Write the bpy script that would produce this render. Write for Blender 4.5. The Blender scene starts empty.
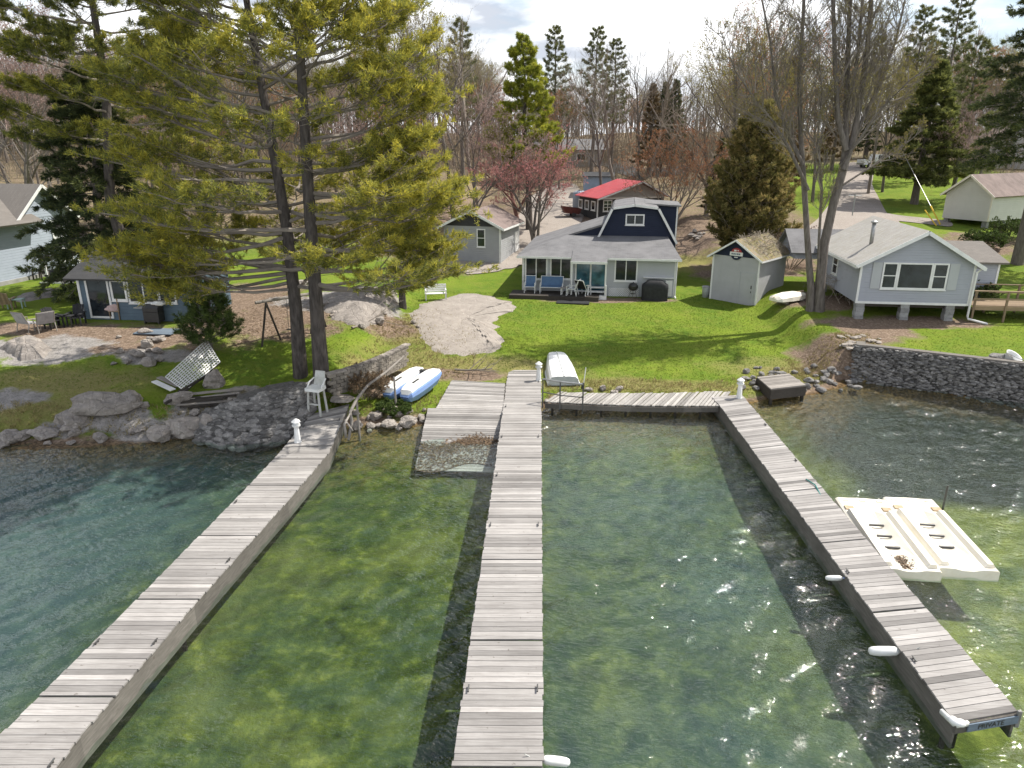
import bpy, bmesh, math, random
import numpy as np
from mathutils import Vector, Matrix, noise as mnoise

SC = bpy.context.scene
COL = SC.collection
RAD = math.radians
rnd = random.Random(7)

# ------------------------------------------------------------------ camera geometry (real pose of the drone)
FPX, PITCH, YAW, CAMZ = 710.0, RAD(18.7), RAD(2.21), 10.4
CF = Vector((-math.sin(YAW) * math.cos(PITCH), math.cos(YAW) * math.cos(PITCH), -math.sin(PITCH)))
CR = Vector((math.cos(YAW), math.sin(YAW), 0))
CU = CR.cross(CF)

def ray(px, py):
    return CF + CR * ((px - 512) / FPX) + CU * ((384 - py) / FPX)

def pix(px, py, z):
    d = ray(px, py)
    t = (z - CAMZ) / d.z
    return Vector((d.x * t, d.y * t, z))

def pixY(px, Y):
    """X at distance Y along the view column px, on about horizon level"""
    d = ray(px, 144)
    return d.x / d.y * Y

def ss(a, b, x):
    t = min(1.0, max(0.0, (x - a) / (b - a)))
    return t * t * (3 - 2 * t)

SHORE = [(-400, 10), (-60, 20), (-30, 22.0), (-19, 22.6), (-14.6, 23.2), (-11, 24.8), (-7.5, 25.0), (-4.9, 25.4), (-3.8, 25.2),
         (-1.4, 25.6), (0.3, 27.6), (7.6, 28.0), (9.5, 28.7), (12.5, 29.9), (14.2, 31.2), (20.5, 29.2), (30, 26), (60, 20), (400, 10)]

def shore(x):
    for (a, ya), (b, yb) in zip(SHORE, SHORE[1:]):
        if x <= b:
            return ya + (yb - ya) * (x - a) / (b - a)
    return 10

def nz(x, y, s, seed=0):
    return mnoise.noise(Vector((x * s + seed * 17.3, y * s - seed * 9.1, seed * 3.7)))

def wallgap(x, y):
    return ss(12.6, 14.5, x)

def height(x, y):
    wob = 0.35 * nz(x, y, 0.5, 3)
    d = y - shore(x) + wob * (1 - wallgap(x, y))
    if d < 0:
        deep = 0.95 + 1.3 * ss(-8, -16, x) + 0.9 * ss(11, 16, x) * ss(21, 25, y)
        return -0.05 - deep * (1 - math.exp(d / 6.0)) - 0.12 * ss(0, -0.5, d) + 0.08 * nz(x, y, 0.6, 5) * ss(0, -2, d)
    mid = 0.30 * ss(-0.1, 1.5, d) + 0.85 * ss(1, 16, d)
    left = 0.85 * ss(0, 2.6, d) + 0.35 * ss(2.5, 5, d) + 0.7 * ss(4, 13, d) + 0.28 * nz(x, y, 0.45, 1) * ss(0, 1, d) * ss(11, 4, d)
    right = 1.5 * ss(0.75, 1.05, d) + 0.3 * ss(2, 12, d)
    wl = ss(-7.6, -9.4, x)
    wr = wallgap(x, y)
    z = mid * (1 - wl - wr) + left * wl + right * wr
    z += 0.55 * ss(-8, -11, x) * ss(33, 42, y) * 0
    b = max(0.0, min(y, 118.0) - 47.0)
    z += 0.094 * (b - 4 * (1 - math.exp(-b / 4.0)))
    z += 5.0 * ss(120, 210, y)
    z += 0.5 * ss(16, 30, x) * ss(50, 62, y)
    z += 0.04 * nz(x, y, 0.3, 2) + 0.3 * nz(x, y, 0.05, 4) * ss(48, 70, y)
    return z

def at(px, py, lift=0.0):
    """the point of the ground seen along a pixel"""
    d = ray(px, py).normalized()
    t = 8.0
    while t < 420:
        p = Vector((0, 0, CAMZ)) + d * t
        if p.z - lift < max(height(p.x, p.y), 0.0 if lift == 0 else -9):
            lo, hi = t - 0.5, t
            for _ in range(14):
                m = (lo + hi) / 2
                p = Vector((0, 0, CAMZ)) + d * m
                if p.z - lift < height(p.x, p.y): hi = m
                else: lo = m
            return Vector((p.x, p.y, p.z))
        t += 0.5
    return Vector((d.x * 150 / d.y, 150, height(d.x * 150 / d.y, 150)))

def gz(x, y):
    return Vector((x, y, height(x, y)))

# ------------------------------------------------------------------ materials
MATS = {}

class NT:
    def __init__(s, name):
        s.m = bpy.data.materials.new(name); s.m.use_nodes = True
        s.t = s.m.node_tree; s.t.nodes.clear()
        s.out = s.n('ShaderNodeOutputMaterial')
    def n(s, ty, **kw):
        nd = s.t.nodes.new(ty)
        for k, v in kw.items():
            if k.startswith('i_'):
                key = k[2:]
                key = int(key) if key.isdigit() else key.replace('_', ' ')
                nd.inputs[key].default_value = v
            else: setattr(nd, k, v)
        return nd
    def l(s, a, b): s.t.links.new(a, b)
    def math(s, op, a, b=None, clamp=False):
        nd = s.n('ShaderNodeMath', operation=op, use_clamp=clamp)
        for i, v in enumerate((a, b)):
            if v is None: continue
            if isinstance(v, (int, float)): nd.inputs[i].default_value = v
            else: s.l(v, nd.inputs[i])
        return nd.outputs[0]
    def mix(s, f, a, b, blend='MIX'):
        nd = s.n('ShaderNodeMix', data_type='RGBA', blend_type=blend)
        for i, v in ((0, f), (6, a), (7, b)):
            if isinstance(v, (int, float)): nd.inputs[i].default_value = v
            elif isinstance(v, tuple): nd.inputs[i].default_value = (v + (1,))[:4]
            else: s.l(v, nd.inputs[i])
        return nd.outputs[2]
    def ramp(s, f, stops, interp='LINEAR'):
        nd = s.n('ShaderNodeValToRGB'); cr = nd.color_ramp; cr.interpolation = interp
        while len(cr.elements) < len(stops): cr.elements.new(0.5)
        for e, (p, c) in zip(cr.elements, stops):
            e.position = p; e.color = (c + (1,))[:4] if isinstance(c, tuple) else (c, c, c, 1)
        s.l(f, nd.inputs[0]); return nd.outputs[0]
    def noise(s, vec, scale, detail=4, rough=0.55, out=0):
        nd = s.n('ShaderNodeTexNoise', i_Scale=scale, i_Detail=detail, i_Roughness=rough)
        if vec is not None: s.l(vec, nd.inputs['Vector'])
        return nd.outputs[out]
    def attr(s, name):
        return s.n('ShaderNodeAttribute', attribute_name=name).outputs['Fac']
    def obj(s): return s.n('ShaderNodeTexCoord').outputs['Object']
    def pos(s): return s.n('ShaderNodeNewGeometry').outputs['Position']
    def scalev(s, v, sx, sy, sz):
        nd = s.n('ShaderNodeMapping'); nd.inputs['Scale'].default_value = (sx, sy, sz); s.l(v, nd.inputs[0]); return nd.outputs[0]
    def bump(s, h, strength=0.4, dist=0.02, normal=None):
        nd = s.n('ShaderNodeBump', i_Strength=strength, i_Distance=dist); s.l(h, nd.inputs['Height'])
        if normal is not None: s.l(normal, nd.inputs['Normal'])
        return nd.outputs[0]
    def principled(s, color, rough=0.8, spec=0.3, metal=0.0, normal=None):
        p = s.n('ShaderNodeBsdfPrincipled')
        p.inputs['Specular IOR Level'].default_value = spec; p.inputs['Metallic'].default_value = metal
        for k, v in (('Base Color', color), ('Roughness', rough)):
            if isinstance(v, (int, float)): p.inputs[k].default_value = v
            elif isinstance(v, tuple): p.inputs[k].default_value = (v + (1,))[:4]
            else: s.l(v, p.inputs[k])
        if normal is not None: s.l(normal, p.inputs['Normal'])
        return p.outputs[0]
    def done(s, sh):
        s.l(sh, s.out.inputs[0]); return s.m

def simple(name, c1, c2=None, scale=4, rough=0.7, spec=0.3, metal=0.0, bump=0.0, bscale=40, bdist=0.01, tint=0.0, stretch=(1, 1, 1), lap=0.0, lapaxis=2, bright=None):
    k = NT(name)
    c2 = c2 or tuple(x * 0.72 for x in c1)
    v = k.obj()
    vs = k.scalev(v, *stretch)
    f = k.ramp(k.noise(vs, scale, 6, 0.62), [(0.32, 0.0), (0.7, 1.0)])
    col = k.mix(f, c1, c2)
    if tint:
        a = k.attr('tint')
        mul = k.math('ADD', k.math('MULTIPLY', a, tint * 2), 1 - tint)
        cc = k.n('ShaderNodeCombineColor')
        for i in range(3): k.l(mul, cc.inputs[i])
        col = k.mix(1.0, col, cc.outputs[0], 'MULTIPLY')
    nrm = None
    if lap:
        sep = k.n('ShaderNodeSeparateXYZ'); k.l(v, sep.inputs[0])
        fr = k.math('FRACT', k.math('DIVIDE', sep.outputs[lapaxis], lap))
        h = k.math('SUBTRACT', 1.0, fr)
        nrm = k.bump(h, 1.0, 0.02)
    if bump:
        nrm = k.bump(k.noise(vs, bscale, 5, 0.65), bump, bdist, nrm)
    return k.done(k.principled(col, rough, spec, metal, nrm))

def leafmat(name, stops, trans=0.35, rough=0.6):
    k = NT(name)
    col = k.ramp(k.attr('tint'), stops)
    p = k.principled(col, rough, 0.2)
    t = k.n('ShaderNodeBsdfTranslucent'); k.l(col, t.inputs[0])
    mx = k.n('ShaderNodeMixShader'); mx.inputs[0].default_value = trans
    k.l(p, mx.inputs[1]); k.l(t.outputs[0], mx.inputs[2])
    return k.done(mx.outputs[0])

def woodmat(name, c1, c2, rough=0.85, tint=0.22, along=0, rust=0.0):
    """weathered planks; grain runs along axis"""
    k = NT(name)
    v = k.obj()
    st = [14, 14, 14]; st[along] = 0.9
    g = k.noise(k.scalev(v, *st), 2.2, 7, 0.7)
    col = k.mix(k.ramp(g, [(0.3, 0.0), (0.72, 1.0)]), c1, c2)
    blot = k.ramp(k.noise(v, 0.8, 5, 0.6), [(0.4, 0.0), (0.75, 1.0)])
    col = k.mix(k.math('MULTIPLY', blot, 0.55), col, tuple(x * 0.75 for x in c2))
    a = k.attr('tint')
    mul = k.math('ADD', k.math('MULTIPLY', a, tint * 2), 1 - tint)
    cc = k.n('ShaderNodeCombineColor')
    for i in range(3): k.l(mul, cc.inputs[i])
    col = k.mix(1.0, col, cc.outputs[0], 'MULTIPLY')
    # knots, nail stains
    sp = k.ramp(k.noise(v, 9.0, 2, 0.5), [(0.70, 0.0), (0.76, 1.0)])
    col = k.mix(k.math('MULTIPLY', sp, 0.55), col, (0.09, 0.07, 0.055))
    nrm = k.bump(g, 0.5, 0.006)
    return k.done(k.principled(col, rough, 0.25, 0, nrm))

def stonemat(name, c1, c2, c3, scale=3, tint=0.45, bump=0.7):
    k = NT(name)
    v = k.obj()
    f = k.ramp(k.noise(v, scale, 8, 0.65), [(0.3, 0.0), (0.68, 1.0)])
    col = k.mix(f, c1, c2)
    l = k.ramp(k.noise(v, scale * 2.7, 6, 0.7), [(0.56, 0.0), (0.68, 1.0)])
    col = k.mix(k.math('MULTIPLY', l, 0.75), col, c3)
    a = k.attr('tint')
    mul = k.math('ADD', k.math('MULTIPLY', a, tint * 2), 1 - tint)
    cc = k.n('ShaderNodeCombineColor')
    for i in range(3): k.l(mul, cc.inputs[i])
    col = k.mix(1.0, col, cc.outputs[0], 'MULTIPLY')
    vor = k.n('ShaderNodeTexVoronoi', feature='DISTANCE_TO_EDGE', i_Scale=scale * 0.9)
    k.l(k.mix(0.08, v, k.noise(v, 3, 3, 0.5, 1)), vor.inputs['Vector'])
    h = k.math('ADD', k.noise(v, scale * 5, 8, 0.7), k.math('MULTIPLY', k.ramp(vor.outputs[0], [(0.0, 0.0), (0.05, 1.0)]), 0.5))
    return k.done(k.principled(col, 0.92, 0.2, 0, k.bump(h, bump, 0.05)))

def glassmat(name, c=(0.012, 0.015, 0.018), rough=0.06, spec=0.6):
    k = NT(name)
    v = k.obj()
    col = k.mix(k.ramp(k.noise(v, 1.6, 3), [(0.35, 0.0), (0.7, 1.0)]), c, tuple(x * 2.6 for x in c))
    return k.done(k.principled(col, rough, spec, 0, k.bump(k.noise(v, 0.9, 2), 0.05, 0.05)))

M = {}
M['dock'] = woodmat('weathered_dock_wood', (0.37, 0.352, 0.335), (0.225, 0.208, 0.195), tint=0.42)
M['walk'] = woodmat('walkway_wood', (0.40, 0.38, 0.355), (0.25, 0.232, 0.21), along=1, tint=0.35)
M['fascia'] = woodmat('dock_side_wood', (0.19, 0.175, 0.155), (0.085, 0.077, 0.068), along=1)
M['paintfascia'] = simple('dock_side_paint', (0.26, 0.255, 0.245), (0.15, 0.145, 0.135), 5, 0.7, bump=0.2)
M['darkwood'] = woodmat('dark_wet_wood', (0.075, 0.065, 0.055), (0.035, 0.03, 0.026))
M['greywood'] = woodmat('grey_wood', (0.34, 0.31, 0.28), (0.2, 0.18, 0.16))
M['rawwood'] = woodmat('tan_wood', (0.32, 0.24, 0.16), (0.2, 0.145, 0.095))
M['bluewood'] = woodmat('blue_grey_wood', (0.20, 0.25, 0.30), (0.12, 0.15, 0.19))
M['white'] = simple('white_paint', (0.78, 0.78, 0.77), (0.66, 0.66, 0.64), 3, 0.5, bump=0.08)
M['whiteplastic'] = simple('white_plastic', (0.80, 0.80, 0.78), (0.66, 0.66, 0.62), 2.5, 0.38, 0.45)
M['dirtyplastic'] = simple('grimy_plastic', (0.55, 0.55, 0.52), (0.36, 0.36, 0.32), 4, 0.5, 0.4)
M['cream'] = simple('cream_plastic', (0.82, 0.78, 0.69), (0.72, 0.66, 0.54), 1.6, 0.45, 0.4, bump=0.1, bscale=60)
M['creamdark'] = simple('stained_plastic', (0.55, 0.44, 0.30), (0.34, 0.24, 0.15), 3, 0.7)
M['hullwhite'] = simple('white_hull', (0.84, 0.84, 0.83), (0.76, 0.76, 0.74), 1.5, 0.35, 0.45)
M['hullgrey'] = simple('grey_hull', (0.5, 0.52, 0.53), (0.36, 0.38, 0.39), 3, 0.45, 0.4)
M['hullblue'] = simple('light_blue_hull', (0.24, 0.36, 0.66), (0.19, 0.30, 0.56), 1.5, 0.4, 0.45)
M['black'] = simple('black_fabric', (0.02, 0.02, 0.022), (0.035, 0.035, 0.038), 5, 0.75, bump=0.3, bscale=8, bdist=0.04)
M['blackmetal'] = simple('black_metal', (0.02, 0.02, 0.02), (0.035, 0.033, 0.03), 5, 0.45, 0.5)
M['steel'] = simple('grey_steel', (0.16, 0.16, 0.155), (0.08, 0.075, 0.07), 6, 0.5, 0.5, 0.6)
M['galv'] = simple('galvanised_steel', (0.42, 0.42, 0.41), (0.28, 0.28, 0.27), 6, 0.45, 0.5, 0.7)
M['red'] = simple('red_paint', (0.40, 0.05, 0.055), (0.3, 0.04, 0.045), 3, 0.5)
M['redroof'] = simple('red_metal_roof', (0.50, 0.075, 0.085), (0.40, 0.06, 0.07), 1.2, 0.45, 0.4, lap=0.3, lapaxis=1)
M['rust'] = simple('dark_red_steel', (0.13, 0.035, 0.03), (0.07, 0.025, 0.02), 5, 0.7)
M['yellow'] = simple('yellow_plastic', (0.75, 0.5, 0.03), (0.6, 0.4, 0.03), 3, 0.5)
M['cyanpaint'] = simple('faded_green_paint', (0.34, 0.45, 0.42), (0.25, 0.33, 0.31), 3, 0.6)
M['bluefab'] = simple('blue_sling_fabric', (0.10, 0.18, 0.30), (0.08, 0.14, 0.24), 4, 0.8)
M['greyfab'] = simple('grey_sling_fabric', (0.36, 0.35, 0.36), (0.25, 0.24, 0.25), 4, 0.8)
M['pinkfab'] = simple('pale_pink_cloth', (0.55, 0.42, 0.40), (0.42, 0.31, 0.29), 4, 0.85, bump=0.4, bscale=6, bdist=0.05)
M['bark_pine'] = simple('pine_bark', (0.14, 0.122, 0.11), (0.05, 0.043, 0.04), 5, 0.95, 0.1, bump=1.0, bscale=7, bdist=0.06, stretch=(1.6, 1.6, 0.35))
M['bark_grey'] = simple('grey_bark', (0.21, 0.185, 0.165), (0.10, 0.086, 0.075), 5, 0.95, 0.1, bump=0.9, bscale=9, bdist=0.03, stretch=(2, 2, 0.4))
M['bark_pale'] = simple('pale_bark', (0.30, 0.26, 0.225), (0.16, 0.135, 0.115), 5, 0.95, 0.1, bump=0.7, bscale=9, bdist=0.03, stretch=(2, 2, 0.4))
M['bark_red'] = simple('reddish_bark', (0.22, 0.12, 0.10), (0.14, 0.075, 0.065), 5, 0.95, 0.1)
M['twig'] = simple('brown_twig', (0.29, 0.255, 0.22), (0.20, 0.172, 0.15), 2, 0.9, 0.1)
M['twig_red'] = simple('red_twig', (0.30, 0.22, 0.195), (0.21, 0.155, 0.14), 2, 0.9, 0.1)
M['twig_tan'] = simple('tan_twig', (0.36, 0.31, 0.25), (0.26, 0.22, 0.175), 2, 0.9, 0.1)
M['wallgrey'] = simple('light_grey_wall', (0.43, 0.445, 0.46), (0.40, 0.415, 0.43), 2, 0.75, bump=0.1)
M['wallshed'] = simple('shed_wall', (0.42, 0.42, 0.435), (0.36, 0.36, 0.37), 1.2, 0.8, bump=0.1)
M['vinyl'] = simple('grey_blue_siding', (0.36, 0.375, 0.42), (0.33, 0.345, 0.385), 1.5, 0.6, lap=0.13)
M['leftsiding'] = simple('pale_blue_siding', (0.34, 0.38, 0.44), (0.30, 0.34, 0.395), 1.5, 0.7, lap=0.17)
M['darkblue'] = simple('slate_blue_siding', (0.105, 0.15, 0.19), (0.085, 0.12, 0.155), 1.5, 0.75, lap=0.18)
M['cottage'] = simple('warm_grey_siding', (0.34, 0.345, 0.35), (0.30, 0.305, 0.31), 1.5, 0.75, lap=0.15)
M['navy'] = simple('navy_siding', (0.016, 0.022, 0.045), (0.02, 0.027, 0.052), 2, 0.75, lap=0.14)
M['charcoal'] = simple('charcoal_siding', (0.05, 0.05, 0.053), (0.04, 0.04, 0.042), 2, 0.75, lap=0.14)
M['palegable'] = simple('pale_grey_siding', (0.42, 0.41, 0.40), (0.37, 0.36, 0.35), 1.5, 0.75, lap=0.15)
M['garage'] = simple('off_white_siding', (0.62, 0.61, 0.57), (0.56, 0.55, 0.51), 1, 0.7, lap=0.17)
M['concrete'] = simple('concrete', (0.36, 0.35, 0.33), (0.24, 0.235, 0.225), 2.5, 0.92, bump=0.5, bscale=25)
M['block'] = stonemat('cinder_block', (0.35, 0.35, 0.345), (0.25, 0.25, 0.245), (0.42, 0.42, 0.41), 5, 0.2)
M['glass'] = glassmat('window_glass')
M['glassblue'] = glassmat('door_glass', (0.03, 0.075, 0.095))
M['dark'] = simple('dark_interior', (0.012, 0.012, 0.013), None, 3, 0.9)
M['wickless'] = M['dirtyplastic']
M['lamp_lens'] = simple('frosted_lens', (0.7, 0.72, 0.72), (0.6, 0.62, 0.62), 3, 0.3)

def roofmat(name, c1, c2, moss=0.0):
    k = NT(name); v = k.obj()
    br = k.n('ShaderNodeTexBrick', i_Scale=1.0); br.inputs['Brick Width'].default_value = 0.3; br.inputs['Row Height'].default_value = 0.14
    br.inputs['Mortar Size'].default_value = 0.006; br.inputs['Bias'].default_value = 0.0
    br.inputs['Color1'].default_value = c1 + (1,); br.inputs['Color2'].default_value = tuple(x * 0.78 for x in c1) + (1,); br.inputs['Mortar'].default_value = tuple(x * 0.55 for x in c1) + (1,)
    k.l(v, br.inputs['Vector'])
    col = k.mix(k.ramp(k.noise(v, 0.9, 6, 0.65), [(0.35, 0.0), (0.7, 1.0)]), br.outputs[0], c2)
    if moss:
        f = k.ramp(k.noise(v, 2.4, 6, 0.7), [(0.45, 0.0), (0.6, 1.0)])
        col = k.mix(k.math('MULTIPLY', f, moss), col, (0.19, 0.17, 0.05))
        f = k.ramp(k.noise(v, 7, 5, 0.7), [(0.5, 0.0), (0.58, 1.0)])
        col = k.mix(k.math('MULTIPLY', f, moss), col, (0.30, 0.22, 0.14))
    return k.done(k.principled(col, 0.9, 0.2, 0, k.bump(k.noise(v, 40, 4, 0.7), 0.5, 0.015)))
M['roof'] = roofmat('grey_shingles', (0.175, 0.172, 0.175), (0.215, 0.21, 0.212))
M['roofpale'] = roofmat('pale_shingles', (0.46, 0.44, 0.41), (0.36, 0.345, 0.32), 0.12)
M['roofbrown'] = roofmat('brown_shingles', (0.19, 0.15, 0.135), (0.25, 0.195, 0.175))
M['rooftan'] = roofmat('dull_brown_shingles', (0.21, 0.19, 0.17), (0.17, 0.155, 0.14))
M['roofmoss'] = roofmat('mossy_shingles', (0.17, 0.16, 0.12), (0.25, 0.22, 0.17), 0.85)
M['granite'] = stonemat('granite', (0.37, 0.33, 0.295), (0.20, 0.178, 0.16), (0.46, 0.42, 0.385), 2.6, 0.3, 1.0)
M['ledge'] = stonemat('pink_granite_ledge', (0.355, 0.315, 0.275), (0.26, 0.228, 0.20), (0.42, 0.38, 0.335), 1.5, 0.05, 0.6)
M['rubble'] = stonemat('grey_rubble', (0.25, 0.238, 0.225), (0.135, 0.128, 0.122), (0.42, 0.405, 0.385), 5.5, 0.5)
M['blockwall'] = stonemat('tan_block', (0.30, 0.27, 0.23), (0.22, 0.195, 0.165), (0.37, 0.34, 0.30), 4, 0.25)

# ------------------------------------------------------------------ mesh builder
class MB:
    def __init__(s): s.V = []; s.F = []; s.nv = 0; s.big = []
    def add(s, verts, faces, mi=0, tint=None):
        verts = np.asarray(verts, dtype=np.float64).reshape(-1, 3)
        s.V.append(verts)
        t = rnd.random() if tint is None else tint
        for f in faces: s.F.append(([i + s.nv for i in f], mi, t))
        s.nv += len(verts)
    def tris(s, verts, n, tint, mi=0, k=3):
        """n polygons of k corners from n*k verts, tint per polygon"""
        verts = np.asarray(verts).reshape(-1, 3)
        s.V.append(verts); s.big.append((s.nv, n, k, np.asarray(tint), mi)); s.nv += len(verts)
    def box(s, c, size, rz=0.0, mi=0, tint=None, mat=None):
        hx, hy, hz = size[0] / 2, size[1] / 2, size[2] / 2
        v = [Vector((x, y, z)) for z in (-hz, hz) for y in (-hy, hy) for x in (-hx, hx)]
        m = mat if mat is not None else Matrix.Rotation(rz, 3, 'Z')
        v = [m @ p + Vector(c) for p in v]
        s.add([tuple(p) for p in v], [(0, 2, 3, 1), (4, 5, 7, 6), (0, 1, 5, 4), (2, 6, 7, 3), (0, 4, 6, 2), (1, 3, 7, 5)], mi, tint)
    def beam(s, p, q, w, h, mi=0, tint=None, up=Vector((0, 0, 1))):
        p, q = Vector(p), Vector(q); d = q - p; L = d.length
        if L < 1e-6: return
        d /= L
        if abs(d.dot(up)) > 0.98: up = Vector((0, 1, 0))
        x = d.cross(up).normalized(); z = x.cross(d)
        s.box((p + q) / 2, (w, L, h), 0, mi, tint, Matrix((x, d, z)).transposed())
    def tube(s, pts, rad, n=6, mi=0, tint=None, cap=True):
        pts = [Vector(p) for p in pts]
        if isinstance(rad, (int, float)): rad = [rad] * len(pts)
        V = []; Fc = []
        ref = Vector((0.31, 0.17, 0.93))
        for i, p in enumerate(pts):
            d = (pts[min(i + 1, len(pts) - 1)] - pts[max(i - 1, 0)])
            d = d.normalized() if d.length > 1e-9 else Vector((0, 0, 1))
            r = ref if abs(d.dot(ref)) < 0.9 else Vector((1, 0, 0))
            a = d.cross(r).normalized(); b = d.cross(a)
            for j in range(n):
                t = 2 * math.pi * j / n
                V.append(tuple(p + (a * math.cos(t) + b * math.sin(t)) * rad[i]))
        for i in range(len(pts) - 1):
            for j in range(n):
                k = (j + 1) % n
                Fc.append((i * n + j, i * n + k, i * n + n + k, i * n + n + j))
        if cap:
            Fc.append(tuple(range(n - 1, -1, -1))); Fc.append(tuple(range((len(pts) - 1) * n, len(pts) * n)))
        s.add(V, Fc, mi, tint)
    def lathe(s, prof, n=16, c=(0, 0, 0), mi=0, tint=None, sx=1, sy=1):
        V = []; Fc = []
        for r, z in prof:
            for j in range(n):
                t = 2 * math.pi * j / n
                V.append((c[0] + r * math.cos(t) * sx, c[1] + r * math.sin(t) * sy, c[2] + z))
        m = len(prof)
        for i in range(m - 1):
            for j in range(n):
                k = (j + 1) % n
                Fc.append((i * n + j, i * n + k, i * n + n + k, i * n + n + j))
        Fc.append(tuple(range(n - 1, -1, -1))); Fc.append(tuple(range((m - 1) * n, m * n)))
        s.add(V, Fc, mi, tint)
    def prism(s, poly, a0, a1, axis='y', mi=0, tint=None):
        """poly in the plane across axis: for y (x,z); for x (y,z); for z (x,y)"""
        def P(u, w, t):
            return {'y': (u, t, w), 'x': (t, u, w), 'z': (u, w, t)}[axis]
        n = len(poly)
        V = [P(u, w, a0) for u, w in poly] + [P(u, w, a1) for u, w in poly]
        Fc = [tuple(range(n)), tuple(range(2 * n - 1, n - 1, -1))] + [(i, (i + 1) % n, n + (i + 1) % n, n + i) for i in range(n)]
        s.add(V, Fc, mi, tint)
    def slab(s, a, b, c, d, th, mi=0, tint=None):
        """roof slab: quad a,b,c,d (top) with thickness down its normal"""
        a, b, c, d = map(Vector, (a, b, c, d))
        n = (b - a).cross(d - a).normalized()
        if n.z < 0: n = -n
        low = [p - n * th for p in (a, b, c, d)]
        s.add([tuple(p) for p in (a, b, c, d)] + [tuple(p) for p in low], [(0, 1, 2, 3), (7, 6, 5, 4), (0, 4, 5, 1), (1, 5, 6, 2), (2, 6, 7, 3), (3, 7, 4, 0)], mi, tint)
    def lump(s, c, r, seed, flat=(1, 1, 1), sub=2, mi=0, tint=None, rot=0.0, cuts=5, rough=0.16):
        rg = random.Random(seed)
        V, Fc = ICO[sub]
        P = V.copy()
        for _ in range(cuts):
            n = np.array([rg.gauss(0, 1) for _ in range(3)]); n /= np.linalg.norm(n)
            dlim = rg.uniform(0.55, 0.82)
            ex = P @ n - dlim
            P = P - np.clip(ex, 0, None)[:, None] * n[None] * 0.9
        o = [rg.uniform(0, 50) for _ in range(3)]
        P = np.array([p * (1 + rough * mnoise.noise(Vector((p[0] * 1.7 + o[0], p[1] * 1.7 + o[1], p[2] * 1.7 + o[2]))) + rough * 0.5 * mnoise.noise(Vector((p[0] * 5 + o[1], p[1] * 5 + o[2], p[2] * 5)))) for p in P])
        P = P * np.array(flat)[None] * r
        cz, sz = math.cos(rot), math.sin(rot)
        P = np.stack([P[:, 0] * cz - P[:, 1] * sz, P[:, 0] * sz + P[:, 1] * cz, P[:, 2]], 1) + np.array(c)[None]
        s.add(P, Fc, mi, rg.random() if tint is None else tint)
    def build(s, name, mats, parent=None, world=False, smooth=False, loc=None):
        me = bpy.data.meshes.new(name)
        V = np.concatenate(s.V) if s.V else np.zeros((0, 3))
        if world and parent is not None:
            V = V - np.array(parent['_wl'])[None]
        if loc is not None: V = V - np.array(loc)[None]
        loops = [np.array([i for f in s.F for i in f[0]], dtype=np.int32)]
        tot = [np.array([len(f[0]) for f in s.F], dtype=np.int32)]
        mi = [np.array([f[1] for f in s.F], dtype=np.int32)]
        ti = [np.array([f[2] for f in s.F], dtype=np.float32)]
        for st, n, k, t, m in s.big:
            loops.append(np.arange(st, st + n * k, dtype=np.int32)); tot.append(np.full(n, k, dtype=np.int32))
            mi.append(np.full(n, m, dtype=np.int32)); ti.append(np.broadcast_to(t, (n,)).astype(np.float32))
        loops = np.concatenate(loops); tot = np.concatenate(tot); mi = np.concatenate(mi); ti = np.concatenate(ti)
        me.vertices.add(len(V)); me.vertices.foreach_set('co', V.astype(np.float32).ravel())
        me.loops.add(len(loops)); me.loops.foreach_set('vertex_index', loops)
        me.polygons.add(len(tot))
        me.polygons.foreach_set('loop_start', np.concatenate([[0], np.cumsum(tot)[:-1]]).astype(np.int32) if len(tot) else np.zeros(0, np.int32))
        me.polygons.foreach_set('material_index', mi)
        me.update(calc_edges=True)
        a = me.attributes.new('tint', 'FLOAT', 'FACE'); a.data.foreach_set('value', ti)
        me.polygons.foreach_set('use_smooth', np.full(len(tot), bool(smooth)))
        for m in (mats if isinstance(mats, (list, tuple)) else [mats]): me.materials.append(m)
        ob = bpy.data.objects.new(name, me); COL.objects.link(ob)
        if parent is not None: ob.parent = parent
        if loc is not None: ob.location = loc
        return ob

def _ico(sub):
    bm = bmesh.new(); bmesh.ops.create_icosphere(bm, subdivisions=sub, radius=1)
    bm.verts.ensure_lookup_table()
    V = np.array([tuple(v.co) for v in bm.verts]); Fc = [tuple(v.index for v in f.verts) for f in bm.faces]
    bm.free(); return V, Fc
ICO = {i: _ico(i) for i in (1, 2, 3, 4)}

def tag(o, label=None, cat=None, group=None, kind=None):
    if label: o['label'] = label
    if cat: o['category'] = cat
    if group: o['group'] = group
    if kind: o['kind'] = kind
    return o

def thing(name, label, cat, loc=(0, 0, 0), rz=0.0, group=None):
    o = bpy.data.objects.new(name, None); COL.objects.link(o)
    o.empty_display_size = 0.2
    o.location = loc; o.rotation_euler = (0, 0, rz)
    o['_wl'] = [float(v) for v in loc]
    return tag(o, label, cat, group)

def copy_tree(o, loc, rz=0.0, scale=1.0, label=None, parent=None):
    c = o.copy(); COL.objects.link(c)
    if parent is None:
        c.location = loc; c.rotation_euler = (0, 0, rz); c.scale = (scale,) * 3 if isinstance(scale, (int, float)) else scale
        if label: c['label'] = label
    else: c.parent = parent
    for ch in list(o.children): copy_tree(ch, None, parent=c)
    return c

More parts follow.
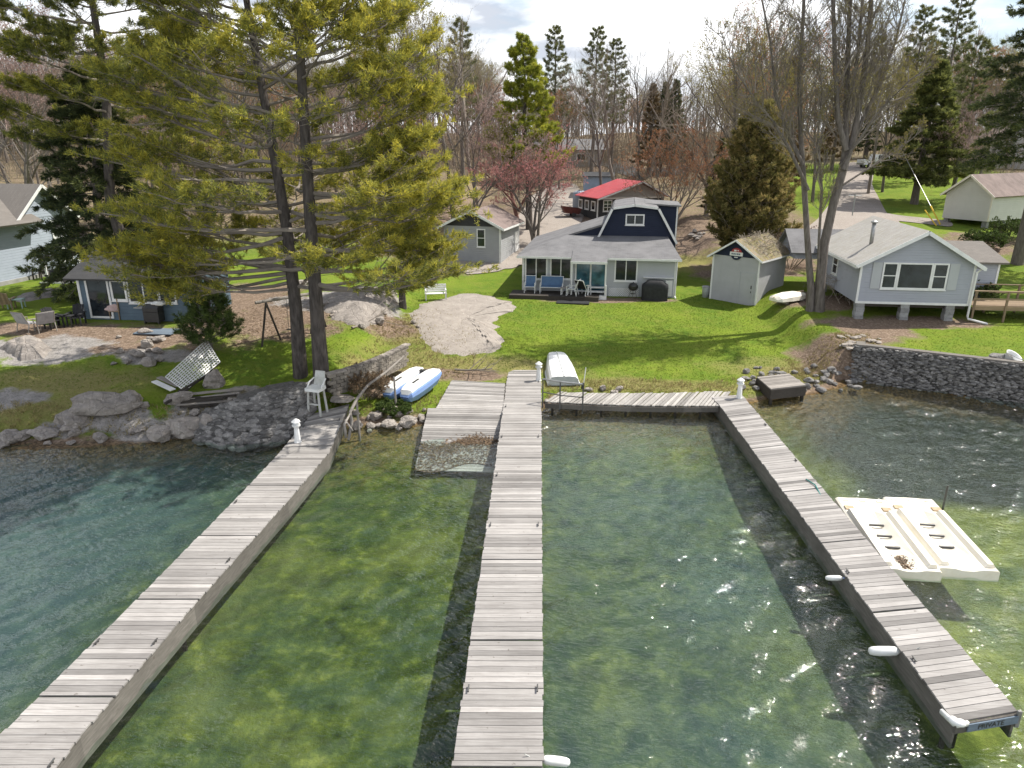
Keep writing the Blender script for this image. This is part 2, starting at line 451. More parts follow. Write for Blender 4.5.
def window(root, o, u, w, h, nv=0, nh=0, fw=0.07, mats=None, name='window', proud=0.05, glass=None, sill=True):
    """framed window on a wall plane: o lower-left corner of the opening (outside of frame), u along the wall"""
    o, u = Vector(o), Vector(u).normalized(); n = Vector((u.y, -u.x, 0)); up = Vector((0, 0, 1))
    fm = mats or M['white']
    mb = MB()
    def bar(a, b, c, d, pr=proud):
        # rectangle a..b along u, c..d along z
        ctr = o + u * ((a + b) / 2) + up * ((c + d) / 2) + n * (pr / 2)
        mb.box(ctr, (b - a, pr, d - c), 0, 0, 0.5, Matrix((u, -n, up)).transposed())
    bar(0, fw, 0, h); bar(w - fw, w, 0, h); bar(fw, w - fw, 0, fw); bar(fw, w - fw, h - fw, h)
    for i in range(nv):
        x = fw + (w - 2 * fw) * (i + 1) / (nv + 1); bar(x - fw * 0.35, x + fw * 0.35, fw, h - fw, proud * 0.7)
    for i in range(nh):
        z = fw + (h - 2 * fw) * (i + 1) / (nh + 1)
        edges = [fw] + [fw + (w - 2 * fw) * (i2 + 1) / (nv + 1) for i2 in range(nv)] + [w - fw]
        for e0, e1 in zip(edges, edges[1:]):
            bar(e0 + (fw * 0.36 if e0 > fw else 0), e1 - (fw * 0.36 if e1 < w - fw else 0), z - fw * 0.3, z + fw * 0.3, proud * 0.65)
    if sill: bar(-0.03, w + 0.03, -0.05, -0.001, proud * 1.5)
    f = mb.build(name, fm, root)
    g = MB()
    ctr = o + u * (w / 2) + up * (h / 2) + n * (proud * 0.25)
    g.box(ctr, (w - 2 * fw, proud * 0.3, h - 2 * fw), 0, 0, 0.5, Matrix((u, -n, up)).transposed())
    g.build('pane', glass or M['glass'], f)
    return f

def drape(name, poly, step, off, m, kind='structure', label=None):
    bm = bmesh.new()
    vs = [bm.verts.new((x, y, 0)) for x, y in poly]
    bm.faces.new(vs)
    xs = [p[0] for p in poly]; ys = [p[1] for p in poly]
    def cuts(lo, hi, no):
        v = math.ceil(lo / step) * step
        while v < hi:
            bmesh.ops.bisect_plane(bm, geom=bm.verts[:] + bm.edges[:] + bm.faces[:], plane_co=(v if no[0] else 0, v if no[1] else 0, 0), plane_no=no)
            v += step
    cuts(min(xs), max(xs), (1, 0, 0)); cuts(min(ys), max(ys), (0, 1, 0))
    for v in bm.verts: v.co.z = height(v.co.x, v.co.y) + off
    bmesh.ops.recalc_face_normals(bm, faces=bm.faces)
    if bm.faces and sum(f.normal.z for f in bm.faces) < 0: bmesh.ops.reverse_faces(bm, faces=bm.faces[:])
    me = bpy.data.meshes.new(name); bm.to_mesh(me); bm.free(); me.materials.append(m)
    o = bpy.data.objects.new(name, me); COL.objects.link(o); tag(o, label, kind=kind)
    return o

def blob(pts, seed, amp=0.25, sub=5):
    """round off a polygon into a wavy outline"""
    n = len(pts); out = []
    P = [Vector((p[0], p[1], 0)) for p in pts]
    for i in range(n):
        a, b, c, d = P[i - 1], P[i], P[(i + 1) % n], P[(i + 2) % n]
        for k in range(sub):
            t = k / sub
            q = 0.5 * ((2 * b) + (c - a) * t + (2 * a - 5 * b + 4 * c - d) * t * t + (3 * b - a - 3 * c + d) * t ** 3)
            out.append((q.x + amp * nz(q.x, q.y, 1.3, seed), q.y + amp * nz(q.x, q.y, 1.3, seed + 9)))
    return out
# ------------------------------------------------------------------ ground
def ell(px, py, rx, ry):
    p = at(px, py); return (p.x, p.y, rx, ry)
DIRT = [ell(262, 315, 5.0, 4.5), ell(235, 300, 4, 5), ell(120, 335, 4.5, 2.2), ell(70, 345, 4, 1.6), ell(835, 345, 1.9, 2.6), ell(870, 330, 2.0, 3.0), ell(905, 322, 5.0, 1.4),
        ell(370, 315, 2.6, 2.2), ell(440, 262, 6, 4), ell(690, 245, 3.0, 5.0), ell(815, 300, 2.6, 2.6), ell(985, 245, 5, 4), ell(455, 375, 2.6, 0.9), ell(395, 385, 1.6, 1.5),
        ell(600, 300, 5.2, 0.9), ell(590, 165, 14, 9), ell(760, 265, 5, 4), ell(450, 205, 9, 12), ell(560, 215, 10, 9), ell(20, 330, 3, 1.2), ell(170, 340, 3, 1.6), ell(690, 225, 3, 5)]
ROCK = [ell(30, 350, 4.0, 1.8), ell(105, 412, 2.0, 0.8), ell(75, 424, 1.5, 0.6), ell(150, 432, 1.6, 0.7), ell(205, 412, 1.6, 0.9), ell(240, 405, 1.6, 1.2), ell(10, 400, 2, 1), ell(62, 262, 3, 1.0), ell(340, 300, 4, 3), ell(150, 355, 2.5, 1)]
DRY = [ell(20, 400, 4, 2.0), ell(400, 370, 3.0, 2.0), ell(470, 365, 6, 1.6), ell(850, 375, 2.2, 2.6), ell(640, 385, 6, 0.9), ell(800, 370, 4, 1.6), ell(620, 165, 30, 8), ell(480, 230, 8, 10), ell(690, 260, 5, 5), ell(60, 385, 4, 2), ell(430, 330, 3, 4)]

def mask(lst, x, y, seed):
    m = 0.0
    for cx, cy, rx, ry in lst:
        q = ((x - cx) / rx) ** 2 + ((y - cy) / ry) ** 2
        if q < 2.6: m = max(m, 1.0 - q * 0.62 + 0.45 * nz(x, y, 0.9, seed))
    return min(1.0, max(0.0, m))

def ground():
    xs = [-620, -420, -300, -220, -160, -120, -95, -80, -68] + [-60 + i * 1.5 for i in range(17)] + [-34.5 + i * 0.3 for i in range(231)] + [36 + i * 1.6 for i in range(30)] + [88, 100, 120, 150, 200, 280, 400, 620]
    ys = [-60, -30, -12] + [-6 + i * 0.9 for i in range(26)] + [17.5 + i * 0.22 for i in range(90)] + [37.4 + i * 0.35 for i in range(40)] + [51.6 + i * 0.8 for i in range(40)] + [84 + i * 2.5 for i in range(20)] + [140, 160, 200, 260, 360, 520, 800]
    V = []; a1 = []; a2 = []; a3 = []; a4 = []; a5 = []
    for y in ys:
        for x in xs:
            V.append((x, y, height(x, y)))
            near = -40 < x < 95 and y < 150
            d = y - shore(x)
            a1.append(mask(ROCK, x, y, 11) if near else 0)
            a2.append(max(mask(DIRT, x, y, 12) if near else 0, 0.9 * ss(1.4, 0.2, d + 0.6 * nz(x, y, 1.1, 6)) if d > -1.2 else 0, 0.62 * ss(54, 64, y + 6 * nz(x, y, 0.08, 8)) * (1 - ss(24, 28, x) * ss(62, 56, x) * ss(112, 100, y)) * (1 - ss(11, 13, x) * ss(20, 17, x) * ss(58, 54, y))))
            a3.append(max(mask(DRY, x, y, 13) if near else 0, 0.6 * ss(50, 62, y) * (1 - ss(24, 28, x) * ss(62, 56, x))))
            a5.append(ss(9.0, 11.5, x + 1.2 * nz(x, y, 0.4, 15)) * ss(19.6, 21.6, y + 1.2 * nz(x, y, 0.35, 16) - 0.12 * (x - 9)) if 5 < y < 40 else 0)  # dark of deep water painted into the bed colour, right back
            a4.append(max(0.62 * ss(-0.3, 0.6, x) * ss(8.4, 7.2, x) * (0.7 + 0.8 * nz(x, y, 0.3, 17)), 0) + ss(-8.5, -13, x + 2.2 * nz(x, y, 0.25, 14) + 0.25 * (16 - y)) )  # centre pool: cloud reflection painted into the bed as teal; left: silt
    nx = len(xs)
    F = [(j * nx + i, j * nx + i + 1, (j + 1) * nx + i + 1, (j + 1) * nx + i) for j in range(len(ys) - 1) for i in range(nx - 1)]
    me = bpy.data.meshes.new('ground'); me.from_pydata(V, [], F); me.update()
    for nme, arr in (('rock', a1), ('dirt', a2), ('dry', a3), ('silt_sheen', a4), ('deepdark', a5)):
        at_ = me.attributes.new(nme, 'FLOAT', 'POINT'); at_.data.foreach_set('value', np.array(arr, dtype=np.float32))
    me.polygons.foreach_set('use_smooth', np.ones(len(F), dtype=bool))
    k = NT('ground'); p = k.pos()
    sep = k.n('ShaderNodeSeparateXYZ'); k.l(p, sep.inputs[0])
    n1 = k.noise(p, 0.35, 6, 0.6); n2 = k.noise(p, 2.6, 6, 0.7); n3 = k.noise(p, 14, 5, 0.75)
    g = k.mix(k.ramp(n1, [(0.36, 0.0), (0.64, 1.0)]), (0.085, 0.165, 0.016), (0.19, 0.265, 0.024))
    nb = k.noise(p, 1.1, 6, 0.7); g = k.mix(k.ramp(nb, [(0.5, 0.0), (0.68, 0.6)]), g, (0.26, 0.245, 0.06)); g = k.mix(k.ramp(k.noise(p, 0.8, 5, 0.7), [(0.56, 0.0), (0.66, 0.45)]), g, (0.065, 0.125, 0.014))
    g = k.mix(k.ramp(n2, [(0.35, 0.0), (0.75, 1.0)]), g, (0.175, 0.215, 0.028))
    g = k.mix(k.math('MULTIPLY', k.ramp(n3, [(0.36, 1.0), (0.6, 0.0)]), 0.35), g, (0.065, 0.10, 0.014))
    def edge(a, w=0.28, c=0.5):
        v = k.math('ADD', k.attr(a), k.math('MULTIPLY', k.math('SUBTRACT', n2, 0.5), 0.75))
        return k.ramp(v, [(c - w / 2, 0.0), (c + w / 2, 1.0)])
    dry = k.mix(k.ramp(n3, [(0.3, 0.0), (0.7, 1.0)]), (0.17, 0.13, 0.055), (0.34, 0.285, 0.13))
    g = k.mix(k.math('MULTIPLY', edge('dry', 0.7), 0.72), g, dry)
    leaf = k.n('ShaderNodeTexVoronoi', i_Scale=14.0); k.l(p, leaf.inputs['Vector'])
    lc = k.n('ShaderNodeSeparateColor'); k.l(leaf.outputs['Color'], lc.inputs[0])
    dirt = k.ramp(lc.outputs[0], [(0.0, (0.085, 0.062, 0.045)), (0.4, (0.18, 0.125, 0.085)), (0.75, (0.27, 0.20, 0.145)), (1.0, (0.38, 0.29, 0.215))])
    dirt = k.mix(0.45, dirt, k.mix(n2, (0.10, 0.075, 0.055), (0.30, 0.22, 0.165)))
    g = k.mix(edge('dirt', 0.35), g, dirt)
    rk = k.mix(k.ramp(n2, [(0.3, 0.0), (0.7, 1.0)]), (0.20, 0.185, 0.17), (0.40, 0.37, 0.345))
    rk = k.mix(k.ramp(n3, [(0.52, 0.0), (0.62, 0.7)]), rk, (0.11, 0.105, 0.095))
    g = k.mix(edge('rock', 0.2, 0.55), g, rk)
    # lake bed: weed beds, silt with painted reflection, painted deep-water dark, brown leaf litter along the edge
    b1 = k.noise(p, 0.55, 5, 0.6); b2 = k.noise(k.mix(0.22, p, k.noise(p, 1.2, 3, 0.6, 1)), 2.3, 5, 0.6); b3 = k.noise(p, 4.5, 3, 0.6)
    bed = k.ramp(b2, [(0.32, (0.014, 0.024, 0.008)), (0.45, (0.055, 0.078, 0.016)), (0.57, (0.115, 0.14, 0.026)), (0.74, (0.26, 0.265, 0.058))])
    bed = k.mix(k.math('MULTIPLY', k.ramp(b3, [(0.42, 0.85), (0.6, 0.0)]), 0.7), bed, (0.035, 0.052, 0.014))
    right = k.ramp(k.math('MULTIPLY', sep.outputs[0], 0.05), [(0.40, 0.0), (0.52, 1.0)])
    bed = k.mix(k.math('MULTIPLY', right, 0.6), bed, k.mix(b2, (0.12, 0.14, 0.03), (0.42, 0.41, 0.12)))
    bed = k.mix(k.ramp(b1, [(0.44, 0.0), (0.66, 0.8)]), bed, k.mix(b2, (0.018, 0.036, 0.022), (0.085, 0.12, 0.055)))
    b0 = k.noise(p, 0.22, 4, 0.55); bed = k.mix(k.ramp(b0, [(0.5, 0.0), (0.68, 0.5)]), bed, k.mix(b2, (0.10, 0.118, 0.03), (0.27, 0.27, 0.08)))
    silt_sheen = k.mix(b2, (0.018, 0.038, 0.055), (0.105, 0.15, 0.135))  # silt tone, darkened to paint in the navy reflection at left
    bed = k.mix(k.math('MULTIPLY', k.attr('silt_sheen'), 0.93), bed, silt_sheen)
    bed = k.mix(k.math('MULTIPLY', k.attr('deepdark'), 0.95), bed, k.mix(b2, (0.012, 0.018, 0.018), (0.05, 0.055, 0.045)))
    edgeb = k.ramp(k.math('ADD', sep.outputs[2], k.math('MULTIPLY', k.math('SUBTRACT', n2, 0.5), 0.35)), [(0.0, 0.0), (1.0, 1.0)])
    shal = k.math('ADD', k.math('MULTIPLY', sep.outputs[2], 2.2), 1.35)
    shal = k.math('ADD', shal, k.math('MULTIPLY', k.math('SUBTRACT', n2, 0.5), 1.6), True)
    bed = k.mix(k.math('MULTIPLY', shal, 0.8), bed, k.mix(k.ramp(lc.outputs[0], [(0.2, 0.0), (0.9, 1.0)]), (0.07, 0.043, 0.018), (0.24, 0.145, 0.06)))
    under = k.ramp(sep.outputs[2], [(0.0, 1.0), (0.06, 0.0)])
    col = k.mix(under, g, bed)
    h = k.math('ADD', n3, k.math('MULTIPLY', n2, 1.2))
    nrm = k.bump(h, 0.75, 0.07)
    k.done(k.principled(col, 0.95, 0.12, 0, nrm))
    me.materials.append(k.m)
    o = bpy.data.objects.new('ground', me); COL.objects.link(o); tag(o, kind='structure')

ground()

# ------------------------------------------------------------------ water
def water():
    k = NT('lake_water'); p = k.pos()
    rv = k.n('ShaderNodeMapping'); rv.inputs['Rotation'].default_value = (0, 0, 0.2); k.l(p, rv.inputs[0]); p2 = rv.outputs[0]
    v1 = k.scalev(p2, 0.6, 1.3, 1)
    big = k.noise(p, 0.14, 3, 0.5)
    w1 = k.noise(v1, 2.4, 2, 0.5); w2 = k.noise(k.scalev(p2, 0.8, 1.5, 1), 6.5, 2, 0.5); w3 = k.noise(p, 1.0, 2, 0.5)
    h = k.math('ADD', k.math('MULTIPLY', w1, 1.0), k.math('ADD', k.math('MULTIPLY', w2, 0.30), k.math('MULTIPLY', w3, 1.0)))
    h = k.math('MULTIPLY', h, k.math('ADD', 0.15, k.math('MULTIPLY', big, 1.6)))
    nrm = k.bump(w2, 1.0, 0.045)
    fr = k.n('ShaderNodeFresnel'); k.l(nrm, fr.inputs['Normal'])
    bf = k.n('ShaderNodeNewGeometry').outputs['Backfacing']
    k.l(k.math('SUBTRACT', 1.52, k.math('MULTIPLY', bf, 1.52 - 1 / 1.52)), fr.inputs['IOR'])   # same reflectance seen from below, no total reflection
    gl = k.n('ShaderNodeBsdfGlossy', i_Roughness=0.03); k.l(nrm, gl.inputs['Normal'])
    gl.inputs[0].default_value = (1, 1, 1, 1)
    tr = k.n('ShaderNodeBsdfTransparent'); tr.inputs[0].default_value = (0.88, 0.96, 0.92, 1)
    mx = k.n('ShaderNodeMixShader'); k.l(fr.outputs[0], mx.inputs[0]); k.l(tr.outputs[0], mx.inputs[1]); k.l(gl.outputs[0], mx.inputs[2])
    k.done(mx.outputs[0])
    me = bpy.data.meshes.new('water')
    # wavelets as real geometry: a sum of short wind waves over the near water, flat beyond
    x0, x1, y0, y1, st = -26.0, 25.0, 6.4, 32.6, 0.085
    nx, ny = int((x1 - x0) / st) + 1, int((y1 - y0) / st) + 1
    gx, gy = np.meshgrid(np.linspace(x0, x1, nx), np.linspace(y0, y1, ny))
    ng = np.random.default_rng(12); Z = np.zeros_like(gx)
    for i in range(42):
        lam = 0.34 * (5.0 ** ng.random()); kk = 2 * math.pi / lam; th = -1.15 + ng.normal() * 0.62
        Z += (0.052 * (1.35 if lam < 0.8 else 0.7) / kk) * np.sin(kk * (gx * math.cos(th) + gy * math.sin(th)) + 0.5 * np.sin(gx * 0.31 + gy * 0.23 + i) + ng.uniform(0, 6.28))
    pat = 0.75 + 0.35 * np.sin(gx * 0.33 + 1.7 * np.sin(gy * 0.21)) * np.sin(gy * 0.41 + 1.3 * np.sin(gx * 0.17))
    edge = np.clip(np.minimum(np.minimum(gx - x0, x1 - gx), np.minimum(gy - y0, y1 - gy)) / 2.0, 0, 1)
    Z *= pat * edge
    V = np.stack([gx, gy, Z], -1).reshape(-1, 3).tolist()
    idx = np.arange(nx * ny).reshape(ny, nx)
    F = np.stack([idx[:-1, :-1], idx[:-1, 1:], idx[1:, 1:], idx[1:, :-1]], -1).reshape(-1, 4).tolist()
    b = len(V); V += [(-600, -60, 0), (600, -60, 0), (600, 36, 0), (-600, 36, 0)]
    c = [int(idx[0, 0]), int(idx[0, -1]), int(idx[-1, -1]), int(idx[-1, 0])]
    F += [[b, b + 1] + [int(v) for v in idx[0, ::-1]], [b + 1, b + 2] + [int(v) for v in idx[::-1, -1]], [b + 2, b + 3] + [int(v) for v in idx[-1, :]], [b + 3, b] + [int(v) for v in idx[:, 0]]]
    me.from_pydata(V, [], F); me.materials.append(k.m)
    me.polygons.foreach_set('use_smooth', np.ones(len(F), dtype=bool))
    o = bpy.data.objects.new('water', me); COL.objects.link(o); tag(o, kind='structure')
water()

# ------------------------------------------------------------------ sky and sun
SUN_EL, SUN_AZ = RAD(55), math.atan2(0.91, 0.41)      # azimuth measured from +Y towards +X
def sky():
    w = bpy.data.worlds.new('World'); SC.world = w; w.use_nodes = True
    t = w.node_tree; t.nodes.clear()
    out = t.nodes.new('ShaderNodeOutputWorld'); bg = t.nodes.new('ShaderNodeBackground'); bg.inputs[1].default_value = 0.112
    st = t.nodes.new('ShaderNodeTexSky'); st.sky_type = 'NISHITA'; st.sun_disc = False
    st.sun_elevation = SUN_EL; st.sun_rotation = SUN_AZ; st.altitude = 100; st.dust_density = 1.2
    tc = t.nodes.new('ShaderNodeTexCoord')
    mp = t.nodes.new('ShaderNodeMapping'); mp.inputs['Scale'].default_value = (1, 1, 3.2); t.links.new(tc.outputs['Generated'], mp.inputs[0])
    def noise(s, d, off):
        m2 = t.nodes.new('ShaderNodeMapping'); m2.inputs['Location'].default_value = off; t.links.new(mp.outputs[0], m2.inputs[0])
        n = t.nodes.new('ShaderNodeTexNoise'); n.inputs['Scale'].default_value = s; n.inputs['Detail'].default_value = d; n.inputs['Roughness'].default_value = 0.55
        t.links.new(m2.outputs[0], n.inputs['Vector']); return n.outputs[0]
    def ramp(f, stops):
        r = t.nodes.new('ShaderNodeValToRGB')
        while len(r.color_ramp.elements) < len(stops): r.color_ramp.elements.new(0.5)
        for e, (p, c) in zip(r.color_ramp.elements, stops): e.position = p; e.color = (c + (1,)) if isinstance(c, tuple) else (c, c, c, 1)
        t.links.new(f, r.inputs[0]); return r.outputs[0]
    cover = ramp(noise(3.1, 8, (0.3, 0.1, 0.2)), [(0.36, 0.0), (0.50, 1.0)])
    shade = ramp(noise(5.6, 7, (2.3, 1.1, 0.6)), [(0.40, (11.5, 11.6, 11.8)), (0.50, (8.4, 8.6, 8.9)), (0.62, (4.7, 5.05, 5.7))])
    sep = t.nodes.new('ShaderNodeSeparateXYZ'); t.links.new(tc.outputs['Generated'], sep.inputs[0])
    el = ramp(sep.outputs[2], [(0.5, 1.0), (0.85, 0.2)])
    mm = t.nodes.new('ShaderNodeMath'); mm.operation = 'MULTIPLY'; t.links.new(cover, mm.inputs[0]); t.links.new(el, mm.inputs[1])
    mx = t.nodes.new('ShaderNodeMix'); mx.data_type = 'RGBA'
    t.links.new(mm.outputs[0], mx.inputs[0]); t.links.new(st.outputs[0], mx.inputs[6]); t.links.new(shade, mx.inputs[7])
    t.links.new(mx.outputs[2], bg.inputs[0]); t.links.new(bg.outputs[0], out.inputs[0])
    L = bpy.data.lights.new('sun', 'SUN'); L.energy = 4.9; L.angle = RAD(0.53); L.color = (1.0, 0.955, 0.87)
    o = bpy.data.objects.new('sun', L); COL.objects.link(o)
    d = Vector((math.sin(SUN_AZ) * math.cos(SUN_EL), math.cos(SUN_AZ) * math.cos(SUN_EL), math.sin(SUN_EL)))
    o.rotation_euler = d.to_track_quat('Z', 'Y').to_euler(); o.location = (40, 40, 60)
sky()

# ------------------------------------------------------------------ docks
def lerp(a, b, t): return a + (b - a) * t
def dock(name, label, rails, zt=0.48, seam=3.1, seed=1, sideL=True, sideR=True, pile_every=5.5, light_right=False, endcap=True):
    """rails: list of (left point, right point) from the near (lake) end to the shore"""
    rg = random.Random(seed)
    l0, r0 = rails[0]
    t = thing(name, label, 'dock', (l0[0], l0[1], 0))
    deck = MB(); side = MB(); sider = MB()
    run = 0.0; nextseam = seam; jog = 0.0
    for (la, ra), (lb, rb) in zip(rails, rails[1:]):
        la, ra, lb, rb = [Vector((p[0], p[1], 0)) for p in (la, ra, lb, rb)]
        L = ((la + ra) / 2 - (lb + rb) / 2).length
        n = max(1, int(L / 0.152))
        for i in range(n):
            t0 = i / n; t1 = (i + 1) / n
            g = 0.011 / L
            seamhere = False
            if run > nextseam: nextseam += seam * rg.uniform(0.92, 1.08); seamhere = True; jog = rg.uniform(-0.015, 0.015)
            run += L / n
            a = t0 + (0.05 / L if seamhere else g / 2); b = t1 - g / 2
            zz = zt + rg.uniform(-0.003, 0.003) + jog * 0.2
            ex = [rg.uniform(-0.012, 0.022) for _ in range(2)]; sk = rg.uniform(-0.006, 0.006)
            c0, c1, c2, c3 = lerp(la, lb, a), lerp(ra, rb, a), lerp(ra, rb, b), lerp(la, lb, b)
            u = (c1 - c0).normalized()
            c0 = c0 - u * ex[0]; c3 = c3 - u * ex[0]; c1 = c1 + u * ex[1]; c2 = c2 + u * ex[1]
            dz = rg.uniform(-0.002, 0.002)
            vt = [(c.x, c.y + (sk if j in (1, 2) else 0), zz + (dz if j in (1, 2) else 0)) for j, c in enumerate((c0, c1, c2, c3))]
            vb = [(x, y, z - 0.038) for x, y, z in vt]
            deck.add(vt + vb, [(0, 1, 2, 3), (7, 6, 5, 4), (0, 4, 5, 1), (1, 5, 6, 2), (2, 6, 7, 3), (3, 7, 4, 0)], 0, min(1, max(0, rg.gauss(0.55, 0.25))))
        u = ((ra - la).normalized())
        def beam(p, q, mb):
            mb.beam((p.x, p.y, zt - 0.33), (q.x, q.y, zt - 0.33), 0.045, 0.56, 0, rg.random())
        beam(la + u * 0.03, lb + u * 0.03, side)
        beam(ra - u * 0.03, rb - u * 0.03, sider)
    deck.build('decking', M['dock'], t, world=True)
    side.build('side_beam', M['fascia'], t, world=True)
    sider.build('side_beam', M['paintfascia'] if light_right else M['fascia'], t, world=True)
    # cleats bolted along the edges, by the seams
    Lt = 0; acc = [0]
    for (la, ra), (lb, rb) in zip(rails, rails[1:]):
        Lt += (Vector((la[0] + ra[0], la[1] + ra[1], 0)) / 2 - Vector((lb[0] + rb[0], lb[1] + rb[1], 0)) / 2).length; acc.append(Lt)
    s = 1.6
    while s < Lt - 1.0:
        k = max(i for i in range(len(rails) - 1) if acc[i] <= s); f = (s - acc[k]) / (acc[k + 1] - acc[k])
        for e, w in ((0, 0.1), (1, -0.1)):
            if rg.random() < 0.3: continue
            a_ = Vector((rails[k][e][0], rails[k][e][1], 0)); b_ = Vector((rails[k + 1][e][0], rails[k + 1][e][1], 0))
            c_ = lerp(a_, b_, f) + Vector((w, 0, zt)); d_ = (b_ - a_).normalized()
            cm = MB(); cm.beam(c_ - d_ * 0.09 + Vector((0, 0, 0.05)), c_ + d_ * 0.09 + Vector((0, 0, 0.05)), 0.025, 0.02)
            for o_ in (-0.04, 0.04): cm.box(tuple(c_ + d_ * o_ + Vector((0, 0, 0.02))), (0.025, 0.025, 0.05))
            cm.build('cleat', M['steel'], t, world=True)
        s += 3.1
    # piles, stringers below
    st = MB()
    for (la, ra), (lb, rb) in zip(rails, rails[1:]):
        la, ra, lb, rb = [Vector((p[0], p[1], 0)) for p in (la, ra, lb, rb)]
        st.beam(Vector((0, 0, zt - 0.13)) + (la + ra) / 2, Vector((0, 0, zt - 0.13)) + (lb + rb) / 2, 0.06, 0.16)
    st.build('stringer', M['darkwood'], t, world=True)
    dist = 0.8
    for (la, ra), (lb, rb) in zip(rails, rails[1:]):
        la, ra, lb, rb = [Vector((p[0], p[1], 0)) for p in (la, ra, lb, rb)]
        L = (la - lb).length
        while dist < L:
            f = dist / L
            u = (ra - la).normalized()
            for c in (lerp(la, lb, f) + u * 0.55, lerp(ra, rb, f) - u * 0.55):
                bz = height(c.x, c.y) - 0.2
                if bz < 0.25:
                    pm = MB(); pm.tube([(c.x, c.y, bz), (c.x, c.y, zt - 0.06)], 0.055, 8)
                    pm.build('pile', M['darkwood'], t, world=True)
            dist += pile_every
        dist -= L
    return t

ZD = 0.48
def q(px, py, z=0.48):
    v = pix(px, py, z); return (v.x, v.y)
CD = [((-1.37, 3.2), (0.15, 3.2)), (q(452, 768), q(543, 768)), (q(483.5, 550), q(542, 550)), (q(508.5, 370), q(541, 370))]
dock('dock', 'long weathered plank dock straight down the middle beside the sunken launch ramp', CD, seed=3)
LD = [(q(-120, 855), q(-10, 855)), (q(0, 735), q(80, 735)), (q(132, 604), q(194, 604)), (q(235, 500), q(288, 500)), (q(280, 452), q(329, 452)), (q(312, 414), q(349, 404))]
dock('dock', 'bent weathered plank dock running out from the big twin pine and rubble wall', LD, seed=5)
RD = [(q(955, 722), q(1018, 711)), (q(855, 588), q(905, 584)), (q(720, 405.5), q(748, 402)), (q(712, 397), q(742, 394.5))]
rdock = dock('dock', 'weathered plank dock beside the cream floating boat ports, with sign on its end', RD, seed=9)

# details of the dock ends
def dock_end():
    p0 = Vector(q(955, 722) + (0,)); p1 = Vector(q(1018, 711) + (0,))
    u = (p1 - p0).normalized(); n = Vector((u.y, -u.x, 0))
    zt = ZD
    mb = MB(); mb.beam(p0 + n * 0.02 + Vector((0, 0, zt - 0.14)), p1 + n * 0.02 + Vector((0, 0, zt - 0.14)), 0.045, 0.2)
    mb.build('end_beam', M['fascia'], rdock, world=True)
    # sign board
    w = (p1 - p0).length
    s = thing('name_board', 'blue grey painted board reading PRIVATE on the end of the dock', 'sign', tuple(p0 + u * 0.24 + n * 0.05 + Vector((0, 0, zt - 0.215))), math.atan2(u.y, u.x))
    b = MB(); b.box((w * 0.41, -0.012, 0.085), (w * 0.82, 0.024, 0.17)); b.build('board', M['bluewood'], s)
    cu = bpy.data.curves.new('lettering', 'FONT'); cu.body = 'PRIVATE'; cu.size = 0.15; cu.extrude = 0.003; cu.align_x = 'CENTER'; cu.align_y = 'CENTER'
    cu.materials.append(M['blackmetal'])
    tmp = bpy.data.objects.new('lettering_curve', cu); COL.objects.link(tmp)
    bpy.context.view_layer.update()
    me = bpy.data.meshes.new_from_object(tmp.evaluated_get(bpy.context.evaluated_depsgraph_get()))
    bpy.data.objects.remove(tmp)
    lo = bpy.data.objects.new('lettering', me); COL.objects.link(lo); lo.parent = s
    lo.location = (w * 0.36, -0.028, 0.085); lo.rotation_euler = (RAD(90), 0, 0)
    # plastic corner bumper
    c = MB()
    for k in range(6):
        a = RAD(180 + 18 * k)
        c.lump(p0 + u * (0.09 + 0.09 * math.cos(a)) + n * (-0.05 - 0.09 * math.sin(a)) + Vector((0, 0, zt + 0.0)), 0.085, k, (1, 1, 0.8), 2, cuts=0, rough=0)
    c.beam(p0 + n * 0.045 + Vector((0, 0, zt - 0.03)), p0 + u * 0.24 + n * 0.045 + Vector((0, 0, zt - 0.03)), 0.05, 0.09)
    c.beam(p0 - u * 0.03 + n * 0.03 + Vector((0, 0, zt - 0.02)), p0 - u * 0.03 - n * 0.3 + Vector((0, 0, zt - 0.02)), 0.05, 0.09)
    tag(c.build('corner_bumper', M['whiteplastic'], None, loc=tuple(p0), smooth=True), 'white plastic corner bumper on the sign end of the dock', 'bumper')
    pm = MB(); e = p1 + n * 0.05 - u * 0.02
    pm.box((e.x, e.y, zt - 0.13), (0.07, 0.05, 0.36)); pm.build('end_post', M['paintfascia'], rdock, world=True)
dock_end()

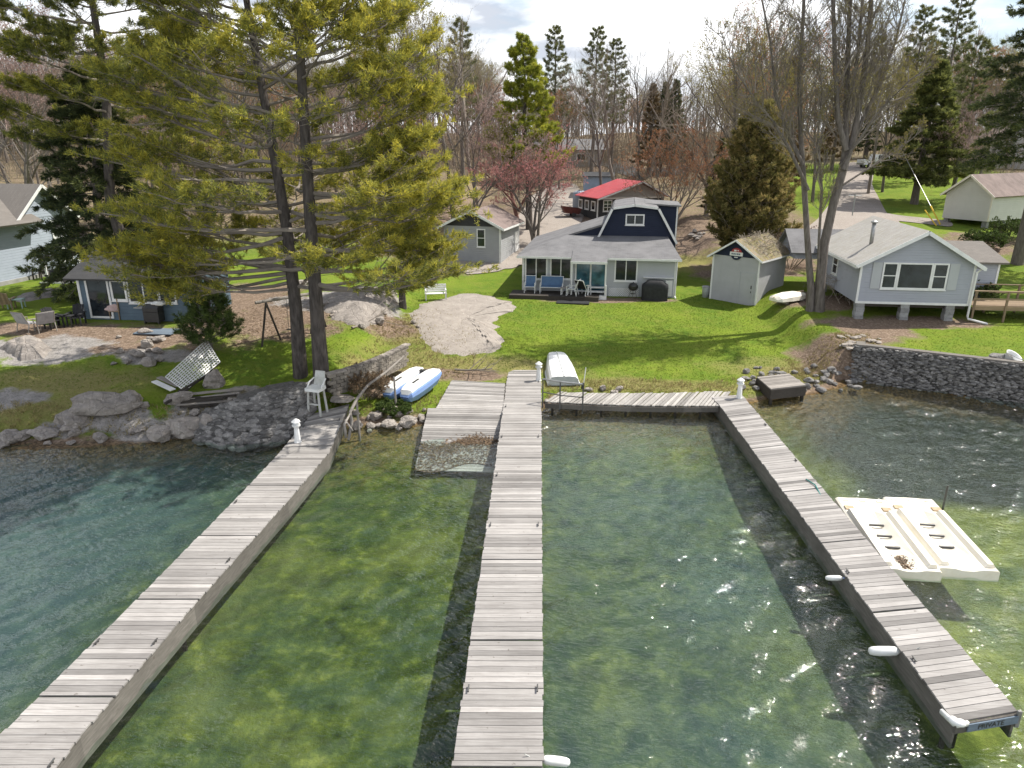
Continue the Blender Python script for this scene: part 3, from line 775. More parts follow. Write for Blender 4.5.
# launch ramp: two slabs of planks, the lower one running under water
def ramp():
    A, B = pix(452, 380, 0.62), pix(505, 383, 0.62)
    C, D = pix(436, 408, 0.42), pix(503, 409, 0.42)
    E, Fp = pix(428, 408, 0.42), pix(503, 409, 0.42)
    G, H = pix(415, 470, -0.30), pix(496, 472, -0.30)
    t = thing('launch_ramp', 'wide grey plank boat ramp sloping into the water left of the middle dock', 'boat ramp', tuple(E))
    rg = random.Random(4); mb = MB()
    for (a, b, c, d, n) in ((A, B, C, D, 0), (E, Fp, G, H, 0)):
        L = ((a + b) / 2 - (c + d) / 2).length; n = int(L / 0.15)
        for i in range(n):
            t0 = (i + 0.06) / n; t1 = (i + 0.94) / n
            ex = rg.uniform(-0.01, 0.02)
            P = [lerp(a, c, t0), lerp(b, d, t0), lerp(b, d, t1), lerp(a, c, t1)]
            P = [p + Vector((ex * (-1 if j in (0, 3) else 1), 0, rg.uniform(-0.003, 0.003))) for j, p in enumerate(P)]
            mb.add([tuple(p) for p in P] + [(p.x, p.y, p.z - 0.04) for p in P], [(3, 2, 1, 0), (4, 5, 6, 7), (0, 1, 5, 4), (1, 2, 6, 5), (2, 3, 7, 6), (3, 0, 4, 7)], 0, min(1, max(0, rg.gauss(0.55, 0.2))))
    mb.build('decking', M['dock'], t, world=True)
    fr = MB()
    for a, c in ((A, C), (B, D), (E, G), (Fp, H)):
        fr.beam(a - Vector((0, 0, 0.1)), c - Vector((0, 0, 0.1)), 0.06, 0.12)
    fr.build('frame', M['darkwood'], t, world=True)
    # band of wet leaves washed up on the planks at the waterline
    lf = MB(); N = 4200; P = []; T = []
    for i in range(N):
        f = min(1.0, max(0.0, rg.gauss(0.66 + 0.0, 0.05) if rg.random() < 0.4 else rg.uniform(0.6, 1.04))); s = rg.uniform(0.0, 1.0)
        f += 0.05 * math.sin(s * 7) - 0.09 * s
        if rg.random() > 1.1 - 0.2 * s: continue
        p = lerp(lerp(E, G, f), lerp(Fp, H, f), s) + Vector((0, 0, rg.uniform(0.006, 0.03)))
        a = rg.uniform(0, 6.28); r = rg.uniform(0.025, 0.06)
        tilt = rg.uniform(-0.4, 0.4)
        for k in range(4):
            b = a + k * math.pi / 2; rr = r * (1 if k % 2 else 0.45)
            P.append((p.x + rr * math.cos(b), p.y + rr * math.sin(b), p.z + rr * math.sin(b - a) * tilt))
        T.append(rg.random())
    lf.tris(P, len(T), T, 0, 4)
    lm = leafmat('wet_leaves', [(0.0, (0.05, 0.034, 0.022)), (0.5, (0.15, 0.10, 0.06)), (1.0, (0.27, 0.19, 0.125))], 0.1)
    tag(lf.build('leaves', lm, None, loc=tuple(E)), 'wet brown leaves washed up on the ramp planks', 'leaves', kind='stuff')
ramp()

# walkway along the shore
def walkway():
    A, B = pix(545, 401.5, 0.46), pix(719, 405.5, 0.46)
    C, D = pix(560, 392, 0.48), pix(731, 391, 0.48)
    t = thing('walkway', 'low sagging plank walkway along the shore between two docks', 'walkway', (A.x, A.y, 0))
    rg = random.Random(14); mb = MB(); n = 44
    for i in range(n):
        t0 = (i + 0.05 + rg.uniform(0, 0.12)) / n; t1 = (i + 0.9 + rg.uniform(0, 0.05)) / n
        sag = -0.07 * math.sin(math.pi * (t0)) + rg.uniform(-0.012, 0.012)
        e = rg.uniform(-0.05, 0.08)
        P = [lerp(A, B, t0), lerp(A, B, t1), lerp(C, D, t1), lerp(C, D, t0)]
        P[2] = P[2] + Vector((0, e, 0)); P[3] = P[3] + Vector((0, e, 0))
        P = [p + Vector((0, 0, sag)) for p in P]
        mb.add([tuple(p) for p in P] + [(p.x, p.y, p.z - 0.04) for p in P], [(0, 1, 2, 3), (7, 6, 5, 4), (0, 4, 5, 1), (1, 5, 6, 2), (2, 6, 7, 3), (3, 7, 4, 0)], 0, min(1, max(0, rg.gauss(0.55, 0.3))))
    mb.build('decking', M['walk'], t, world=True)
    fb = MB()
    pts = [lerp(A, B, k / 10) + Vector((0, -0.02, -0.17 - 0.07 * math.sin(math.pi * k / 10))) for k in range(11)]
    for a, b in zip(pts, pts[1:]): fb.beam(a, b, 0.05, 0.2)
    fb.build('side_beam', M['fascia'], t, world=True)
    for k in range(7):
        p = lerp(A, B, (k + 0.3) / 7) + Vector((0, 0.06, 0)); pm = MB()
        pm.box((p.x, p.y, 0.12), (0.09, 0.09, 0.55)); pm.build('post', M['darkwood'], t, world=True)
walkway()

# steel hand rail on the walkway
def handrail():
    a = pix(542.6, 401.0, 0.5); b = pix(559.8, 404.2, 0.48); c = pix(582.5, 406.3, 0.46)
    t = thing('handrail', 'grey pipe handrail on the walkway in front of the upturned boat', 'handrail', tuple(a))
    for p in (a, b, c):
        m = MB(); m.box((p.x, p.y - 0.05, 0.84), (0.055, 0.055, 1.25)); m.build('post', M['steel'], t, world=True)
    for h, r, nm in ((1.46, 0.035, 'top_rail'), (0.9, 0.022, 'lower_rail')):
        m = MB(); m.tube([(p.x, p.y - 0.05, h + dz) for p, dz in ((a, 0), (b, -0.02), (c, -0.05))], r, 8); m.build(nm, M['galv'] if nm == 'top_rail' else M['steel'], t, world=True)
handrail()

# white lamp posts on the docks
def lamp_post():
    t = thing('dock_lamp', 'white lighthouse shaped dock lamp at the shore end of the middle dock', 'dock lamp', (0, 0, 0), 0, 'white lamps on the docks')
    m = MB(); m.lathe([(0.13, 0), (0.135, 0.02), (0.115, 0.05), (0.085, 0.56), (0.085, 0.6)], 8); m.build('post', M['white'], t)
    m = MB(); m.lathe([(0.14, 0.6), (0.15, 0.62), (0.15, 0.66), (0.1, 0.665)], 8); m.build('collar', M['white'], t)
    m = MB(); m.lathe([(0.085, 0.665), (0.095, 0.72), (0.09, 0.76)], 12); m.build('lens', M['lamp_lens'], t, smooth=False)
    m = MB(); m.lathe([(0.165, 0.76), (0.155, 0.785), (0.06, 0.86), (0.02, 0.88)], 8); m.build('cap', M['white'], t)
    return t
p = pix(539, 380.6, ZD); lp = lamp_post(); lp.location = (p.x - 0.02, p.y, ZD)
p = pix(739, 398.0, ZD); copy_tree(lp, (p.x, p.y, ZD), 0.3, 1.0, 'white lighthouse shaped dock lamp where the walkway meets the dock')
p = pix(294.5, 442, ZD); copy_tree(lp, (p.x + 0.12, p.y, ZD), 0.1, 1.0, 'white lighthouse shaped dock lamp beside the rubble wall')

# rope of grey driftwood poles along the dock below the pine
def driftrail():
    t = thing('driftwood_rail', 'crooked bleached driftwood handrail climbing from the dock below the pine', 'handrail', tuple(pix(349, 425, 0.48)))
    A = [pix(348.5, 440, 0.49), pix(352, 421, 0.9), pix(350, 412, 1.25), pix(357, 399, 1.45), pix(368, 385, 1.55), pix(386, 372, 1.65), pix(404, 356, 1.75)]
    m = MB(); m.tube(A, [0.05, 0.06, 0.055, 0.06, 0.05, 0.055, 0.035], 7); m.build('rail', M['greywood'], t, world=True, smooth=True)
    m = MB(); m.tube([pix(346, 438, 0.49), pix(344.5, 424, 1.0), pix(350, 414, 1.2)], [0.05, 0.045, 0.03], 6); m.tube([pix(353, 431, 0.7), pix(345, 420, 1.0)], 0.03, 6); m.build('brace', M['greywood'], t, world=True, smooth=True)
    for px, py, zt in ((357, 399, 1.42), (394.5, 377, 1.6)):
        pt = pix(px, py, zt); g = height(pt.x, pt.y)
        m = MB(); m.tube([(pt.x, pt.y, min(g, 0.6) - 0.1), (pt.x - 0.02, pt.y, pt.z)], [0.05, 0.04], 7); m.build('post', M['greywood'], t, world=True)
driftrail()

# fenders
def fender():
    t = thing('fender', 'white boat fender lying at the near end of the middle dock', 'boat fender', (0, 0, 0), 0, 'white fenders hung from the docks')
    m = MB(); m.lathe([(0.02, -0.33), (0.07, -0.31), (0.10, -0.24), (0.11, -0.1), (0.11, 0.12), (0.10, 0.24), (0.06, 0.31), (0.03, 0.34), (0.03, 0.38)], 14); m.build('body', M['whiteplastic'], t, smooth=True)
    m = MB(); m.lathe([(0.045, 0.36), (0.045, 0.42), (0.02, 0.44)], 8); m.build('end_cap', M['hullblue'], t)
    m = MB(); m.tube([(0, 0, 0.42), (0.03, 0, 0.6), (0.1, 0, 0.75)], 0.012, 5); m.build('rope', M['dirtyplastic'], t)
    return t
fd = fender(); p = pix(556, 761, 0.36); fd.location = tuple(p); fd.rotation_euler = (0, RAD(-80), RAD(4)); fd.scale = (0.75,) * 3
for px, py, lab, rz, sc in ((834, 578, 'small white boat fender hanging beside the boat ports dock', 170, 0.6), (884, 651, 'large white boat fender hanging low on the dock nearest the sign', 172, 0.92)):
    p = pix(px, py, 0.33); c = copy_tree(fd, tuple(p), 0, sc, lab); c.rotation_euler = (0, RAD(-82), RAD(rz))

# floating boat ports
def port():
    t = thing('boat_port', 'cream plastic floating boat port alongside the dock, with a leaf filled corner', 'boat port', (0, 0, 0), 0, 'pair of cream floating boat ports')
    W, L = 1.52, 3.55
    m = MB()
    prof = lambda k: [(-W / 2, -0.12), (W / 2, -0.12), (W / 2, 0.15), (W / 2 - 0.06, 0.19), (0.36, 0.19), (0.20, 0.19 - 0.15 * k), (0.13, 0.19 - 0.2 * k), (0.0, 0.19 - 0.21 * k), (-0.13, 0.19 - 0.2 * k), (-0.20, 0.19 - 0.15 * k), (-0.36, 0.19), (-W / 2 + 0.06, 0.19), (-W / 2, 0.15)]
    ysec = [(0.0, 0.25), (0.03, 0.3), (0.6, 0.55), (1.4, 0.85), (2.2, 0.95), (2.7, 0.95), (2.95, 0.5), (3.15, 0.0), (L - 0.03, 0.0), (L, -0.05)]
    V = []; F = []; n = 13
    for y, k in ysec: V += [(x, y, z) for x, z in prof(k)]
    for i in range(len(ysec) - 1):
        for j in range(n):
            k2 = (j + 1) % n; F.append((i * n + j, i * n + k2, i * n + n + k2, i * n + n + j))
    F.append(tuple(range(n))); F.append(tuple(range(len(ysec) * n - 1, (len(ysec) - 1) * n - 1, -1)))
    m.add(V, F); m.build('hull', M['cream'], t)
    for sx in (-1, 1):
        m = MB()
        m.prism([(sx * 0.42, 0.188), (sx * 0.70, 0.188), (sx * 0.64, 0.30), (sx * 0.50, 0.30)], 0.12, 2.72, 'y'); m.build('deck_pad', M['cream'], t)
        m = MB(); m.box((sx * 0.55, 2.93, 0.20), (0.26, 0.2, 0.05)); m.build('socket', M['creamdark'], t)
    for i, y in enumerate((1.15, 1.7, 2.25)):
        m = MB(); m.tube([(-0.2, y, 0.08), (0.2, y, 0.08)], 0.034, 10); m.build('roller', M['blackmetal'], t)
    m = MB()
    for x in (-0.5, 0.0, 0.5): m.box((x, L - 0.16, 0.20), (0.16, 0.07, 0.03))
    m.build('cleats', M['cream'], t)
    return t
a = pix(836, 500, 0.2); b = pix(883, 572, 0.2); c2 = pix(941, 500, 0.2); dd = pix(998, 571, 0.2)
ax = math.atan2((a - b).y, (a - b).x) - math.pi / 2
pt = port()
near = lerp(b, dd, 0.25); nr2 = lerp(b, dd, 0.75)
L_ = ((a + c2) / 2 - (b + dd) / 2).length
pt.location = (near.x, near.y, 0.06); pt.rotation_euler = (0, 0, ax); s_ = (dd - b).length / 3.06
pt.scale = (s_, L_ / 3.55, 1)
cp = copy_tree(pt, (nr2.x, nr2.y, 0.06), ax, (s_, L_ / 3.55, 1), 'cream plastic floating boat port on the open water side')
lf = MB(); P = []; T = []; rg = random.Random(3)
Mw = Matrix.Translation(pt.location) @ Matrix.Rotation(ax, 4, 'Z')
for i in range(260):
    q_ = Mw @ Vector((rg.gauss(-0.02, 0.1) * s_, rg.uniform(0.12, 0.75), 0.10 + rg.uniform(0.0, 0.05)))
    r = rg.uniform(0.02, 0.05); a0 = rg.uniform(0, 6.28)
    for k in range(4):
        bb = a0 + k * math.pi / 2; rr = r * (1 if k % 2 else 0.5); P.append((q_.x + rr * math.cos(bb), q_.y + rr * math.sin(bb), q_.z + rg.uniform(-0.01, 0.01)))
    T.append(rg.random())
lf.tris(P, len(T), T, 0, 4)
tag(lf.build('leaf_litter', bpy.data.materials['wet_leaves'], None, loc=tuple(pt.location)), 'brown leaves caught in a boat port well', 'leaves', kind='stuff')
p = pix(943, 508, 0.0)
m = MB(); m.tube([(p.x, p.y, -1.9), (p.x, p.y, 0.75)], 0.03, 8)
tag(m.build('mooring_pole', M['steel'], None, loc=tuple(p)), 'thin grey mooring pole behind the cream boat ports', 'pole')

# green plastic line caught on the dock
p = q(826, 497)
m = MB(); m.tube([(q(806, 480)[0], q(806, 480)[1], ZD + 0.03), (q(815, 486)[0], q(815, 486)[1], ZD + 0.04), (q(822, 497)[0], q(822, 497)[1], 0.45), (q(829, 505)[0], q(829, 505)[1], 0.1)], 0.02, 6)
tag(m.build('mooring_line', simple('teal_rope', (0.05, 0.22, 0.2)), None, loc=(p[0], p[1], 0.6)), 'short teal mooring line over the dock edge by the boat ports', 'rope')

# upturned dinghy
def dinghy():
    b0 = at(564, 387); z0 = b0.z
    t = thing('dinghy', 'white dinghy turned upside down on the grass behind the handrail', 'dinghy', (b0.x, b0.y + 0.1, z0), RAD(4))
    L = 3.7
    def sec(f):
        w = 0.70 * (1 - 0.30 * max(0, (f - 0.35) / 0.65) ** 1.6); hgt = 0.46 + 0.14 * f - 0.1 * max(0, f - 0.85) / 0.15
        return [(-w, 0.04), (-w - 0.03, 0.0), (-w - 0.03, 0.07), (-w * 0.97, 0.09), (-w * 0.88, hgt * 0.72), (-w * 0.74, hgt * 0.93), (-w * 0.42, hgt), (-0.04, hgt), (0, hgt + 0.045), (0.04, hgt), (w * 0.42, hgt), (w * 0.74, hgt * 0.93), (w * 0.88, hgt * 0.72), (w * 0.97, 0.09), (w + 0.03, 0.07), (w + 0.03, 0.0), (w, 0.04)]
    S = [0, 0.02, 0.2, 0.4, 0.6, 0.8, 0.92, 1.0]; n = 17; V = []; F = []
    for f in S: V += [(x, f * L, z) for x, z in sec(f)]
    for i in range(len(S) - 1):
        for j in range(n - 1): F.append((i * n + j, i * n + j + 1, i * n + n + j + 1, i * n + n + j))
    m = MB(); m.add(V, F); m.build('hull', M['hullwhite'], t)
    m = MB(); m.prism([(x, z) for x, z in sec(0)], -0.02, 0.015, 'y'); m.prism([(x, z) for x, z in sec(1)], L - 0.01, L + 0.02, 'y'); m.build('transom', M['hullgrey'], t)
    m = MB()
    for x in (-0.45, -0.2, 0.2, 0.45): m.box((x, L * 0.52, 0.60 if abs(x) < 0.3 else 0.575), (0.03, L * 0.8, 0.02))
    for o_ in ():
        pass
    # an oar leaning in the grass beside it
    p0, p1 = at(583, 389), at(587, 372)
    o = MB(); o.tube([(p0.x, p0.y, p0.z + 0.05), (p0.x + 0.1, p0.y + 0.1, p0.z + 0.95)], 0.022, 6)
    ot = thing('oar', 'pale oar standing in the grass beside the upturned dinghy', 'oar', tuple(p0))
    o.build('shaft', M['white'], ot, world=True)
    o = MB(); o.box((p0.x - 0.015, p0.y - 0.01, p0.z + 0.1), (0.13, 0.03, 0.36)); o.build('blade', M['blackmetal'], ot, world=True)
dinghy()

# pedal boat
def pedal():
    c = at(413, 397)
    A, B = pix(390, 389, 0.9), pix(422, 371, 1.0)
    ang = math.atan2((B - A).y, (B - A).x)
    t = thing('pedal_boat', 'blue and white twin hull pedal boat pulled up on the bank', 'pedal boat', (c.x, c.y + 0.25, c.z + 0.16), ang)
    t.scale = (1.12, 1.12, 1.25)
    t.rotation_euler = (RAD(-3), RAD(-6), ang)
    L, w, gap = 2.3, 0.66, 0.72
    for s in (-1, 1):
        yc = s * gap / 2 * 1.08
        V = []; F = []; n = 10
        for x, wf, zt, zb in ((-1.12, 0.55, 0.30, 0.22), (-1.0, 0.85, 0.40, 0.06), (-0.6, 1.0, 0.45, 0.0), (0.2, 1.0, 0.45, 0.0), (0.8, 0.92, 0.44, 0.05), (1.12, 0.66, 0.42, 0.16), (1.2, 0.4, 0.36, 0.26)):
            h = w / 2 * wf
            V += [(x, yc + y, z) for y, z in ((-h * 0.6, zb), (h * 0.6, zb), (h * 0.9, zb + 0.06), (h, (zb + zt) / 2), (h, zt - 0.08), (h * 0.93, zt - 0.03), (h * 0.93 - 0.0, zt - 0.03), (-h * 0.93, zt - 0.03), (-h, zt - 0.08), (-h, (zb + zt) / 2))]
        m = MB()
        for i in range(6):
            for j in range(n):
                k = (j + 1) % n; F.append((i * n + j, i * n + k, i * n + n + k, i * n + n + j))
        F.append(tuple(range(n - 1, -1, -1))); F.append(tuple(range(6 * n, 7 * n)))
        m.add(V, F); m.build('hull', M['hullblue'], t, smooth=False)
        m = MB(); V = []; F = []
        for x, wf, zt in ((-1.06, 0.55, 0.31), (-0.96, 0.8, 0.43), (-0.55, 0.93, 0.50), (0.2, 0.93, 0.50), (0.78, 0.86, 0.49), (1.1, 0.6, 0.45), (1.17, 0.35, 0.38)):
            h = w / 2 * wf
            V += [(x, yc + y, z) for y, z in ((-h, zt - 0.08), (h, zt - 0.08), (h * 0.97, zt - 0.02), (h * 0.8, zt + 0.03), (-h * 0.8, zt + 0.03), (-h * 0.97, zt - 0.02))]
        for i in range(6):
            for j in range(6):
                k = (j + 1) % 6; F.append((i * 6 + j, i * 6 + k, i * 6 + 6 + k, i * 6 + 6 + j))
        F.append((5, 4, 3, 2, 1, 0)); F.append(tuple(range(36, 42)))
        m.add(V, F); m.build('deck', M['hullwhite'], t, smooth=False)
        m = MB(); m.box((-0.3, yc - 0.0, 0.537), (0.42, 0.09, 0.008)); m.build('hull_marking', M['blackmetal'], t)
    m = MB(); m.box((0.0, 0, 0.16), (1.5, 0.22, 0.12)); m.build('footwell', M['hullblue'], t)
    m = MB(); m.tube([(0.45, -0.16, 0.34), (0.45, 0.16, 0.34)], 0.025, 6); m.tube([(0.55, -0.16, 0.22), (0.55, 0.16, 0.22)], 0.05, 6); m.build('pedals', M['blackmetal'], t)
    m = MB(); m.box((0.78, 0, 0.38), (0.14, 0.3, 0.26)); m.build('seat_post', M['blackmetal'], t)
pedal()
# ------------------------------------------------------------------ measuring helpers
def zat(px, py, p):
    d = ray(px, py); return CAMZ + d.z * p.y / d.y

class Frame:
    """a building's own axes: origin at its front left foot, x along the front, y into the depth"""
    def __init__(s, p0, p1=None, ang=None):
        s.p = Vector((p0.x, p0.y, 0)); s.z = p0.z
        s.a = ang if ang is not None else math.atan2(p1.y - p0.y, p1.x - p0.x)
        s.x = Vector((math.cos(s.a), math.sin(s.a), 0)); s.y = Vector((-math.sin(s.a), math.cos(s.a), 0))
        s.W = (Vector((p1.x, p1.y, 0)) - s.p).length if p1 is not None else 0
    def front(s, px, py, c=0.0):
        d = ray(px, py); o = Vector((0, 0, CAMZ)); q0 = s.p + s.y * c
        t = (q0 - o).dot(s.y) / d.dot(s.y); h = o + d * t
        return ((h - s.p).dot(s.x), h.z - s.z)
    def side(s, px, py, c):
        d = ray(px, py); o = Vector((0, 0, CAMZ)); q0 = s.p + s.x * c
        t = (q0 - o).dot(s.x) / d.dot(s.x); h = o + d * t
        return ((h - s.p).dot(s.y), h.z - s.z)
    def world(s, x, y, z=0): return s.p + s.x * x + s.y * y + Vector((0, 0, s.z + z))
    def thing(s, name, label, cat): return thing(name, label, cat, (s.p.x, s.p.y, s.z), s.a)

def poly3(mb, pts, th, mi=0, tint=None):
    P = [Vector(p) for p in pts]; n = Vector((0, 0, 0))
    for i in range(len(P)): n += P[i].cross(P[(i + 1) % len(P)])
    n.normalize()
    if n.z < 0: n = -n; P.reverse()
    k = len(P)
    mb.add([tuple(p) for p in P] + [tuple(p - n * th) for p in P], [tuple(range(k)), tuple(range(2 * k - 1, k - 1, -1))] + [(i, k + i, k + (i + 1) % k, (i + 1) % k) for i in range(k)], mi, tint)

# ------------------------------------------------------------------ roads and gravel
def gravelmat():
    k = NT('gravel'); p = k.pos()
    n1 = k.noise(p, 0.6, 6, 0.65); n2 = k.noise(p, 9, 6, 0.8)
    c = k.mix(n1, (0.30, 0.26, 0.225), (0.46, 0.41, 0.365)); c = k.mix(k.ramp(n2, [(0.4, 0.6), (0.62, 0.0)]), c, (0.17, 0.145, 0.125))
    return k.done(k.principled(c, 0.95, 0.1, 0, k.bump(n2, 0.6, 0.03)))
M['gravel'] = gravelmat()
M['asphalt'] = simple('asphalt', (0.06, 0.06, 0.062), (0.085, 0.083, 0.08), 3, 0.9, bump=0.4, bscale=30)
def px_poly(pts): return [(lambda v: (v.x, v.y))(at(a, b)) for a, b in pts]
drape('driveway', blob(px_poly([(800, 245), (830, 205), (838, 180), (842, 165), (858, 163), (872, 172), (873, 185), (886, 212), (894, 226)]), 3, 0.3), 1.6, 0.06, M['gravel'])
drape('path', blob(px_poly([(872, 212), (902, 216), (930, 219), (950, 222), (950, 227), (925, 224), (895, 221), (874, 218)]), 5, 0.15), 1.2, 0.05, M['gravel'])
drape('gravel_yard', blob(px_poly([(445, 262), (472, 255), (505, 235), (540, 190), (575, 185), (583, 217), (566, 240), (530, 262), (512, 268), (470, 275)]), 4, 0.5), 1.5, 0.055, M['gravel'])
drape('road', blob(px_poly([(560, 160), (600, 165), (625, 176), (655, 178), (700, 170), (740, 166), (741, 163), (690, 165), (652, 169), (630, 168), (600, 160), (560, 155)]), 6, 0.4), 2.2, 0.08, M['asphalt'])

# bare granite ledges standing out of the grass
def ledge(name, label, pts, seed, rise, m, rgh=0.06):
    P = px_poly(pts)
    out = blob(P, seed, 0.28, 9)
    out = [(x + 0.22 * nz(x, y, 3.2, seed + 3) + 0.3 * nz(x, y, 1.4, seed + 5), y + 0.25 * nz(x, y, 3.0, seed + 4)) for x, y in out]
    c = Vector((sum(p[0] for p in out) / len(out), sum(p[1] for p in out) / len(out), 0))
    mb = MB(); V = []; F = []; R = 14; n = len(out)
    for r in range(R + 1):
        f = r / R
        for x, y in out:
            xx = c.x + (x - c.x) * f; yy = c.y + (y - c.y) * f
            e = rise * (1 - f ** 4) - 0.10 * f ** 6 + rgh * nz(xx, yy, 0.8, seed) * (1 - f) ** 0.3 + rgh * 0.5 * nz(xx, yy, 3.1, seed + 1) * (1 - f * f)
            V.append((xx, yy, height(xx, yy) + e))
    for r in range(R):
        for j in range(n):
            k = (j + 1) % n; F.append((r * n + j, r * n + k, r * n + n + k, r * n + n + j))
    mb.add(V, F, 0, 0.5)
    o = mb.build(name, m, None, smooth=True, loc=(c.x, c.y, height(c.x, c.y)))
    tag(o, label, 'rock')
ledge('rock_ledge', 'broad smooth pinkish granite ledge in the lawn below the grey bench', [(402, 314), (418, 300), (440, 296), (470, 290), (505, 296), (522, 306), (505, 316), (500, 328), (508, 350), (490, 362), (455, 361), (428, 354), (412, 335)], 31, 0.10, M['ledge'])
ledge('rock_ledge', 'rough pale granite outcrop behind the twin pine trunks', [(322, 296), (350, 287), (395, 289), (400, 300), (375, 306), (392, 314), (365, 330), (335, 322), (325, 310)], 33, 0.35, M['granite'], 0.22)
ledge('rock_ledge', 'grey granite slab in the shaded lawn near the left deck chairs', [(4, 343), (18, 340), (36, 342), (50, 348), (50, 356), (34, 360), (12, 357), (2, 351)], 35, 0.3, M['granite'], 0.3)
ledge('rock_ledge', 'low grey slab in the shady grass under the blue house', [(18, 296), (45, 288), (62, 290), (60, 296), (35, 301), (15, 303)], 36, 0.15, M['granite'], 0.08)

# ------------------------------------------------------------------ boulders
BG = 'boulders along the shoreline'
def boulder(p, r, seed, label, flat=(1, 0.8, 0.62), rot=None, m='granite', group=BG, sink=0.25, sub=3):
    mb = MB(); rg = random.Random(seed)
    mb.lump((0, 0, 0), r, seed, flat, sub, 0, 0.4 + rg.random() * 0.4, rg.uniform(0, 6.28) if rot is None else rot, 13, 0.26)
    o = mb.build('boulder', M[m], None, smooth=False); o.location = (p[0], p[1], p[2] + r * flat[2] * (1 - sink * 2)); tag(o, label, 'boulder', group)
    return o
def bp(px, py): return at(px, py)
def at0(px, py):
    p = at(px, py)
    return p
big = [(103, 411, 1.0, 'long tilted pale granite boulder in the grass bank above the dark water', (1.5, 0.62, 0.5), 0.35), (128, 405, 0.7, 'squarish granite boulder at the upper end of the long tilted one', (1, 0.8, 0.6), 0.2),
       (74, 424, 0.62, 'rounded grey boulder just left of the long tilted granite', (1.1, 0.8, 0.6), 0.5), (185, 432, 0.78, 'pale cracked granite block at the waterline left of the rubble wall', (1.15, 0.8, 0.7), 0.3),
       (160, 438, 0.58, 'smaller dark wet boulder left of the pale cracked block', (1.1, 0.9, 0.6), 0.1), (212, 428, 0.6, 'angular granite block between pale cracked block and rubble wall', (1, 0.8, 0.8), 1.0),
       (45, 437, 0.5, 'low grey boulder at the water below the mossy lawn', (1.2, 0.9, 0.55), 0.2), (8, 441, 0.5, 'dark boulder at the waterline on the left edge of the photo', (1.1, 0.9, 0.6), 0.4),
       (215, 385, 0.55, 'round pale boulder beside the lattice panel', (1, 0.9, 0.8), 0.4), (180, 402, 0.5, 'grey boulder under the pile of old boards', (1.2, 0.8, 0.6), 0.4),
       (408, 425, 0.40, 'smooth pinkish boulder nearest the launch ramp', (1.15, 0.85, 0.75), 0.5), (390, 427, 0.34, 'flat topped boulder left of the smooth pinkish one', (1.1, 0.9, 0.6), 1.1),
       (357, 428, 0.24, 'round white and grey stone at the foot of the driftwood rail', (1, 0.9, 0.95), 0.2), (371, 428, 0.22, 'small pale stone right of the round white one', (1, 0.9, 0.8), 0.6),
       (376, 418, 0.33, 'dark boulder behind the small pale stones', (1, 0.9, 0.7), 0.9), (398, 416, 0.3, 'grey boulder below the pedal boat stern', (1.1, 0.9, 0.65), 0.3),
       (305, 285, 0.5, 'grey boulder in the leaf litter beyond the pine', (1.3, 0.9, 0.5), 0.4)]
for i, (px, py, r, lab, fl, ro) in enumerate(big):
    boulder(at(px, py), r, 100 + i, lab, fl, ro)
rg = random.Random(21)
def scatter(n, box, rr, label, group, m='granite', sub=2, flat=(1, 0.85, 0.62)):
    for i in range(n):
        px, py = rg.uniform(box[0], box[2]), rg.uniform(box[1], box[3])
        p = at(px, py)
        if p.z < -0.35: continue
        boulder(p, rg.uniform(*rr), rg.randint(0, 99999), label, (flat[0] * rg.uniform(0.85, 1.3), flat[1], flat[2] * rg.uniform(0.8, 1.15)), None, m, group, 0.2, sub)
scatter(14, (0, 425, 150, 445), (0.14, 0.4), 'small grey rock at the waterline under the left lawn', 'small rocks under the left lawn')
scatter(9, (140, 395, 240, 442), (0.16, 0.42), 'grey rock tumbled on the bank below the lattice panel', 'rocks below the lattice panel')
scatter(20, (352, 408, 425, 434), (0.1, 0.22), 'small stone on the bank between driftwood rail and ramp', 'stones by the driftwood rail')
scatter(32, (546, 400, 715, 410), (0.08, 0.2), 'small stone under the shore walkway', 'stones under the walkway')
scatter(8, (585, 389, 625, 395), (0.12, 0.22), 'pale stone in the grass behind the shore walkway', 'stones behind the walkway')
scatter(60, (742, 368, 858, 392), (0.09, 0.26), 'jagged rubble stone on the bank between weathered platform and tall stone wall', 'rubble stones beside the wall', 'rubble')
scatter(22, (838, 333, 880, 352), (0.1, 0.24), 'flat pinkish stone lying on bare soil below the right cabin', 'flat stones below the cabin', 'ledge', 2, (1.2, 0.9, 0.35))
scatter(14, (100, 330, 160, 372), (0.15, 0.4), 'grey rock half sunk in shaded lawn before the slate blue cabin', 'rocks in the shaded lawn')
scatter(10, (320, 285, 420, 330), (0.15, 0.4), 'grey rock among brown leaves around the pale outcrop', 'rocks around the outcrop')
scatter(10, (688, 232, 705, 240), (0.2, 0.4), 'rock at the lawn edge behind the house', 'rocks behind the house')

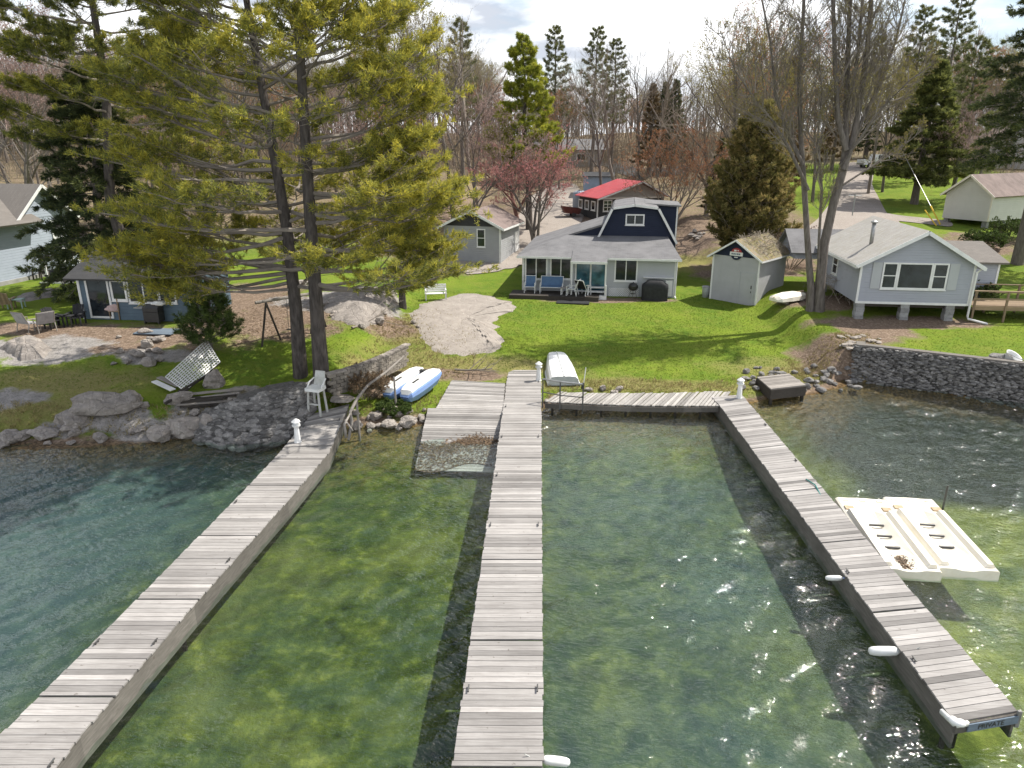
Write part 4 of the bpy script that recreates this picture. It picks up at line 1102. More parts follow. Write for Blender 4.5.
# ------------------------------------------------------------------ stone walls
def rubblewall(name, label, foot, top, seed, n, rr, depth=0.5, capm=None):
    """foot/top: matching polylines of world points; stones packed over the sloped face, with a solid core"""
    t = thing(name, label, 'stone wall', tuple(foot[0]))
    rg = random.Random(seed); mb = MB()
    core = MB()
    for (f0, t0), (f1, t1) in zip(zip(foot, top), zip(foot[1:], top[1:])):
        u = (f1 - f0); u.z = 0; u.normalize(); nb = Vector((-u.y, u.x, 0))
        V = [f0 + nb * 0.12 - Vector((0, 0, 0.6)), f1 + nb * 0.12 - Vector((0, 0, 0.6)), t1 + nb * 0.1, t0 + nb * 0.1, f0 + nb * (depth + 0.3) - Vector((0, 0, 0.6)), f1 + nb * (depth + 0.3) - Vector((0, 0, 0.6)), t1 + nb * depth, t0 + nb * depth]
        core.add([tuple(v) for v in V], [(0, 1, 2, 3), (5, 4, 7, 6), (3, 2, 6, 7), (0, 3, 7, 4), (1, 5, 6, 2)], 0, 0.15)
    core.build('core', M['rubble'], t, world=True)
    Ls = [(b - a).length for a, b in zip(foot, foot[1:])]; tot = sum(Ls)
    for i in range(n):
        s = rg.uniform(0, tot); k = 0
        while k < len(Ls) - 1 and s > Ls[k]: s -= Ls[k]; k += 1
        f = s / Ls[k]; v = rg.uniform(-0.12, 1.0)
        p = lerp(lerp(foot[k], foot[k + 1], f), lerp(top[k], top[k + 1], f), v)
        u = foot[k + 1] - foot[k]; ang = math.atan2(u.y, u.x)
        r = rg.uniform(*rr)
        mb.lump(tuple(p + Vector((rg.uniform(-.02, .02), rg.uniform(0.0, 0.14), 0))), r, rg.randint(0, 99999), (1.4, 0.8, 0.66), 1 if r < 0.09 else 2, 0, rg.random(), ang + rg.uniform(-0.4, 0.4), 3, 0.14)
    mb.build('stones', M['rubble'], t, world=True)
    if capm:
        c = MB()
        for a, b in zip(top, top[1:]):
            u = (b - a); u.z = 0; u.normalize(); nb = Vector((-u.y, u.x, 0))
            c.beam(a + nb * 0.24 + Vector((0, 0, 0.02)), b + nb * 0.24 + Vector((0, 0, 0.02)), 0.34, 0.09)
        c.build('cap', capm, t, world=True)
F_ = [pix(849, 372, 0.35), pix(852, 381, 0.0), pix(935, 392, 0.0), pix(1024, 404, 0.0), pix(1130, 424, 0.0)]
T_ = [pix(872, 353, 1.55), pix(860, 355, 1.6), pix(938, 364, 1.6), pix(1024, 373, 1.6), pix(1125, 388, 1.6)]
T_ = [Vector((lerp(f, t, 1.0).x if i == 0 else f.x + 0.05, f.y + (0.9 if i == 0 else 0.30), t.z)) for i, (f, t) in enumerate(zip(F_, T_))]
rubblewall('retaining_wall', 'tall dark fieldstone retaining wall with concrete cap by the right water', F_, T_, 2, 3600, (0.04, 0.105), 0.6, M['rooftan'])
F_ = [pix(196, 440, 0), pix(240, 445, 0.0), pix(275, 440, 0.0), pix(299, 427, 0.3), pix(312, 410, 0.6)]
T_ = [pix(205, 412, 0.75), pix(238, 402, 1.15), pix(272, 391, 1.4), pix(300, 386, 1.45), pix(316, 383, 1.4)]
rubblewall('retaining_wall', 'steep dark rubble wall under the pines beside the left dock', F_, T_, 8, 1200, (0.06, 0.2), 0.8)

def blockwall():
    P = [pix(330, 386, 1.1), pix(345, 382, 1.12), pix(365, 375, 1.15), pix(385, 366, 1.2), pix(400, 358, 1.25), pix(408, 353, 1.3)]
    t = thing('retaining_wall', 'curved tan block garden wall tapering up the bank from the pine trunk', 'stone wall', tuple(P[0]))
    rg = random.Random(6); mb = MB(); cap = MB()
    Ls = [(b - a).length for a, b in zip(P, P[1:])]; tot = sum(Ls)
    def at_s(s):
        k = 0
        while k < len(Ls) - 1 and s > Ls[k]: s -= Ls[k]; k += 1
        return lerp(P[k], P[k + 1], s / Ls[k]), (P[k + 1] - P[k]).normalized()
    for c in range(6):
        s = 0.1 + (c % 2) * 0.16
        while s < tot - 0.1:
            p, u = at_s(s); topz = 1.62 + 0.1 * (s / tot); z = topz - 0.1 - 0.145 * c
            if z > height(p.x, p.y - 0.25) - 0.25:
                mb.box((p.x, p.y + 0.02 * c * -1, z), (0.30, 0.22, 0.128), math.atan2(u.y, u.x) + rg.uniform(-0.04, 0.04), 0, rg.random())
            s += 0.325
    s = 0.1
    while s < tot:
        p, u = at_s(s); topz = 1.62 + 0.1 * (s / tot)
        cap.box((p.x, p.y + 0.03, topz), (0.4, 0.3, 0.07), math.atan2(u.y, u.x) + rg.uniform(-0.03, 0.03), 0, rg.random()); s += 0.42
    mb.build('blocks', M['blockwall'], t, world=True); cap.build('cap', M['granite'], t, world=True)
    a, _ = at_s(0.6)
    st = MB(); g = pix(342, 397, 0.75); st.lump((g.x, g.y, 0.68), 0.62, 5, (1.0, 0.75, 0.16), 3, cuts=6, rough=0.08)
    tag(st.build('step_stone', M['granite'], None, loc=(g.x, g.y, 0.68)), 'flat stone step at the top of the left dock', 'step')
blockwall()

# ------------------------------------------------------------------ main house
def main_house():
    f = Frame(at(523, 293.5), at(673.5, 298)); W = f.W
    t = f.thing('house', 'pale grey cottage with navy gambrel gable and low grey roof facing the lawn', 'house')
    e = f.front(523, 255)[1]
    D1 = 3.4
    m = MB(); m.box((W / 2, D1 / 2, e / 2 - 0.2), (W, D1, e + 0.4)); m.box((W / 2 + 0.0, D1 + 3.2, e / 2 - 0.2), (W - 0.02, 6.4, e + 0.4)); m.build('wall', M['wallgrey'], t)
    m = MB()
    for x in (0.0, W): m.box((x, -0.012, e / 2), (0.12, 0.03, e))
    m.box((W / 2, -0.012, e - 0.07), (W - 0.13, 0.026, 0.14)); m.build('trim', M['white'], t)
    # front and left roof planes
    kx, ky, rise = 2.55, 3.35, 0.92
    s = rise / (kx + 0.35)
    GB = [f.front(px, py, D1) for px, py in ((598, 240), (613.7, 208.5), (635, 205.5), (657.6, 208.5), (675.5, 243))]
    gl = GB[0][0]
    m = MB()
    poly3(m, [(-0.35, -0.45, e), (W + 0.3, -0.45, e), (W - 0.4, ky, e + rise), (kx, ky, e + rise)], 0.12)
    zg = e + s * (gl + 0.35)
    poly3(m, [(-0.35, -0.45, e + 0.003), (kx, ky, e + rise + 0.003), (gl + 0.4, ky + 0.001, zg + s * 0.4), (gl + 0.4, 9.6, zg + s * 0.4), (-0.35, 9.6, e + 0.003)], 0.12)
    # entry roof carried forward over the door
    xa, xb = f.front(572.5, 252)[0], f.front(608, 252)[0]
    poly3(m, [(xa, -1.15, e - 0.16), (xb, -1.15, e - 0.16), (xb, 0.6, e + 0.32), (xa, 0.6, e + 0.32)], 0.1)
    m.build('roof', M['roof'], t)
    m = MB(); m.prism([(kx - 0.1, e + 0.3), (gl + 0.5, e + 0.3), (gl + 0.5, zg + s * 0.3), (kx, e + rise - 0.06)], ky + 0.1, ky + 0.2, 'y'); m.build('inner_gable', M['navy'], t)
    m = MB(); m.box(((W - 0.05) / 2, -0.47, e - 0.065), (W + 0.68, 0.03, 0.13)); m.box(((xa + xb) / 2, -1.165, e - 0.22), (xb - xa + 0.04, 0.03, 0.15)); m.build('fascia', M['white'], t)
    m = MB()
    for x in (xa + 0.06, xb - 0.06): m.box((x, -1.05, (e - 0.28) / 2), (0.09, 0.09, e - 0.28))
    m.build('porch_post', M['white'], t)
    # gambrel block
    g = MB(); base = e - 0.2
    poly = [(GB[0][0], base), (GB[0][0], GB[0][1])] + GB[1:4] + [(GB[4][0], GB[4][1]), (GB[4][0], base)]
    g.prism(poly, D1 + 0.02, D1 + 6.2, 'y'); g.build('gable', M['navy'], t)
    r = MB(); ov = 0.28
    def off(a, b):  # slab along the gable outline edge
        A = Vector((a[0], 0, a[1])); B = Vector((b[0], 0, b[1])); n = (B - A).cross(Vector((0, 1, 0))).normalized()
        if n.z < 0: n = -n
        A = A + n * 0.09; B = B + n * 0.09
        return A, B
    for a, b in zip(GB, GB[1:]):
        A, B = off(a, b); r.slab((A.x, D1 - ov, A.z), (B.x, D1 - ov, B.z), (B.x, D1 + 6.4, B.z), (A.x, D1 + 6.4, A.z), 0.085)
    r.build('gambrel_roof', M['roof'], t)
    tr = MB()
    for a, b in zip(GB, GB[1:]):
        A, B = off(a, b)
        tr.beam((A.x, D1 - ov - 0.012, A.z - 0.06), (B.x, D1 - ov - 0.012, B.z - 0.06), 0.03, 0.15, up=Vector((0, 1, 0)) if False else Vector((0, 0, 1)))
    tr.build('rake_trim', M['white'], t)
    # dormer block right
    dx0, dz0 = f.front(663, 206.5, D1 + 2.0); dx1, _ = f.front(677.5, 206.5, D1 + 2.0)
    d = MB(); d.box(((dx0 + dx1) / 2 - 0.6, D1 + 3.7, (dz0 + base) / 2), (dx1 - dx0 + 1.2, 3.4, dz0 - base)); d.build('dormer', M['navy'], t)
    d = MB(); d.slab((dx0 - 1.2, D1 + 1.75, dz0 + 0.22), (dx1 + 0.25, D1 + 1.75, dz0 + 0.1), (dx1 + 0.25, D1 + 5.6, dz0 + 0.1), (dx0 - 1.2, D1 + 5.6, dz0 + 0.22), 0.1); d.build('dormer_roof', M['roof'], t)
    d = MB(); d.box((dx1 + 0.01, D1 + 1.985, (dz0 + base) / 2), (0.1, 0.03, dz0 - base)); d.build('dormer_trim', M['white'], t)
    a = f.front(625.3, 225, D1); b = f.front(644.8, 214.3, D1)
    window(t, (a[0], D1 + 0.02, a[1]), (1, 0, 0), b[0] - a[0], b[1] - a[1], 1, 0, 0.09)
    for (l, bt, rr, tp) in ((525, 279, 547.6, 256.6), (550, 279, 572, 256.6), (614, 281, 638.3, 257.5)):
        a = f.front(l, bt); b = f.front(rr, tp)
        window(t, (a[0], 0, a[1]), (1, 0, 0), b[0] - a[0], b[1] - a[1], 1, 0, 0.085)
    a = f.front(574.5, 290); b = f.front(607, 261)
    dd = MB(); w = b[0] - a[0]; h = b[1] - a[1]
    for x in (a[0] + 0.05, a[0] + w / 2, b[0] - 0.05): dd.box((x, -0.03, a[1] + h / 2), (0.09, 0.06, h))
    dd.box((a[0] + w / 2, -0.03, b[1] + 0.05), (w, 0.058, 0.1)); dd.box((a[0] + w / 2, -0.028, a[1] - 0.04), (w, 0.056, 0.08))
    door = dd.build('door', M['white'], t)
    for k in (0, 1):
        pn = MB(); pn.box((a[0] + w * (0.25 + 0.5 * k), -0.012, a[1] + h / 2), (w / 2 - 0.12, 0.02, h - 0.02)); pn.build('pane', M['glassblue'], door)
    # porch steps
    a = f.front(589, 285); b = f.front(606, 299)
    st = MB(); sw = b[0] - a[0]; sx = (a[0] + b[0]) / 2
    for k in range(3): st.box((sx, -0.35 - 0.3 * k, 0.62 - 0.22 * k), (sw, 0.34, 0.06))
    for x in (-1, 1):
        st.box((sx + x * sw / 2, -0.62, 0.33), (0.06, 1.1, 0.66))
        st.box((sx + x * sw / 2, -1.15, 0.45), (0.08, 0.08, 0.9)); 
    st.box((sx, -1.19, 0.12), (sw, 0.04, 0.24))
    st.build('steps', M['white'], t)
    # lattice skirting
    a = f.front(608, 299); b = f.front(639, 288.5); la = MB()
    x0, x1, z0, z1 = a[0], b[0], 0.0, b[1]; k = x0 - (z1 - z0)
    while k < x1:
        for sg in (1, -1):
            if sg > 0: p, q_ = (max(k, x0), z0 + max(0, x0 - k)), (min(k + (z1 - z0), x1), z0 + min(z1 - z0, x1 - k))
            else: p, q_ = (max(k, x0), z1 - max(0, x0 - k)), (min(k + (z1 - z0), x1), z1 - min(z1 - z0, x1 - k))
            la.beam((p[0], -0.03 - 0.012 * sg, p[1]), (q_[0], -0.03 - 0.012 * sg, q_[1]), 0.01, 0.04)
        k += 0.14
    la.build('lattice', M['white'], t)
    # satellite: downpipe and meter boxes on the right corner
    m = MB(); m.tube([(W + 0.06, -0.06, e - 0.1), (W + 0.06, -0.06, 0.15), (W + 0.1, -0.4, 0.06)], 0.045, 8); m.build('downpipe', M['white'], t)
    m = MB(); m.box((W - 0.35, -0.06, 0.62), (0.42, 0.12, 1.0)); m.box((W - 1.0, -0.10, 1.28), (1.9, 0.2, 0.05)); m.build('wall_shelf', M['white'], t)
    return f
HF = main_house()

def sling_chair(label, loc, rz, w=0.58, fab='bluefab', frame='white', grp=None, rec=0.22):
    t = thing('patio_chair', label, 'chair', loc, rz, grp)
    m = MB(); m.box((0, 0.0, 0.42), (w, 0.5, 0.03)); m.build('seat', M[fab], t)
    m = MB(); m.beam((0, 0.26, 0.44), (0, 0.26 + rec, 0.98), w, 0.03, up=Vector((1, 0, 0))) ; 
    m = MB(); m.slab((-w / 2, 0.25, 0.44), (w / 2, 0.25, 0.44), (w / 2, 0.25 + rec, 0.99), (-w / 2, 0.25 + rec, 0.99), 0.03); m.build('backrest', M[fab], t)
    for s in (-1, 1):
        x = s * (w / 2 + 0.03)
        m = MB(); m.tube([(x, -0.28, 0), (x, -0.26, 0.62), (x, 0.28, 0.66)], 0.025, 6); m.build('arm_frame', M[frame], t)
        m = MB(); m.tube([(x, 0.36, 0), (x, 0.25, 0.42), (x, 0.25 + rec, 1.0)], 0.025, 6); m.build('leg', M[frame], t)
    m = MB(); m.tube([(-w / 2 - .03, -0.26, 0.4), (w / 2 + .03, -0.26, 0.4)], 0.022, 6); m.tube([(-w / 2 - .03, 0.25 + rec, 1.0), (w / 2 + .03, 0.25 + rec, 1.0)], 0.022, 6); m.build('cross_bar', M[frame], t)
    return t
def hp(px, dy, z=0.24):
    x = HF.front(px, 290, -dy)[0]; w = HF.world(x, -dy); return (w.x, w.y, max(height(w.x, w.y), HF.z + z if z else 0))
A = HF.a
sling_chair('blue sling patio chair with white frame at the left corner of the cottage', hp(530, 0.75), A, 0.6)
sling_chair('wide blue two seat patio sofa with white frame under the cottage windows', hp(551.5, 0.75), A, 1.35)
sling_chair('white armchair turned sideways before the cottage door', hp(572, 1.2), A - RAD(100), 0.6, 'whiteplastic')
sling_chair('dark reclining patio chair beside the white cottage steps', hp(584, 1.0), A + RAD(150), 0.6, 'black', 'white', None, 0.4)
def low_table(label, loc, rz, w, d, h, top, leg, lw=0.05):
    t = thing('side_table', label, 'table', loc, rz)
    m = MB(); m.box((0, 0, h - 0.02), (w, d, 0.04)); m.build('table_top', M[top], t)
    for sx in (-1, 1):
        for sy in (-1, 1):
            m = MB(); m.box((sx * (w / 2 - lw), sy * (d / 2 - lw), (h - 0.04) / 2), (lw, lw, h - 0.04)); m.build('leg', M[leg], t)
    return t
low_table('small dark side table between blue sofa and white armchair', hp(564.5, 1.0), A, 0.5, 0.5, 0.45, 'greywood', 'white')
p = at(573, 303)
m = MB(); m.box((0, 0, 0.04), (2.0, 0.8, 0.06)); o = m.build('door_mat', M['black']); o.location = (p.x, p.y, p.z); o.rotation_euler = (0, 0, A); tag(o, 'black rubber mat on the lawn before the cottage chairs', 'mat')
m = MB(); m.box((0, 0, -0.13), (5.6, 1.7, 0.3)); p = HF.world(2.15, -0.88, 0.22); o = m.build('patio_deck', M['darkwood']); o.location = (p.x, p.y, p.z); o.rotation_euler = (0, 0, A); tag(o, 'low dark plank deck under the cottage furniture', 'deck')

def grills():
    p = Vector(hp(633, 0.6, 0))
    t = thing('kettle_grill', 'round black kettle grill before the white lattice', 'grill', tuple(p), A)
    m = MB(); m.lathe([(0.08, 0.5), (0.22, 0.56), (0.30, 0.68), (0.31, 0.72)], 18); m.build('bowl', M['blackmetal'], t, smooth=True)
    m = MB(); m.lathe([(0.31, 0.725), (0.29, 0.84), (0.2, 0.95), (0.05, 1.0), (0.03, 1.05), (0.02, 1.06)], 18); m.build('lid', M['blackmetal'], t, smooth=True)
    for k in range(3):
        a = k * 2.094 + 0.5; m = MB(); m.tube([(0.14 * math.cos(a), 0.14 * math.sin(a), 0.56), (0.30 * math.cos(a), 0.30 * math.sin(a), 0.02)], 0.014, 6); m.build('leg', M['steel'], t)
    m = MB(); m.lathe([(0.13, 0.3), (0.16, 0.31), (0.16, 0.325), (0.02, 0.33)], 12); m.build('ash_tray', M['steel'], t)
    p = Vector(hp(655, 0.75, 0))
    t = thing('gas_grill', 'large gas grill hidden under a black cover at the cottage wall', 'grill', tuple(p), A)
    V = []; F = []; n = 24
    prof = [(0.0, 0.80, 0.42), (0.35, 0.80, 0.42), (0.75, 0.82, 0.42), (0.95, 0.80, 0.40), (1.08, 0.60, 0.36), (1.2, 0.50, 0.28), (1.24, 0.40, 0.2)]
    for z, a, b in prof:
        for j in range(n):
            th = 2 * math.pi * j / n; c, s = math.cos(th), math.sin(th); k = 1 + 0.045 * math.sin(th * 9) * (1 - z / 1.3)
            V.append((a * k * math.copysign(abs(c) ** 0.5, c), b * k * math.copysign(abs(s) ** 0.5, s), z))
    for i in range(len(prof) - 1):
        for j in range(n): kk = (j + 1) % n; F.append((i * n + j, i * n + kk, i * n + n + kk, i * n + n + j))
    F.append(tuple(range((len(prof) - 1) * n, len(prof) * n)))
    m = MB(); m.add(V, F); m.build('cover', M['black'], t, smooth=True)
    for s in (-1, 1):
        m = MB(); m.tube([(s * 0.6 - 0.03, 0, 0.04), (s * 0.6 + 0.03, 0, 0.04)], 0.07, 12); m.build('wheel', M['blackmetal'], t)
grills()
def propane(label, loc, r, h):
    t = thing('gas_tank', label, 'gas tank', loc)
    m = MB(); m.lathe([(r * 0.85, 0.0), (r * 0.85, 0.06), (r * 0.9, 0.09), (r, 0.16), (r, h * 0.78), (r * 0.93, h * 0.86), (r * 0.7, h * 0.92), (r * 0.4, h * 0.945)], 20); m.build('body', M['whiteplastic'], t, smooth=True)
    m = MB(); m.lathe([(r * 0.42, h * 0.94), (r * 0.44, h * 1.04), (r * 0.38, h * 1.04), (r * 0.36, h * 0.95)], 12); m.build('collar', M['white'], t)
    m = MB(); m.tube([(0, 0, h * 0.94), (0, 0, h * 1.02)], 0.03, 8); m.build('valve', M['galv'], t)
propane('fat white gas tank at the right corner of the cottage', hp(679.5, 287), 0.42, 1.35)
propane('white gas tank against the brown roofed grey cottage', hp(506, 264), 0.24, 0.95)

# ------------------------------------------------------------------ garden shed
def shed():
    p0, p1 = at(710, 298.5), at(755, 306.6)
    f = Frame(p0, p1); f.a = RAD(-40); f = Frame(p0, None, RAD(-40))
    W = f.front(755, 306)[0]; h = f.front(713, 254)[1]; ap = f.front(737.7, 241)
    D = 4.0
    t = f.thing('garden_shed', 'light grey garden shed with navy gable, round sign and mossy littered roof', 'shed')
    m = MB(); m.box((W / 2, D / 2, h / 2 - 0.15), (W, D, h + 0.3)); m.build('wall', M['wallshed'], t)
    ax, az = W / 2, h + 0.95
    g = MB(); g.prism([(0.0, h), (W, h), (ax, az)], -0.02, D + 0.02, 'y'); g.build('gable', M['navy'], t)
    r = MB(); sl = (az - h) / ax
    for s in (-1, 1):
        xe = ax + s * (ax + 0.28); ze = az - sl * (ax + 0.28) + 0.1
        r.slab((xe, -0.32, ze), (ax, -0.32, az + 0.1), (ax, D + 0.3, az + 0.1), (xe, D + 0.3, ze), 0.09)
    r.build('roof', M['roofmoss'], t)
    tr = MB()
    for s in (-1, 1):
        xe = ax + s * (ax + 0.28); ze = az - sl * (ax + 0.28) + 0.03
        tr.beam((xe, -0.335, ze), (ax, -0.335, az + 0.03), 0.03, 0.1)
        tr.beam((xe, -0.33, ze), (xe, D + 0.3, ze), 0.03, 0.1)
    for x in (0.0, W): tr.box((x, -0.012, h / 2), (0.1, 0.03, h))
    tr.build('trim', M['white'], t)
    a = W * 0.62
    d = MB()
    for x in (a, W - 0.22): d.box((x, -0.012, 0.95), (0.035, 0.022, 1.9))
    d.box(((a + W - 0.22) / 2, -0.012, 1.9), (W - 0.22 - a, 0.022, 0.035)); d.build('door_trim', M['wallgrey'], t)
    d = MB(); d.box(((a + W - 0.22) / 2, -0.008, 0.94), (W - 0.22 - a - 0.045, 0.012, 1.86)); door = d.build('door', M['wallshed'], t)
    d = MB(); d.box((W - 0.36, -0.03, 1.05), (0.05, 0.03, 0.2)); d.box((W - 0.36, -0.025, 0.75), (0.04, 0.02, 0.12)); d.build('handle', M['blackmetal'], door)
    # round sign: red top, white band, blue bottom
    s = thing('round_sign', 'round red, white and blue sign on the shed gable', 'sign', tuple(f.world(ax + 0.0, -0.05, h + 0.16)), f.a)
    R = 0.36; N = 40
    def seg(z0, z1, y0, name, mat, ext=0.0):
        m = MB(); pts = []
        for i in range(N):
            th = 2 * math.pi * i / N; z = max(z0, min(z1, R * math.sin(th))); x = math.copysign(math.sqrt(max(0, R * R - z * z)), math.cos(th))
            pts.append((x + (math.copysign(ext, x)), z))
        out = []
        for q_ in pts:
            if not out or (abs(q_[0] - out[-1][0]) + abs(q_[1] - out[-1][1])) > 1e-4: out.append(q_)
        m.prism(out, y0, 0, 'y'); m.build(name, mat, s)
    seg(0.115, R, -0.03, 'upper_field', M['red']); seg(-R, -0.12, -0.03, 'lower_field', M['navy'])
    m = MB(); m.box((0, -0.018, 0), (0.82, 0.036, 0.225)); m.build('band', M['white'], s)
    m = MB()
    for x, w in ((-0.26, 0.09), (-0.14, 0.09), (-0.03, 0.07), (0.08, 0.09), (0.2, 0.11)): m.box((x, -0.038, 0.0), (w, 0.006, 0.1))
    m.build('lettering', M['bluewood'], s)
    m = MB(); m.box((0, -0.033, -0.2), (0.22, 0.008, 0.05)); m.box((-0.08, -0.033, 0.2), (0.16, 0.008, 0.1)); m.box((0.1, -0.033, 0.21), (0.08, 0.008, 0.07)); m.build('emblem', M['white'], s)
    # dead brush lying on the roof
    rg = random.Random(5); b = MB()
    for i in range(420):
        x = rg.uniform(ax - 0.3, W + 0.2); y = rg.uniform(0.3, D + 0.2); z = az - sl * abs(x - ax) + 0.13
        a_ = rg.uniform(0, 6.28); l = rg.uniform(0.15, 0.6)
        b.beam((x, y, z), (x + l * math.cos(a_), y + l * math.sin(a_), z + rg.uniform(0.02, 0.28)), 0.012, 0.012)
    w0 = f.world(0, 0, 0)
    o = b.build('brush', M['twig_tan'], None); o.location = w0; o.rotation_euler = (0, 0, f.a); tag(o, 'dry twigs and brush heaped on the shed roof', 'brush', kind='stuff')
    return f
SF = shed()
p = at(705.5, 297)
t = thing('bin', 'small grey bin standing at the left corner of the garden shed', 'bin', tuple(p))
m = MB(); m.lathe([(0.22, 0), (0.26, 0.62), (0.27, 0.64)], 14); m.build('body', M['hullgrey'], t, smooth=True)
m = MB(); m.lathe([(0.28, 0.645), (0.27, 0.69), (0.1, 0.73)], 14); m.build('lid', M['greyfab'], t, smooth=True)
p = at(788, 301)
t = thing('rowboat', 'cream upturned rowboat on blocks between shed and bare tree', 'rowboat', tuple(p), RAD(30))
m = MB(); V = []; F = []
for x, w, z in ((-1.2, 0.3, 0.3), (-1.0, 0.52, 0.42), (-0.3, 0.62, 0.5), (0.5, 0.58, 0.5), (1.0, 0.36, 0.44), (1.35, 0.06, 0.34)):
    V += [(x, -w, 0.12), (x, -w * 0.9, z * 0.7), (x, -w * 0.4, z), (x, w * 0.4, z), (x, w * 0.9, z * 0.7), (x, w, 0.12)]
for i in range(5):
    for j in range(5): F.append((i * 6 + j, i * 6 + j + 1, i * 6 + 7 + j, i * 6 + 6 + j))
F.append((0, 1, 2, 3, 4, 5)); F.append((35, 34, 33, 32, 31, 30)); m.add(V, F); m.build('hull', M['cream'], t, smooth=False)
m = MB(); m.beam((-1.2, 0, 0.32), (1.2, 0, 0.5), 0.05, 0.06); m.build('keel', M['creamdark'], t)
m = MB(); m.box((-0.6, 0, 0.05), (0.2, 1.0, 0.16)); m.box((0.7, 0, 0.05), (0.2, 0.9, 0.16)); m.build('blocks', M['greywood'], t)

# ------------------------------------------------------------------ right cabin on piers
def right_cabin():
    g0 = at(853.5, 319)
    f = Frame(g0, None, RAD(-5))
    t = f.thing('cabin', 'grey blue sided cabin with white triple window standing on concrete piers', 'cabin')
    zf = f.front(855, 303)[1]; W = f.front(968, 303)[0]; ze = f.front(857, 262)[1]; ax, az = f.front(921, 232)
    ax = W / 2 + 0.1; D = 7.4
    m = MB(); m.prism([(0, zf), (W, zf), (W, ze), (ax, az), (0, ze)], 0, D, 'y'); m.build('wall', M['vinyl'], t)
    m = MB()
    m.box((0.0, -0.014, (zf + ze) / 2), (0.11, 0.03, ze - zf)); m.box((W, -0.014, (zf + ze) / 2), (0.11, 0.03, ze - zf)); m.box((W / 2, -0.012, zf + 0.05), (W - 0.12, 0.026, 0.12)); m.build('trim', M['white'], t)
    r = MB(); sl0 = (az - ze) / ax; sl1 = (az - ze) / (W - ax)
    for s, sl in ((-1, sl0), (1, sl1)):
        xe = -0.35 if s < 0 else W + 0.35
        zz = az - sl * abs(xe - ax) + 0.1
        r.slab((xe, -0.35, zz), (ax, -0.35, az + 0.1), (ax, D + 0.3, az + 0.1), (xe, D + 0.3, zz), 0.09)
    r.build('roof', M['roofpale'], t)
    tr = MB()
    for s, sl in ((-1, sl0), (1, sl1)):
        xe = -0.35 if s < 0 else W + 0.35; zz = az - sl * abs(xe - ax) + 0.0
        tr.beam((xe, -0.365, zz), (ax, -0.365, az + 0.0), 0.03, 0.18); tr.beam((xe + s * 0.02, -0.36, zz), (xe + s * 0.02, D + 0.3, zz), 0.03, 0.16)
    tr.build('fascia', M['white'], t)
    # rear wing with crossing ridge
    rw = MB(); rw.prism([(D - 0.5, ze - 0.9), (D + 3.0, ze - 0.9), (D + 3.0, ze - 0.4), (D + 1.4, ze + 0.6), (D - 0.5, ze - 0.4)], -1.6, W - 0.9, 'x'); rw.build('rear_wing', M['vinyl'], t)
    rr = MB()
    rr.slab((-1.9, D - 0.8, ze - 0.5), (W - 0.7, D - 0.8, ze - 0.5), (W - 0.7, D + 1.4, ze + 0.7), (-1.9, D + 1.4, ze + 0.7), 0.09)
    rr.slab((-1.9, D + 3.3, ze - 0.5), (W - 0.7, D + 3.3, ze - 0.5), (W - 0.7, D + 1.4, ze + 0.7), (-1.9, D + 1.4, ze + 0.7), 0.09); rr.build('rear_roof', M['roof'], t)
    # triple window and shutters
    L, R_ = f.front(879.5, 288.5), f.front(950, 263.5)
    x0, x1, z0, z1 = L[0], R_[0], L[1], R_[1]; w = x1 - x0
    window(t, (x0, 0, z0), (1, 0, 0), w * 0.235, z1 - z0, 0, 1, 0.08)
    window(t, (x0 + w * 0.238, 0, z0), (1, 0, 0), w * 0.524, z1 - z0, 0, 0, 0.08)
    window(t, (x0 + w * 0.765, 0, z0), (1, 0, 0), w * 0.235, z1 - z0, 0, 1, 0.08)
    for x in (x0 - 0.27, x1 + 0.27):
        m = MB(); m.box((x, -0.02, (z0 + z1) / 2), (0.46, 0.04, z1 - z0)); m.build('shutter', M['wallgrey'], t)
    # side windows on the left wall
    window(t, (0, 4.6, zf + 0.8), (0, -1, 0), 0.9, 1.1, 0, 1, 0.08)
    # piers and floor beams
    for px in (859, 904, 949):
        x = f.front(px, 316)[0]
        m = MB()
        for k in range(5): m.box((x + (0.01 if k % 2 else -0.01), 0.22, -0.3 + k * (zf + 0.3) / 5 + (zf + 0.3) / 10), (0.42, 0.42, (zf + 0.3) / 5 - 0.012), 0, 0, rnd.random())
        m.build('pier', M['block'], t)
        m = MB(); m.box((x, D - 0.6, zf / 2 - 0.2), (0.4, 0.4, zf + 0.4)); m.build('pier', M['block'], t)
    m = MB()
    for y in (0.25, D / 2, D - 0.3): m.box((W / 2, y, zf - 0.1), (W - 0.1, 0.15, 0.18))
    m.build('floor_beam', M['darkwood'], t)
    # downpipe
    m = MB(); m.tube([(W + 0.3, -0.3, ze - 0.08), (W + 0.08, -0.1, ze - 0.4), (W + 0.07, -0.08, 0.35), (W + 0.1, -0.1, 0.2), (W + 0.9, -0.5, 0.04)], 0.055, 8); m.build('downpipe', M['white'], t)
    # stove pipe
    s = f.front(871.5, 241, 2.2); zp = az - sl0 * (ax - s[0])
    m = MB(); m.tube([(s[0], 2.2, zp - 0.1), (s[0], 2.2, zp + 1.2)], 0.1, 10); cp_ = m.build('stovepipe', M['galv'], t, smooth=True)
    m = MB(); m.lathe([(0.18, zp + 1.2), (0.18, zp + 1.26), (0.02, zp + 1.34)], 10, (s[0], 2.2, 0)); m.build('cap', M['galv'], cp_)
    m = MB(); m.tube([(ax - 0.9, D + 1.2, az), (ax - 0.9, D + 1.2, az + 1.3)], 0.03, 6); m.tube([(ax - 1.3, D + 1.2, az + 1.2), (ax - 0.5, D + 1.2, az + 1.2)], 0.03, 6); m.build('antenna', M['galv'], t)
